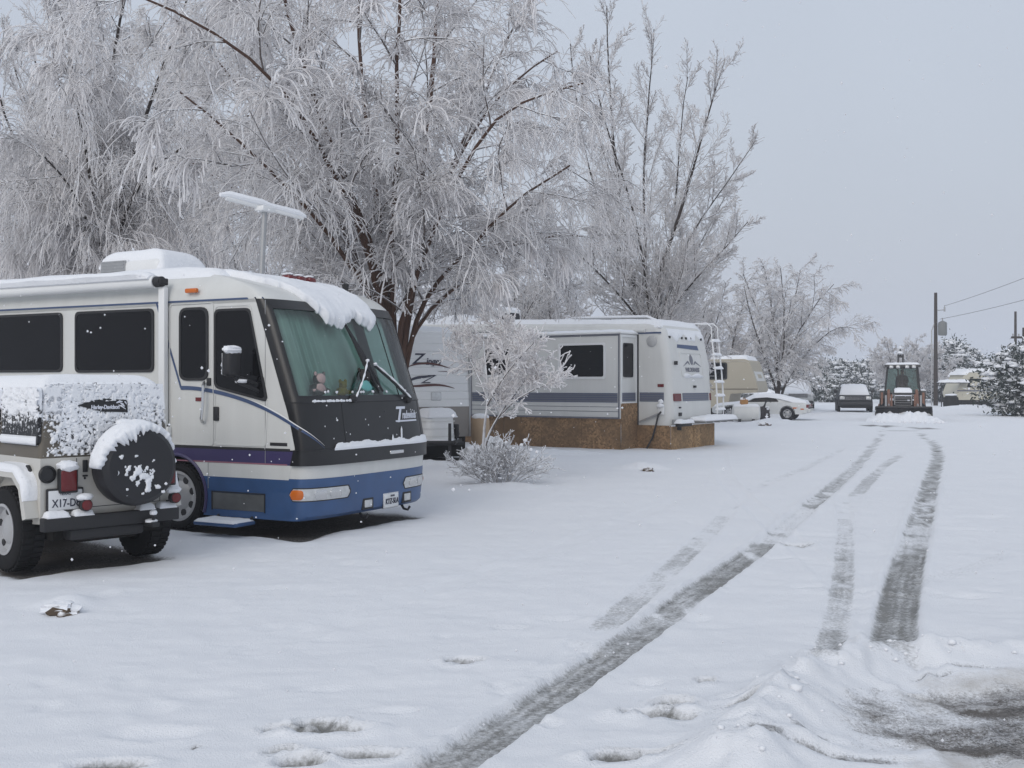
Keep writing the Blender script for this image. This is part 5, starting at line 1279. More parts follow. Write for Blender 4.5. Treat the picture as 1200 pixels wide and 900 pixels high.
# ================================================================== CREAM TRAILER FAR RIGHT
tr = Thing('travel_trailer', 'cream trailer with dark window strip and thick roof snow, left of the near juniper', 'trailer', (32.6, 80, 0), R_(3), None, (2.6, 0))
M['far_cream'] = mat('cream_skin', (.50, .47, .38), .5, var=.06)
mb = MB(); mb.prism(roundpoly([(.9, .5), (.75, 1.0), (1.0, 1.65), (1.4, 2.45), (1.9, 2.6), (5.4, 2.6), (5.7, 2.3), (5.9, 1.2), (5.7, .5)], .12), f, 0, 2.3); b_ = tr.part('body', mb, 'far_cream')
mb = MB(); mb.prism(roundpoly([(1.55, 1.45), (1.75, 2.1), (4.2, 2.1), (4.2, 1.45)], .08), f, -.014, .01); wn = tr.part('window', mb, 'glass_dark', b_)
mb = MB(); mb.box(1.8, 2.7, -.02, -.01, 1.55, 1.95); tr.part('window_curtain', mb, 'far_cream', wn); mb = MB(); mb.box(2.95, 3.5, -.02, -.01, 1.5, 2.05); tr.part('window_curtain', mb, 'far_cream', wn)
mb = MB(); mb.box(.8, 5.8, -.012, .002, 1.15, 1.25); tr.part('side_stripe', mb, 'lilac', b_)
mb = MB(); mb.box(-.75, 1.5, -.7, .05, 1.75, 1.82); mb.tube([(-.7, -.65, 0), (-.7, -.65, 1.78)], .04, 6); aw_ = tr.part('porch_roof', mb, 'blackmat')
mb = MB(); snow_patch(mb, lambda s, t: ((s, t, 1.82), (0, 0, 1)), -.75, 1.5, -.7, .05, 12, 8, .2, .2, 4); tr.part('porch_snow', mb, 'snow_soft', aw_)
mb = MB(); snow_patch(mb, lambda s, t: ((s, t, 2.6 - (.2 if s < 1.6 else 0)), (0, 0, 1)), 1.15, 5.7, -.03, 2.33, 24, 12, .24, .25, 6); tr.part('roof_snow', mb, 'snow_soft', b_)
mb = MB(); mb.box(1.2, 5.6, .1, 2.2, .15, .52); tr.part('underbody', mb, 'under')
for x in (3.6, 4.4): wheel(tr, x, .1, .34, .2, -1, .2, 'steel'); wheel(tr, x, 2.2, .34, .2, 1, .2, 'steel')
# dark drum beside it
T = Thing('metal_drum', 'dark drum half buried in snow left of the cream trailer', 'drum', (31.9, 77.5, 0)); mb = MB(); mb.lathe([(.5, 0), (.55, .2), (.5, .7), (.35, .85), (.001, .9)], (0, 0, 0), (0, 0, 1), 18); T.part('shell', mb, 'under'); mb = MB(); mb.blob((0, 0, .9), (.45, .45, .1), 2, .2); T.part('snow_cap', mb, 'snow')
# ================================================================== TREES
def _norm(a): return a / np.maximum(np.linalg.norm(a, axis=-1, keepdims=True), 1e-9)
def resample(path, n):
    p = np.array([list(q) for q in path], float); d = np.r_[0, np.cumsum(np.linalg.norm(np.diff(p, axis=0), axis=1))]
    # smooth through the control points
    t = np.linspace(0, d[-1], n); out = np.stack([np.interp(t, d, p[:, i]) for i in range(3)], 1)
    for _ in range(2): out[1:-1] = (out[:-2] + 2 * out[1:-1] + out[2:]) / 4
    return out
def grow(rng, P, R, n, t0, t1, ang, asd, ratio, lsd, N, trop, noise, r0, r1, taper_len=.5, absolute=None, updown=0):
    """children of the polylines P (M,N,3); returns their polylines and radii"""
    Mn, NN, _ = P.shape
    seg = np.linalg.norm(np.diff(P, axis=1), axis=2).sum(1)
    K = Mn * n; idx = np.repeat(np.arange(Mn), n)
    t = (np.tile(np.arange(n), Mn) + rng.random(K)) / n * (t1 - t0) + t0
    f = t * (NN - 1); i = np.minimum(f.astype(int), NN - 2); fr = (f - i)[:, None]
    p = P[idx, i] * (1 - fr) + P[idx, i + 1] * fr; T = _norm(P[idx, i + 1] - P[idx, i])
    rv = rng.normal(size=(K, 3)); rv[:, 2] += updown; pe = _norm(rv - (rv * T).sum(1, keepdims=True) * T)
    a = np.radians(rng.normal(ang, asd, K))[:, None]
    D = _norm(np.cos(a) * T + np.sin(a) * pe)
    Ln = (absolute if absolute else seg[idx] * ratio) * (1 - taper_len * t) * np.exp(rng.normal(0, lsd, K))
    pts = [p]; st = (Ln / (N - 1))[:, None]
    for k in range(N - 1):
        D = _norm(D + np.array([0, 0, trop])[None] * (k + 1) / (N - 1) + rng.normal(0, noise, (K, 3))); pts.append(pts[-1] + D * st)
    C = np.stack(pts, 1)
    pr = R[idx, i] * (1 - fr[:, 0]) + R[idx, np.minimum(i + 1, NN - 1)] * fr[:, 0]
    rb = np.minimum(pr * .7, r0 * np.exp(rng.normal(0, .2, K)))
    RR = rb[:, None] * np.linspace(1, 0, N)[None] + r1 * np.linspace(0, 1, N)[None]
    RR = np.maximum(RR, r1 * .8)
    return C, RR
def tubes(P, R, k):
    K, N, _ = P.shape; T = np.gradient(P, axis=1); T = _norm(T)
    ref = np.tile(np.array([.31, .17, .94]), (K, N, 1)); A = np.cross(T, ref); A = _norm(A); B = np.cross(T, A)
    an = 2 * np.pi * np.arange(k) / k
    V = P[:, :, None] + (A[:, :, None] * np.cos(an)[None, None, :, None] + B[:, :, None] * np.sin(an)[None, None, :, None]) * R[:, :, None, None]
    b = (np.arange(K) * N * k)[:, None, None]; r = (np.arange(N - 1) * k)[None, :, None]; j = np.arange(k)[None, None, :]; j2 = (j + 1) % k
    F = np.stack([b + r + j, b + r + j2, b + r + k + j2, b + r + k + j], -1).reshape(-1, 4)
    return V.reshape(-1, 3), F
def merge(parts):
    Vs, Fs, o = [], [], 0
    for V, F in parts: Vs.append(V); Fs.append(F + o); o += len(V)
    return np.concatenate(Vs), np.concatenate(Fs)
def tree(name, label, base, stems, levels, seed, cat='tree', group=None, bark='bark', frost='frost', brm='branch', k0=7, stem_n=14, jit=.06, slim=.72, zmin=None):
    """stems: [(points, r0, r1)], levels: list of dicts for grow() + part ('branches' or 'crown')"""
    rng = np.random.default_rng(seed); base = Vector(base)
    e = bpy.data.objects.new(name, None); COL.objects.link(e); e.location = base; tag(e, label, cat, group)
    P = np.stack([resample(s[0], stem_n) for s in stems]); P -= np.array(base[:])[None, None]
    wob = rng.normal(0, jit, P.shape); wob[:, 0] = 0; wob[:, :2] *= .3; P = P + np.cumsum(wob, 1) * .35
    R = np.stack([s[2] + (s[1] * slim - s[2]) * np.linspace(1, 0, stem_n) ** 1.25 for s in stems])
    parts = {'trunk': [tubes(P, R, k0)], 'branches': [], 'crown': []}
    st = [(P, R)]
    for L in levels:
        L = dict(L); pt = L.pop('part'); src = L.pop('src', -1); k = L.pop('k', 4); pick = L.pop('pick', None); PS, RS = st[src]
        if pick: m_ = rng.random(len(PS)) < pick; PS, RS = PS[m_], RS[m_]
        C, RR = grow(rng, PS, RS, **L)
        if zmin: k_ = C[:, :, 2].min(1) + C[:, :, 1].max(1) * 0 > zmin; C, RR = C[k_], RR[k_]
        parts[pt].append(tubes(C, RR, k)); st.append((C, RR))
    for nm, mt in (('trunk', bark), ('branches', brm), ('crown', frost)):
        if parts[nm]:
            V, F = merge(parts[nm]); fast_mesh(nm, V, F, mt, e, smooth=nm != 'crown')
    return e
def lv(part, n, t0, t1, ang, asd, ratio, N, trop, noise, r0, r1, k=4, lsd=.25, taper_len=.5, **kw):
    return dict(part=part, n=n, t0=t0, t1=t1, ang=ang, asd=asd, ratio=ratio, N=N, trop=trop, noise=noise, r0=r0, r1=r1, k=k, lsd=lsd, taper_len=taper_len, **kw)

def stems_px(d, items, base):
    out = []
    for pts, r0, r1 in items:
        out.append(([base] + [at(x, y, d + dz) for x, y, dz in pts], r0, r1))
    return out
# --- the big frosted willow between the motorhome and the white trailer
b = at(466, 556, 20.4); b.z = -.05
S = stems_px(20.4, [
    ([(470, 400, 0), (485, 330, .0), (500, 200, .4), (512, 80, .6), (520, -60, .8)], .15, .03),
    ([(462, 440, 0), (455, 350, -.2), (415, 240, -.5), (372, 150, -.8), (335, 40, -1.2), (310, -60, -1.4)], .13, .025),
    ([(460, 440, 0), (445, 355, .3), (395, 270, .8), (360, 140, 1.2), (350, 20, 1.8)], .11, .025),
    ([(464, 430, 0), (456, 320, .4), (432, 190, 1.0), (420, 60, 1.4), (415, -70, 1.8)], .11, .025),
    ([(466, 420, 0), (460, 300, -.5), (466, 160, -1.2), (470, 30, -1.8), (472, -60, -2.2)], .10, .025),
    ([(473, 385, 0), (500, 330, -.3), (560, 262, -1.0), (610, 215, -1.5), (660, 185, -2.0)], .085, .018),
    ([(474, 390, 0), (520, 345, .3), (585, 285, .8), (640, 268, 1.2), (690, 275, 1.5)], .08, .016),
    ([(474, 370, 0), (500, 270, .5), (545, 165, 1.2), (595, 95, 1.6), (650, 60, 2.0)], .09, .02),
    ([(472, 380, 0), (500, 250, 1.0), (560, 120, 2.2), (600, 30, 3.0)], .09, .02),
    ([(462, 420, 0), (430, 330, -.6), (360, 240, -1.6), (280, 160, -2.4), (215, 110, -2.8)], .10, .018),
    ([(460, 430, 0), (425, 350, .8), (350, 280, 1.8), (270, 215, 2.6), (200, 180, 3.2)], .09, .018),
    ([(463, 410, 0), (425, 260, -1.2), (330, 90, -2.6), (240, 20, -3.4), (160, -10, -3.8)], .10, .02),
    ([(468, 400, 0), (520, 240, -1.4), (590, 130, -2.4), (680, 110, -3.0)], .085, .018),
    ([(464, 420, 0), (420, 300, 1.6), (320, 150, 3.0), (250, 60, 3.8), (190, 10, 4.4)], .09, .02),
], b)
tree('frosted_tree', 'huge frost-covered willow with drooping white twigs rising behind the motorhome', b, S, [
    lv('branches', 13, .24, 1.0, 46, 14, .30, 9, -.08, .09, .022, .008, 5, absolute=2.7, updown=.15),
    lv('branches', 6, .2, 1.0, 42, 14, .5, 8, -.22, .10, .013, .008, 4, src=-1),
    lv('crown', 8, .1, 1.0, 38, 16, .68, 8, -.26, .09, .0155, .0095, 3, lsd=.4),
    lv('crown', 4, .08, 1.0, 38, 14, .56, 6, -.30, .11, .0140, .0085, 3, lsd=.4),
    lv('crown', 11, .15, 1.0, 46, 16, .0, 7, -.28, .08, .0135, .008, 3, src=1, absolute=.75, lsd=.4),
    lv('crown', 3, .08, 1.0, 38, 16, .6, 5, -.4, .10, .0125, .008, 3, lsd=.4),
    lv('crown', 14, .3, 1.0, 50, 14, .0, 7, -.2, .10, .0145, .012, 3, src=0, absolute=.9),
    lv('crown', 26, .35, 1.0, 46, 18, .0, 7, -.48, .10, .0240, .0165, 4, src=2, absolute=.75, pick=.13, lsd=.35)], 11, stem_n=16, slim=.9, bark='bark_red', zmin=2.95)
# --- second willow, left
b = at(122, 536, 27.5); b.z = -.05
S = stems_px(27.5, [
    ([(122, 400, 0), (121, 300, 0), (118, 200, .2), (130, 90, .3), (150, -20, .5)], .20, .03),
    ([(122, 330, 0), (128, 250, -.6), (175, 120, -1.5), (210, 20, -2.0), (240, -60, -2.2)], .14, .025),
    ([(121, 330, 0), (110, 240, -.8), (85, 110, -2.0), (70, 20, -2.6)], .13, .022),
    ([(122, 310, 0), (150, 220, .8), (220, 120, 1.6), (290, 60, 2.2)], .12, .022),
    ([(121, 310, 0), (100, 220, 1.0), (55, 120, 2.0), (40, 60, 2.4)], .12, .022),
    ([(122, 300, 0), (130, 170, 1.4), (120, 50, 2.6), (110, -50, 3.0)], .12, .022),
    ([(122, 320, 0), (160, 210, -1.8), (250, 150, -3.4), (330, 130, -4.0)], .11, .02),
    ([(122, 320, 0), (90, 230, -2.0), (50, 190, -3.2)], .10, .02)], b)
tree('frosted_tree', 'dense drooping frosted tree with dark trunk, upper left behind the motorhome air conditioner', b, S, [
    lv('branches', 14, .25, 1.0, 50, 15, .32, 8, -.14, .1, .026, .009, 5, absolute=2.8),
    lv('branches', 9, .2, 1.0, 44, 15, .5, 7, -.3, .1, .015, .010, 4),
    lv('crown', 9, .1, 1.0, 38, 16, .75, 7, -.5, .08, .0160, .010, 3, lsd=.35),
    lv('crown', 5, .1, 1.0, 36, 16, .62, 5, -.55, .10, .0140, .0095, 3, lsd=.35),
    lv('crown', 30, .2, 1.0, 50, 16, .6, 6, -.3, .12, .013, .010, 3, src=0, absolute=1.0),
    lv('crown', 26, .35, 1.0, 46, 18, .0, 7, -.55, .10, .0250, .018, 4, src=2, absolute=.95, pick=.10, lsd=.35)], 12, stem_n=14)
# --- upright tree on the far left, long ascending branches
b = at(118, 530, 31); b.z = -.05
S = stems_px(31, [
    ([(118, 370, 0), (95, 305, 0), (40, 225, -.5), (0, 150, -.8), (-20, 60, -1)], .13, .02),
    ([(118, 370, 0), (100, 320, .4), (45, 275, 1), (-10, 225, 1.5)], .11, .02),
    ([(116, 370, 0), (70, 320, -.6), (0, 270, -1.4), (-60, 220, -2)], .10, .02),
    ([(114, 370, 0), (60, 335, .2), (-10, 310, .4)], .08, .015),
    ([(120, 360, 0), (60, 200, 1.2), (20, 90, 2.0), (5, 20, 2.2)], .10, .02),
    ([(118, 360, 0), (85, 180, .5), (60, 60, 1), (50, -40, 1.2)], .10, .02)], b)
tree('frosted_tree', 'upright grey frosted tree with long ascending branches at the left edge', b, S, [
    lv('branches', 18, .15, 1.0, 30, 10, .3, 7, .10, .05, .022, .009, 4, absolute=2.6),
    lv('crown', 13, .08, 1.0, 30, 10, .40, 6, .10, .08, .014, .011, 3),
    lv('crown', 8, .05, 1.0, 34, 12, .45, 4, .05, .1, .0125, .011, 3)], 13, frost='frost_dim')
# --- tall ascending cottonwood behind the fifth wheel
b = at(764, 500, 36); b.z = -.05
S = stems_px(36, [
    ([(764, 400, 0), (742, 335, 0), (728, 235, 0), (718, 120, .2), (713, 8, .3)], .17, .018),
    ([(765, 400, 0), (768, 325, .0), (795, 270, -.3), (815, 195, -.4), (838, 110, -.6), (850, 68, -.7)], .17, .018),
    ([(768, 390, 0), (800, 285, .4), (840, 235, .8), (868, 195, 1), (886, 165, 1.1)], .12, .014),
    ([(764, 390, 0), (755, 300, .8), (758, 190, 1.4), (764, 100, 1.8), (768, 35, 2)], .13, .016),
    ([(763, 390, 0), (730, 310, .6), (695, 220, 1.0), (672, 120, 1.2), (668, 50, 1.3)], .12, .016),
    ([(766, 390, 0), (785, 300, 1.0), (795, 200, 1.6), (800, 130, 2), (806, 95, 2.1)], .11, .014),
    ([(768, 390, 0), (810, 330, -.6), (850, 290, -1.2), (872, 262, -1.6)], .10, .014),
    ([(763, 390, 0), (715, 330, -1.0), (670, 290, -1.8), (640, 250, -2.2)], .10, .014),
    ([(764, 390, 0), (745, 250, -1.0), (700, 130, -1.8), (690, 70, -2)], .11, .014),
    ([(768, 390, 0), (815, 290, 1.5), (850, 230, 2.4), (862, 205, 2.6)], .10, .014)], b)
tree('frosted_tree', 'tall frosted tree of plume-like rising branches behind the pale fifth-wheel trailer', b, S, [
    lv('branches', 20, .24, 1.0, 40, 10, .3, 8, .12, .05, .018, .010, 4, absolute=3.4, taper_len=.74),
    lv('crown', 15, .06, 1.0, 36, 10, .36, 6, .10, .08, .0145, .0105, 3, taper_len=.6),
    lv('crown', 8, .05, 1.0, 38, 14, .46, 4, .04, .12, .0135, .0105, 3),
    lv('crown', 44, .3, 1.0, 42, 12, .0, 4, .10, .1, .0140, .011, 3, src=0, absolute=.75)], 14, frost='frost_dim', bark='bark')
# --- bushy frosted trees filling the row behind the trailers
def bushy(label, px, d, h, spread, seed, n=9, frost='frost_dim', dens=1.0, group='bushy frosted trees behind the trailers', rr=1.0):
    b = at(px, 450 + CAM_H * FPX / d, d); b.z = -.05; rng = random.Random(seed); S = []
    for i in range(n):
        a = 2 * PI * i / n + rng.uniform(-.3, .3); t = rng.uniform(.15, 1.0); top = h * rng.uniform(.78, 1.05) * (1 - .30 * t * t)
        dx, dy = math.cos(a) * spread * t, math.sin(a) * spread * t
        S.append(([b, b + Vector((dx * .18, dy * .18, top * .3)), b + Vector((dx * .6, dy * .6, top * .68)), b + Vector((dx, dy, top))], .06 * rr * rng.uniform(.8, 1.4), .014 * rr))
    tree('frosted_tree', label, b, S, [
        lv('branches', int(13 * dens), .12, 1.0, 40, 12, .30, 7, .04, .08, .02 * rr, .011 * rr, 4, absolute=h * .27),
        lv('crown', int(11 * dens), .08, 1.0, 40, 14, .42, 6, -.02, .1, .0165 * rr, .0135 * rr, 3),
        lv('crown', 9, .05, 1.0, 40, 16, .45, 4, -.1, .14, .0150 * rr, .0135 * rr, 3)], seed, group=group, frost=frost, k0=6)
bushy('low bushy frosted tree behind the roof air conditioner of the pale fifth-wheel trailer', 655, 41, 5.8, 3.3, 31, 10)
bushy('bushy frosted tree filling the gap right of the tall plume-branched tree', 800, 47, 6.4, 2.9, 32, 10)
bushy('bushy frosted tree just left of the beige trailer roof', 846, 64, 7.4, 3.0, 36, 10, rr=1.4)
bushy('frosted thicket tree behind the white lettered trailer', 560, 38, 6.0, 3.0, 33, 10)
bushy('frosted tree seen behind the roof antenna of the motorhome', 290, 38, 7.6, 3.8, 34, 11)
bushy('frosted tree behind the left end of the motorhome roof', 30, 42, 7.5, 4.0, 35, 11)
bushy('tall pale frosted tree rising behind the great willow', 410, 42, 12.5, 4.4, 37, 12)
bushy('tall pale frosted tree behind the upper left willow', 200, 44, 12.5, 4.6, 38, 12)
bushy('pale frosted tree behind the right side of the great willow', 600, 43, 9.5, 3.6, 39, 11)
# --- vase-shaped tree beyond the beige trailer
b = at(911, 478, 62); b.z = -.05
S = stems_px(62, [
    ([(913, 465, 0), (910, 420, 0), (905, 375, 0), (897, 318, 0)], .16, .025),
    ([(913, 465, 0), (925, 440, .2), (955, 400, .4), (985, 378, .5), (1003, 384, .6)], .14, .02),
    ([(912, 460, 0), (918, 410, .6), (930, 360, .9), (940, 315, 1)], .13, .02),
    ([(911, 460, 0), (895, 420, -.5), (880, 380, -.9), (870, 335, -1)], .12, .02),
    ([(912, 455, 0), (930, 400, -.6), (958, 350, -1), (975, 335, -1.2)], .12, .02),
    ([(912, 455, 0), (905, 400, 1), (880, 350, 1.5), (868, 320, 1.6)], .11, .02),
    ([(912, 455, 0), (918, 390, -1), (918, 340, -1.3), (915, 312, -1.4)], .11, .02)], b)
tree('frosted_tree', 'airy vase-shaped frosted tree standing beyond the beige trailer and white coupe', b, S, [
    lv('branches', 14, .2, 1.0, 40, 12, .3, 7, -.04, .08, .03, .016, 4, absolute=2.6),
    lv('crown', 11, .1, 1.0, 40, 14, .5, 6, -.25, .1, .022, .018, 3),
    lv('crown', 8, .05, 1.0, 38, 16, .5, 5, -.35, .12, .020, .017, 3),
    lv('crown', 40, .2, 1.0, 42, 16, .5, 6, -.25, .12, .021, .017, 3, src=0, absolute=1.0)], 41, frost='frost')
# --- round hazy tree behind the tractor
b = at(1062, 470, 96); b.z = -.05; rng_ = random.Random(5); S = []
for i in range(16):
    a = 2 * PI * i / 16; t = .3 + .7 * rng_.random(); sp = 4.2 * t; h = 6.0 * math.sqrt(1 - .55 * t * t) * rng_.uniform(.85, 1)
    S.append(([b, b + Vector((math.cos(a) * sp * .35, math.sin(a) * sp * .35, h * .4)), b + Vector((math.cos(a) * sp * .8, math.sin(a) * sp * .8, h * .75)), b + Vector((math.cos(a) * sp, math.sin(a) * sp, h))], .06, .02))
tree('frosted_tree', 'round dense pale frosted tree behind the tractor', b, S, [
    lv('branches', 14, .2, 1.0, 42, 12, .3, 6, .02, .08, .03, .022, 4, absolute=1.6),
    lv('crown', 12, .1, 1.0, 42, 14, .5, 5, -.05, .1, .028, .025, 3),
    lv('crown', 9, .05, 1.0, 42, 16, .5, 4, -.1, .12, .026, .024, 3)], 42, frost='frost', k0=5, slim=.6)
# --- sapling and dry shrub in front
b = at(566, 566, 18.4); b.z = -.03
S = stems_px(18.4, [
    ([(565, 540, 0), (570, 482, 0), (573, 463, 0), (570, 430, .05), (567, 400, .1)], .034, .012),
    ([(568, 516, 0), (584, 488, -.1), (593, 474, -.15), (612, 450, -.2), (630, 425, -.25)], .034, .010),
    ([(568, 516, 0), (584, 490, -.1), (594, 472, -.1), (600, 440, .1), (604, 410, .2)], .020, .010),
    ([(586, 486, -.1), (606, 468, -.2), (630, 455, -.3), (650, 448, -.4)], .018, .009),
    ([(572, 470, 0), (560, 440, .1), (548, 415, .15), (540, 395, .2)], .018, .009),
    ([(571, 475, 0), (580, 440, .25), (588, 410, .4), (590, 385, .5)], .018, .009),
    ([(571, 475, 0), (586, 445, -.3), (610, 415, -.5), (624, 400, -.6)], .016, .009)], b)
for i in (3, 4, 5, 6): S[i][0].pop(0)
tree('sapling', 'small leaning sapling with two stems and a thick white frosted crown, before the board skirting', b, S, [
    lv('branches', 14, .50, 1.0, 50, 16, .3, 6, .10, .08, .013, .011, 5, absolute=.46, updown=.45, taper_len=.3),
    lv('crown', 8, .08, 1.0, 44, 14, .52, 6, .02, .08, .0135, .0115, 5, taper_len=.3, lsd=.35),
    lv('crown', 3, .15, 1.0, 40, 14, .6, 5, -.06, .10, .0130, .0105, 5, lsd=.35)], 51, cat='sapling', bark='branch', brm='frost', jit=.01, slim=1)
b = at(586, 568, 18.1); b.z = -.03; rng_ = random.Random(9); S = []
for i in range(90):
    a = rng_.uniform(0, 2 * PI); t = rng_.random() ** .6; h = rng_.uniform(.40, .92) * (1 - .35 * t); sp = .66 * t; o = Vector((math.cos(a) * .22 * t, math.sin(a) * .22 * t, 0))
    S.append(([b + o, b + o + Vector((math.cos(a) * sp * .35, math.sin(a) * sp * .35, h * .5)), b + o + Vector((math.cos(a) * sp, math.sin(a) * sp, h))], .009, .005))
M['dry_stem'] = snowtop_mat('dry_frosted_stems', (.26, .225, .20), -.85, .1, nscale=9, namp=.9, bump=0)
e = tree('dry_shrub', 'low dry brown shrub with frost-tipped stems at the foot of the sapling', b, S, [
    lv('branches', 4, .3, 1.0, 34, 12, .5, 5, .08, .1, .007, .005, 4, absolute=.28),
    lv('crown', 5, .2, 1.0, 38, 14, .5, 4, .05, .12, .0075, .0065, 4, absolute=.12)], 52, cat='shrub', bark='dry_stem', frost='dry_stem', k0=5, stem_n=7, jit=.01, slim=1)
mb = MB(); rng_ = random.Random(4)
for i in range(170):
    a = rng_.uniform(0, 6.28); t = rng_.random() ** .5; h = rng_.uniform(.12, .72) * (1 - .35 * t); s = rng_.uniform(.010, .024)
    mb.blob((math.cos(a) * .85 * t, math.sin(a) * .85 * t, h), (s, s, s * .8), 1, .3, seed=i)
for z, x in ((.78, .42), (.70, .36), (.62, .52), (.66, -.05), (.58, .62), (.74, .1)): mb.blob((x, -.1, z), (.032, .03, .03), 2, .3, seed=3)
build('snow_tips', mb, 'snow', e)['kind'] = 'stuff'

# --- evergreens: dark needle sprays carrying clots of snow
def evergreen(label, px, d, w, h, seed, group='snowy evergreens on the horizon', n=130, conic=.3, leaf=.22, snow=.55, base_y=None, name='evergreen_tree', lo=.08):
    rng = np.random.default_rng(seed); b = at(px, 450, d); b.z = -.05
    e = bpy.data.objects.new(name, None); COL.objects.link(e); e.location = b; tag(e, label, 'evergreen tree', group)
    # clump centres through the crown volume
    t = rng.random(n) ** .9; z = h * (lo + (1 - lo) * t); prof = w / 2 * np.clip(np.minimum((1 - t) ** (.45 + conic) * 1.25, .45 + 1.4 * t), .08, 1)
    a = rng.random(n) * 2 * np.pi; r = prof * np.sqrt(rng.random(n)) * (.85 + .35 * rng.random(n))
    c = np.stack([np.cos(a) * r, np.sin(a) * r, z], 1); q = 34
    cs = np.repeat(c, q, 0); cl = np.repeat(w * .085 * (.7 + .7 * rng.random(n)), q)
    off = rng.normal(size=(n * q, 3)) * cl[:, None] * np.array([1, 1, .62]); p = cs + off; p[:, 2] = np.maximum(p[:, 2], .05)
    u = _norm(rng.normal(size=(n * q, 3)) + _norm(off) * .8); v = _norm(np.cross(u, rng.normal(size=(n * q, 3))))
    s = leaf * (.5 + .8 * rng.random(n * q))[:, None]
    V = np.stack([p - u * s * .2 - v * s * .28, p + u * s - v * s * .10, p + u * s + v * s * .10, p - u * s * .2 + v * s * .28], 1).reshape(-1, 3)
    F = np.arange(len(V)).reshape(-1, 4); fast_mesh('crown', V, F, 'needles', e)
    mb = MB(); k = int(n * snow)
    for i in rng.permutation(n)[:k]:
        for _ in range(3):
            o = rng.normal(size=3) * w * .055; s_ = w * .045 * (.6 + .8 * rng.random()); mb.blob((c[i, 0] + o[0], c[i, 1] + o[1], c[i, 2] + abs(o[2]) * .6 + w * .03), (s_ * 1.3, s_ * 1.3, s_ * .5), 1, .35, seed=int(i))
    build('snow_clumps', mb, 'snow_soft', e, 80)
    m = MB(); m.tube([(0, 0, -.1), (.03 * w, 0, h * .4), (0, 0, h * .8)], [w * .05, w * .035, w * .01], 6); build('trunk', m, 'bark', e)
ev = [(947, 128, 5.2, 3.4), (962, 120, 5.5, 4.0), (985, 135, 6.0, 4.6), (1003, 126, 5.0, 3.9), (970, 100, 3.6, 2.2), (1020, 120, 5.5, 4.2), (935, 140, 6, 4.0), (1118, 104, 6.6, 5.6), (1138, 108, 5.6, 4.8), (1104, 100, 4.2, 4.4),
      (1152, 118, 5.0, 3.6), (890, 138, 7, 4.2), (1172, 130, 6, 3.6), (1040, 132, 6, 4.0), (1080, 126, 5.5, 3.4)]
names = ['far juniper behind the white pickup, broad and snowy', 'dark far juniper right behind the white pickup roof', 'tallest far juniper between the pickup and the dark car', 'far juniper left of the dark charcoal car roof', 'small snowy bush ahead of the far junipers', 'far juniper just left of the tractor', 'pale far juniper right of the vase-shaped tree',
         'large dark snowy juniper right of the transformer pole', 'snowy juniper between the large one and the cream trailer roof', 'narrow snowy juniper behind the transformer pole', 'far low juniper over the cream trailer roof', 'far juniper behind the beige trailer nose', 'far juniper behind the right-hand cream trailer end', 'far juniper hidden mostly by the round frosted tree', 'far juniper right behind the tractor cab']
for i, ((px, d, w, h), nm) in enumerate(zip(ev, names)): evergreen(nm, px, d, w, h, 60 + i)
evergreen('near dark juniper bowed with heavy snow at the right edge', 1192, 57, 3.7, 3.5, 90, None, 230, .0, .16, .50, lo=.03)
evergreen('far juniper beyond the right-hand edge car', 1215, 66, 4.2, 4.4, 91, 'snowy evergreens on the horizon')
# low snow-covered scrub along the far end of the lane: too many to count
rng = np.random.default_rng(77); mb = MB()
for i in range(240):
    px = rng.uniform(700, 1330); d = rng.uniform(104, 165); p = at(px, 450, d); s = rng.uniform(.4, 1.0)
    mb.blob((p.x, p.y, s * .45), (s * 1.1, s, s * .7), 2, .5, seed=i, freq=2.4)
o = build('scrub', mb, snowtop_mat('snowy_scrub', (.05, .06, .05), -.05, .7, nscale=1.2, namp=1.2), None, 70); tag(o, 'low snow-covered scrub along the far end of the lane', 'scrub', None, 'stuff')
# ================================================================== GROUND
def gnd(px, py, h=CAM_H): d = h * FPX / (py - 450); return ((px - 600) / FPX * d, d)
def axis(lo, mid0, mid1, hi, step, ratio):
    a = list(np.arange(mid0, mid1, step)); s = step; x = a[-1]
    while x < hi: s *= ratio; x += s; a.append(x)
    s = step; x = mid0; pre = []
    while x > lo: s *= ratio; x -= s; pre.append(x)
    return np.array(pre[::-1] + a)
GX = axis(-420, -5.2, 6.2, 420, .032, 1.035)
ys = [3.6]
while ys[-1] < 26: ys.append(ys[-1] + max(.024, .0030 * ys[-1] ** 1.35))
s = ys[-1] - ys[-2]
while ys[-1] < 620: s *= 1.035; ys.append(ys[-1] + s)
pre = [3.6]; s = .024
while pre[-1] > -70: s *= 1.12; pre.append(pre[-1] - s)
GY = np.array(pre[:0:-1] + ys)
X, Y = np.meshgrid(GX, GY, indexing='ij')
Z = (fbm(X * .35, Y * .35, 1, 4) - .47) * .05 + (fbm(X * 1.7, Y * 1.7, 3, 4) - .47) * .040 + (fbm(X * 7, Y * 7, 5, 3) - .44) * .018 * sstep(40, 15, Y) + (fbm(X * 2.2 + 7, Y * 9, 6, 4) - .46) * .020 * sstep(40, 15, Y)
bare = np.zeros_like(X); slush_shade = np.zeros_like(X); dirt = np.zeros_like(X)
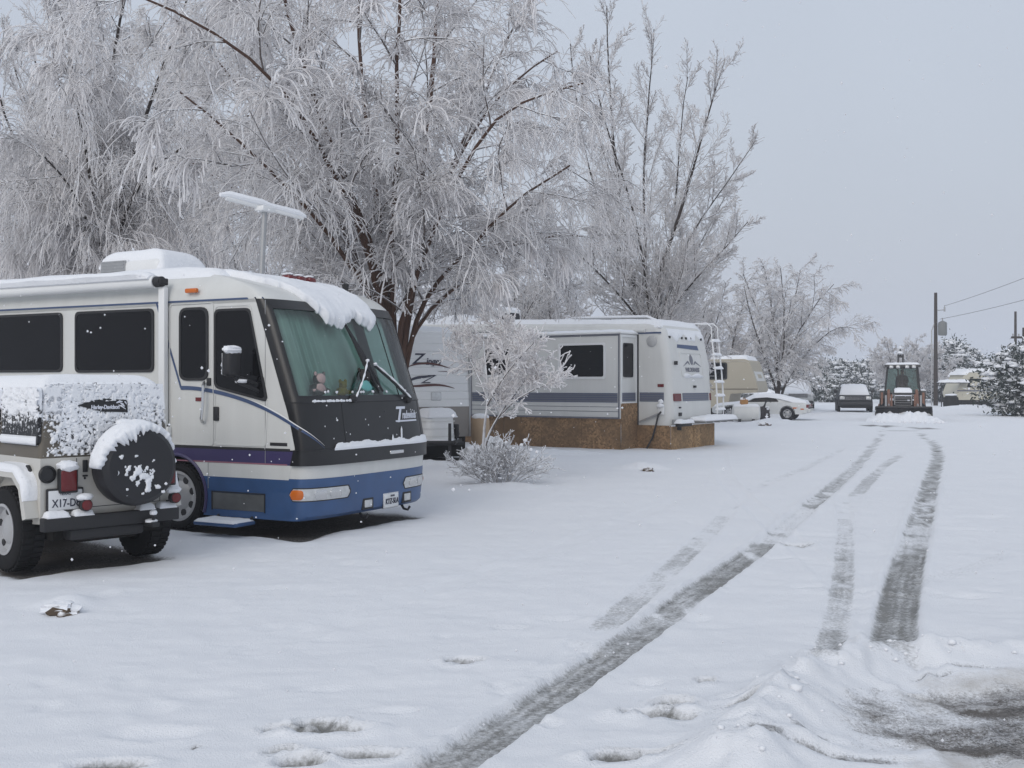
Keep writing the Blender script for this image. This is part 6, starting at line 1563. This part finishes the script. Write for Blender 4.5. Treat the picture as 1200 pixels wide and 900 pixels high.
def polydist(pts):
    """distance to a polyline, signed side offset and arc parameter"""
    best = np.full(X.shape, 1e9); par = np.zeros(X.shape); sgn = np.zeros(X.shape); acc = 0
    for (x0, y0), (x1, y1) in zip(pts, pts[1:]):
        dx, dy = x1 - x0, y1 - y0; l2 = dx * dx + dy * dy; l = math.sqrt(l2)
        t = np.clip(((X - x0) * dx + (Y - y0) * dy) / l2, 0, 1); qx = X - x0 - t * dx; qy = Y - y0 - t * dy; d = np.hypot(qx, qy)
        m = d < best; best = np.where(m, d, best); par = np.where(m, acc + t * l, par); sgn = np.where(m, (dx * qy - dy * qx) / l, sgn); acc += l
    return best, par, sgn, acc
def smooth_path(px):
    P = [Vector((*gnd(x, y), 0)) for x, y in px]; out = []
    for i in range(len(P) - 1):
        a, b, c, d = P[max(0, i - 1)], P[i], P[i + 1], P[min(len(P) - 1, i + 2)]
        for k in range(8):
            t = k / 8; out.append(.5 * ((2 * b) + (c - a) * t + (2 * a - 5 * b + 4 * c - d) * t * t + (3 * b - a - 3 * c + d) * t ** 3))
    out.append(P[-1]); return [(p.x, p.y) for p in out]
def track(px, width, amt, segs=None, seed=0, rim=.018, depth=.034):
    """a wheel rut: pressed snow, slushy grey showing where segs (list of (y0px,y1px,amount)) say so"""
    global Z, slush_shade
    d, t, sg, L = polydist(smooth_path(px)); h = width / 2
    core = 1 - sstep(h * .80, h * 1.08, d + (fbm(X * 9, Y * 3, seed, 2) - .5) * .025)
    Z = Z - depth * core + rim * np.exp(-((d - h * 1.2) / (.25 * h)) ** 2)
    a = np.zeros_like(X) if segs else np.full(X.shape, amt)
    if segs:
        rowp = 450 + CAM_H * FPX / np.maximum(Y, 1)
        for y0, y1, v in segs:
            e = np.maximum(5.0, .07 * (rowp - 450)); rowp = rowp + (fbm(X * 5, Y * 3, 77, 3) - .47) * e * 2.2; a = np.maximum(a, v * sstep(y0 - e, y0 + e, rowp) * (1 - sstep(y1 - e, y1 + e, rowp)))
    st = fbm(sg * 42 + 100, t * .9, seed + 3, 2); tr_ = fbm(sg * 8, t * 11, seed + 5, 2)
    v = core * a * (.70 + .65 * (st - .35) + .45 * (tr_ - .4)); slush_shade = np.maximum(slush_shade, np.clip(v, 0, 1))
track([(470, 925), (530, 890), (640, 818), (745, 745), (805, 702), (862, 662), (905, 630), (950, 592), (985, 562), (1005, 544), (1022, 524), (1032, 508), (1036, 497)], .285, 1, [(720, 1000, .92), (632, 720, .98), (583, 636, .36), (560, 585, .85), (545, 562, .75), (500, 546, .62)], 1)
track([(1050, 800), (1046, 765), (1052, 715), (1064, 660), (1076, 620), (1086, 580), (1095, 550), (1099, 535), (1094, 521), (1082, 509), (1072, 500)], .315, 1, [(637, 772, 1.0), (612, 640, .52), (597, 618, .95), (588, 600, .48), (570, 590, .92), (538, 572, .95), (508, 540, .80), (498, 512, .85)], 2)
track([(965, 800), (977, 745), (985, 700), (990, 650), (990, 605), (988, 580)], .20, 1, [(735, 800, .82), (700, 745, .55), (662, 706, .74), (630, 668, .58), (595, 635, .42)], 3, .006, .012)
track([(990, 600), (1010, 572), (1035, 548), (1056, 532), (1070, 522)], .24, 1, [(552, 580, .68), (530, 552, .62)], 4, .006, .012)
track([(640, 790), (735, 712), (800, 655), (835, 620), (880, 575), (950, 545), (1000, 520)], .24, 1, [(685, 738, .60), (635, 676, .62), (600, 632, .42), (525, 565, .40)], 5, .006, .012)
track([(1060, 692), (1110, 675), (1180, 652)], .22, 1, [(640, 690, .30)], 6, .004, .006)
track([(1150, 900), (1000, 700), (900, 610), (850, 560), (845, 530)], .3, .0, None, 7, .008, .010)
track([(300, 760), (480, 700), (620, 655), (760, 600), (850, 565)], .3, .0, None, 8, .006, .008)
# scraped patch behind the tractor
for px, py, rx, ry, v in ((1030, 499, .9, 1.5, .8), (1085, 502, .5, 1.2, .6), (1050, 505, .8, .7, .35)):
    gx, gy = gnd(px, py); q = np.hypot((X - gx) / rx, (Y - gy) / ry) + (fbm(X * 1.5, Y * .8, 9, 3) - .47) * 1.6; bare = np.maximum(bare, v * (1 - sstep(.5, 1.05, q)))
# footprints and soft hollows; shadow painted into the deep ones with their slushy bottoms
def dent(px, py, rx, ry, dp, br=.0, ang=0, rim=.3):
    global Z, bare, slush_shade
    dp *= 1.9 if dp > .024 else 1.2; rx *= 1.35; ry *= 1.35
    gx, gy = gnd(px, py); c, s_ = math.cos(ang), math.sin(ang); u = (X - gx) * c + (Y - gy) * s_; v = -(X - gx) * s_ + (Y - gy) * c
    q = np.hypot(u / rx, v / ry) + (fbm(X * 11, Y * 11, int(px), 2) - .4) * .45
    Z = Z - dp * (1 - sstep(.45, 1.0, q)) + dp * rim * np.exp(-((q - 1.15) / .22) ** 2); bare = np.maximum(bare, br * (1 - sstep(.35, .8, q))); slush_shade = np.maximum(slush_shade, (1.0 if dp > .05 else 0) * (1 - sstep(.62, 1.02, q)))
for a in ((335, 855, .10, .05, .035, 0), (372, 848, .10, .05, .03, 0), (388, 858, .15, .07, .045, .25), (330, 882, .07, .04, .03, 0), (350, 895, .09, .06, .04, .35), (428, 886, .15, .05, .035, .1), (760, 836, .13, .035, .035, .22), (790, 826, .09, .08, .05, .42), (785, 840, .12, .03, .03, .2), (828, 798, .05, .05, .035, 0),
          (750, 888, .19, .04, .04, .35), (720, 892, .1, .04, .03, .1), (545, 774, .10, .06, .03, 0), (600, 735, .12, .04, .02, 0), (655, 725, .15, .04, .015, 0), (930, 640, .18, .10, .035, .22), (920, 655, .22, .05, .02, 0), (1005, 694, .3, .05, .02, .06), (1060, 696, .35, .04, .02, .05), (950, 690, .2, .04, .018, 0),
          (180, 858, .18, .09, .02, 0), (130, 895, .14, .06, .03, 0), (230, 875, .02, .02, .02, .9), (460, 835, .12, .05, .015, 0), (890, 835, .2, .03, .03, .3), (860, 822, .08, .05, .02, 0), (705, 770, .12, .05, .012, 0), (1135, 622, .35, .06, .02, .05), (1150, 607, .3, .05, .02, .03), (585, 802, .06, .05, .02, 0), (840, 690, .12, .06, .018, 0),
          (960, 628, .25, .05, .02, .03), (1130, 700, .25, .05, .02, 0), (1170, 560, .4, .08, .02, 0), (760, 800, .07, .05, .018, 0), (640, 850, .06, .05, .02, 0)):
    dent(*a)
rr_ = random.Random(3)
for i in range(60): dent(rr_.uniform(40, 1190), rr_.uniform(560, 880), rr_.uniform(.05, .16), rr_.uniform(.04, .10), rr_.uniform(.004, .012), 0, rr_.uniform(0, 3))
# little stony clump in the snow on the left, mounds of old snow
def mound(px, py, rx, ry, h, lump=.5):
    global Z
    gx, gy = gnd(px, py); q = np.hypot((X - gx) / rx, (Y - gy) / ry); Z = Z + h * (1 - sstep(.1, 1.0, q)) * (1 + lump * 2 * (fbm(X * 5, Y * 5, int(px), 3) - .45))
mound(78, 707, .40, .28, .07); mound(752, 549, .8, .4, .13); mound(835, 520, .8, .5, .16); mound(1010, 497, 1.2, .8, .1); mound(790, 522, 1.2, .3, .12); mound(520, 545, 1.4, .4, .1); mound(585, 572, 1.1, .7, .06); mound(640, 532, 2.0, .35, .12)
mound(905, 495, 1.5, .8, .2); mound(1130, 478, 3, 2, .25); mound(1170, 482, 2.5, 1.6, .2); mound(965, 478, 3, 1.5, .25)
# sheltered bare ground under the motorhome, the off-road car and the trailers
def footprint(T, x0, x1, y0, y1, v=1.0, soft=.25):
    global bare, Z
    iv = T.fr.inverted(); u = iv[0][0] * X + iv[0][1] * Y + iv[0][3]; w = iv[1][0] * X + iv[1][1] * Y + iv[1][3]
    n = (fbm(X * 2.6, Y * 2.6, 21, 4) - .47) * 1.1
    e = np.minimum(np.minimum(u - x0, x1 - u), np.minimum(w - y0, y1 - w)) + n * soft
    k = sstep(-.10, .16, e); bare = np.maximum(bare, v * k); Z = Z - .035 * k
footprint(rv, RVL + .2, .12, -.02, RVW - .1); footprint(jp, .25, 3.0, -JW - .05, .12, .95, .2); footprint(zg, -6, .9, -ZW + .1, -.2, .9); footprint(bt, -6.8, -1.7, .2, 2.2, .8); footprint(tr, 1, 5.8, .2, 2.2, .8)
# ridge the plough left in the foreground, and the scraped gravel to its right
ridge = smooth_path([(860, 905), (905, 845), (955, 800), (1005, 776), (1040, 768), (1090, 770), (1150, 768), (1260, 760)])
d, t, sg, L = polydist(ridge)
inside = sstep(-.02, .10, -sg) * (d < 3.5)
n = fbm(X * 4.5, Y * 4.5, 31, 5)
hgt = .17 * np.exp(-(d / .21) ** 2) * np.clip(1.25 - t / L * 1.0, .25, 1) + .05 * np.exp(-((d - .25) / .25) ** 2) * (sg < 0)
Z = Z + hgt * (.42 + 1.2 * n) + (fbm(X * 8, Y * 8, 33, 5) - .45) * .045 * np.exp(-(d / .32) ** 2)
near = ((X - 2.35) / 1.15) ** 2 + ((Y - 5.15) / 1.05) ** 2
right = sstep(.18, .75, -sg + (fbm(X * 2.2, Y * 2.2, 35, 4) - .47) * .9) * (d < 4) * (Y < 7) * (X > .6)
gx, gy = gnd(1150, 850); core = 1 - sstep(.35, 1.15, np.hypot((X - gx - .15) / 1.25, (Y - gy) / .80) + (fbm(X * 3.2, Y * 5.5, 36, 4) - .47) * 1.3)
streak = .55 * fbm(X * 1.8 + Y * .4, Y * 9 - X * 1.0, 37, 4) + .45 * fbm(X * 6, Y * 9, 38, 4)
bare = np.maximum(bare, np.clip(core * (.58 + 1.0 * (streak - .42)), 0, .80) * right)
bare = np.maximum(bare, np.clip((streak - .53) * 2.4, 0, .5) * right * (near < 5))
dirt = np.maximum(dirt, right * np.clip(.40 + (n - .47) * 2.0, 0, .9) * .55 * (near < 6))
Z = Z - .03 * core * right + (fbm(X * 9, Y * 9, 39, 3) - .45) * .03 * right * (near < 5)
for px, py, rx, ry in ((900, 895, .12, .06), (950, 880, .12, .05), (1000, 895, .25, .05), (1032, 815, .03, .02), (1028, 818, .02, .03), (1070, 815, .05, .02), (950, 893, .1, .03), (1090, 795, .14, .02), (1130, 788, .25, .02), (1165, 790, .2, .02)):
    dent(px, py, rx, ry, .015, .5)
# lane, far away, a little ploughed look
V = np.stack([X, Y, Z], -1).reshape(-1, 3); nx, ny = X.shape
I = np.arange(nx * ny).reshape(nx, ny); F = np.stack([I[:-1, :-1], I[1:, :-1], I[1:, 1:], I[:-1, 1:]], -1).reshape(-1, 4)
m, nt, b = _nodes('snow_cover')
def attr(nm): a = _n(nt, 'ShaderNodeAttribute'); a.attribute_name = nm; return a.outputs['Fac']
def madd(a, k, c):
    x = _n(nt, 'ShaderNodeMath', operation='MULTIPLY_ADD'); nt.links.new(a, x.inputs[0]); x.inputs[1].default_value = k
    if hasattr(c, 'node'): nt.links.new(c, x.inputs[2])
    else: x.inputs[2].default_value = c
    return x.outputs[0]
fine = _noise(nt, 42, 5, .7); mid = _noise(nt, 9, 4, .6); coarse = _noise(nt, 1.1, 4)
snowc = _mix(nt, coarse, (.755, .77, .80), (.825, .835, .855))
dirtc = _mix(nt, mid, (.52, .50, .46), (.30, .26, .215))
c = _mix(nt, madd(fine, .9, madd(attr('dirt'), 1.5, -.55)), snowc, dirtc) if False else None
def mask(nm, amp, lo, hi): return _ramp(nt, madd(fine, amp, madd(attr(nm), 1.0, -amp * .5)), lo, hi)
c1 = _mix(nt, mask('dirt', .5, .12, .75), snowc, dirtc)
slc = _mix(nt, mid, (.175, .176, .172), (.285, .285, .275))
c2 = _mix(nt, mask('slush_shade', 1.15, .22, .80), c1, slc)
gravel = _n(nt, 'ShaderNodeTexVoronoi'); gravel.inputs['Scale'].default_value = 75; tc = _n(nt, 'ShaderNodeTexCoord'); nt.links.new(tc.outputs['Object'], gravel.inputs['Vector'])
sc_ = _n(nt, 'ShaderNodeSeparateColor'); nt.links.new(gravel.outputs['Color'], sc_.inputs[0])
grc = _mix(nt, sc_.outputs[0], (.055, .053, .052), (.21, .20, .19))
grc = _mix(nt, _ramp(nt, coarse, .45, .6), grc, (.12, .108, .098))
vf = _noise(nt, 130, 4, .7); mk = _ramp(nt, madd(vf, .9, madd(fine, .9, madd(attr('bare'), 1.0, -.9))), .22, .70)
c3 = _mix(nt, mk, c2, grc); nt.links.new(c3, b.inputs['Base Color'])
b.inputs['Roughness'].default_value = .8; b.inputs['Specular IOR Level'].default_value = .2
_bump(nt, b, madd(fine, .5, madd(mid, 1.0, _noise(nt, 120, 3))), .6, .015)
M['ground'] = m
g = fast_mesh('snow_ground', V, F, 'ground', None, smooth=True)
for nm, arr in (('bare', bare), ('slush_shade', slush_shade), ('dirt', dirt)):
    at_ = g.data.attributes.new(nm, 'FLOAT', 'POINT'); at_.data.foreach_set('value', np.ascontiguousarray(arr.reshape(-1), np.float32))
tag(g, 'snow-covered ground of the trailer park with wheel tracks', None, None, 'structure')
def ground_z(x, y):
    i = int(np.clip(np.searchsorted(GX, x), 0, nx - 1)); j = int(np.clip(np.searchsorted(GY, y), 0, ny - 1)); return float(Z[i, j])
# crumbs of ploughed snow along the ridge
mb = MB(); rr_ = random.Random(8); N = len(ridge)
for i in range(60):
    k = rr_.randrange(int(N * .85)); x, y = ridge[k]; x += rr_.gauss(.06, .16); y += rr_.gauss(-.05, .14); s_ = abs(rr_.gauss(0, .0075)) + .003
    mb.blob((x, y, ground_z(x, y) + s_ * .05), (s_ * 1.2, s_, s_ * .8), 2 if s_ > .03 else 1, .5, seed=i, freq=1.8)
o = build('snow_crumbs', mb, 'snow', None, 80); tag(o, 'crumbs and clods of ploughed snow along the foreground ridge', 'snow crumbs', None, 'stuff')
# stones
def stone(label, px, py, r, col, n=1):
    x, y = gnd(px, py); e = Thing('stone', label, 'stone', (x, y, ground_z(x, y)))
    mb = MB(); mb.blob((0, 0, r * .05), (r * 1.3, r, r * .75), 3, .6, seed=int(px), freq=1.7); e.part('rock', mb, col)
    mb = MB(); mb.blob((-.35 * r, .5 * r, r * .42), (r * 1.6, r * 1.1, r * .55), 3, .5, seed=int(px) + 2); e.part('snow_cap', mb, 'snow_soft')
M['stone'] = snowtop_mat('brown_stone', (.10, .075, .055), .55, .9, namp=.7)
stone('brown stone poking from a snow mound in front of the board skirting', 759, 552, .085, 'stone'); stone('dark stony tuft poking through the snow left of the picture', 74, 719, .085, 'stone')
stone('small stone in the snow in front of the pale tank', 897, 499, .16, 'stone')
# ================================================================== FALLING SNOW, AIR, LIGHT, CAMERA
rng = np.random.default_rng(5); n = 4200
d = rng.uniform(3.5, 40, n) ; x = (rng.random(n) - .5) * 1.15 * d; z = CAM_H + (rng.random(n) - .5) * .95 * d
ok = (z > .05) & (z < 6); d, x, z = d[ok], x[ok], z[ok]; n = len(d)
r = rng.uniform(.0028, .0062, n)
oct_ = np.array([(1, 0, 0), (0, 1, 0), (-1, 0, 0), (0, -1, 0), (0, 0, 1), (0, 0, -1)], float); of = np.array([(0, 1, 4), (1, 2, 4), (2, 3, 4), (3, 0, 4), (1, 0, 5), (2, 1, 5), (3, 2, 5), (0, 3, 5)])
V = np.stack([x, d, z], -1)[:, None] + oct_[None] * r[:, None, None] * (1 + .5 * rng.random((n, 6, 1))); F = (np.arange(n) * 6)[:, None, None] + of[None]
o = fast_mesh('falling_snow', V.reshape(-1, 3), F.reshape(-1, 3), 'flake', None, smooth=True); tag(o, 'fine snowflakes drifting down through the air', 'snowfall', None, 'stuff')
HAZE = .0012
mb = MB(); mb.box(-300, 300, -80, 520, -1.6, 26)
o = build('haze', mb, 'snow'); o['kind'] = 'stuff'; o['label'] = 'pale snowy haze filling the air'
m = bpy.data.materials.new('snowy_air'); m.use_nodes = True; nt = m.node_tree; nt.nodes.clear()
ou = _n(nt, 'ShaderNodeOutputMaterial'); pv = _n(nt, 'ShaderNodeVolumePrincipled'); pv.inputs['Color'].default_value = (.93, .95, 1, 1); pv.inputs['Density'].default_value = HAZE; pv.inputs['Anisotropy'].default_value = .2
nt.links.new(pv.outputs[0], ou.inputs['Volume']); o.data.materials.clear(); o.data.materials.append(m)
M['haze'] = m

SUN_EL, SUN_AZ = 32, 205       # azimuth measured clockwise from +y
w = bpy.data.worlds.new('World'); SC.world = w; w.use_nodes = True; nt = w.node_tree; bg = nt.nodes['Background']
sky = _n(nt, 'ShaderNodeTexSky', sky_type='NISHITA'); sky.sun_disc = False; sky.sun_elevation = R_(SUN_EL); sky.sun_rotation = R_(SUN_AZ); sky.air_density = 2; sky.dust_density = 6; sky.ozone_density = 1
tc = _n(nt, 'ShaderNodeTexCoord'); sp = _n(nt, 'ShaderNodeSeparateXYZ'); nt.links.new(tc.outputs['Generated'], sp.inputs[0])
mr = _n(nt, 'ShaderNodeMapRange'); nt.links.new(sp.outputs['Z'], mr.inputs[0]); mr.inputs['From Min'].default_value = 0; mr.inputs['From Max'].default_value = 1; mr.inputs['To Min'].default_value = 0; mr.inputs['To Max'].default_value = 1
cl = _n(nt, 'ShaderNodeTexNoise'); cl.inputs['Scale'].default_value = 1.6; cl.inputs['Detail'].default_value = 4; nt.links.new(tc.outputs['Generated'], cl.inputs['Vector'])
gr = _mix(nt, mr.outputs[0], (5.2, 5.7, 6.7), (6.6, 7.25, 8.4))
mu = _n(nt, 'ShaderNodeMix', data_type='RGBA', blend_type='MULTIPLY'); mu.inputs[0].default_value = 1; nt.links.new(gr, mu.inputs[6])
r2 = _ramp(nt, cl.outputs['Fac'], .3, .7, (.95, .95, .955, 1), (1.05, 1.05, 1.045, 1)); nt.links.new(r2, mu.inputs[7])
mx = _n(nt, 'ShaderNodeMix', data_type='RGBA'); mx.inputs[0].default_value = .12; nt.links.new(mu.outputs[2], mx.inputs[6]); nt.links.new(sky.outputs[0], mx.inputs[7])
nt.links.new(mx.outputs[2], bg.inputs['Color']); bg.inputs['Strength'].default_value = .10
sun = bpy.data.lights.new('sun', 'SUN'); sun.energy = 1.1; sun.angle = R_(40); sun.color = (1, .985, .965)
so = bpy.data.objects.new('sun', sun); COL.objects.link(so)
a = R_(SUN_AZ); e_ = R_(SUN_EL); dv = Vector((math.sin(a) * math.cos(e_), math.cos(a) * math.cos(e_), math.sin(e_))); so.rotation_euler = dv.to_track_quat('Z', 'Y').to_euler(); so.location = (0, -10, 20)
cam = bpy.data.cameras.new('camera'); cam.sensor_width = 36; cam.lens = FPX / 1200 * 36; cam.clip_end = 3000; cam.clip_start = .05
co = bpy.data.objects.new('camera', cam); COL.objects.link(co); co.location = (0, 0, CAM_H); co.rotation_euler = (R_(90), 0, 0); SC.camera = co
SC.view_settings.view_transform = 'Standard'; SC.view_settings.look = 'None'; SC.view_settings.exposure = 0.0; SC.view_settings.gamma = 1; SC.view_settings.use_curve_mapping = False
SC.cycles.max_bounces = 18; SC.cycles.diffuse_bounces = 16; SC.cycles.transmission_bounces = 16; SC.cycles.transparent_max_bounces = 12; SC.cycles.volume_bounces = 1; SC.cycles.use_denoising = True
SC.cycles.volume_max_steps = 64
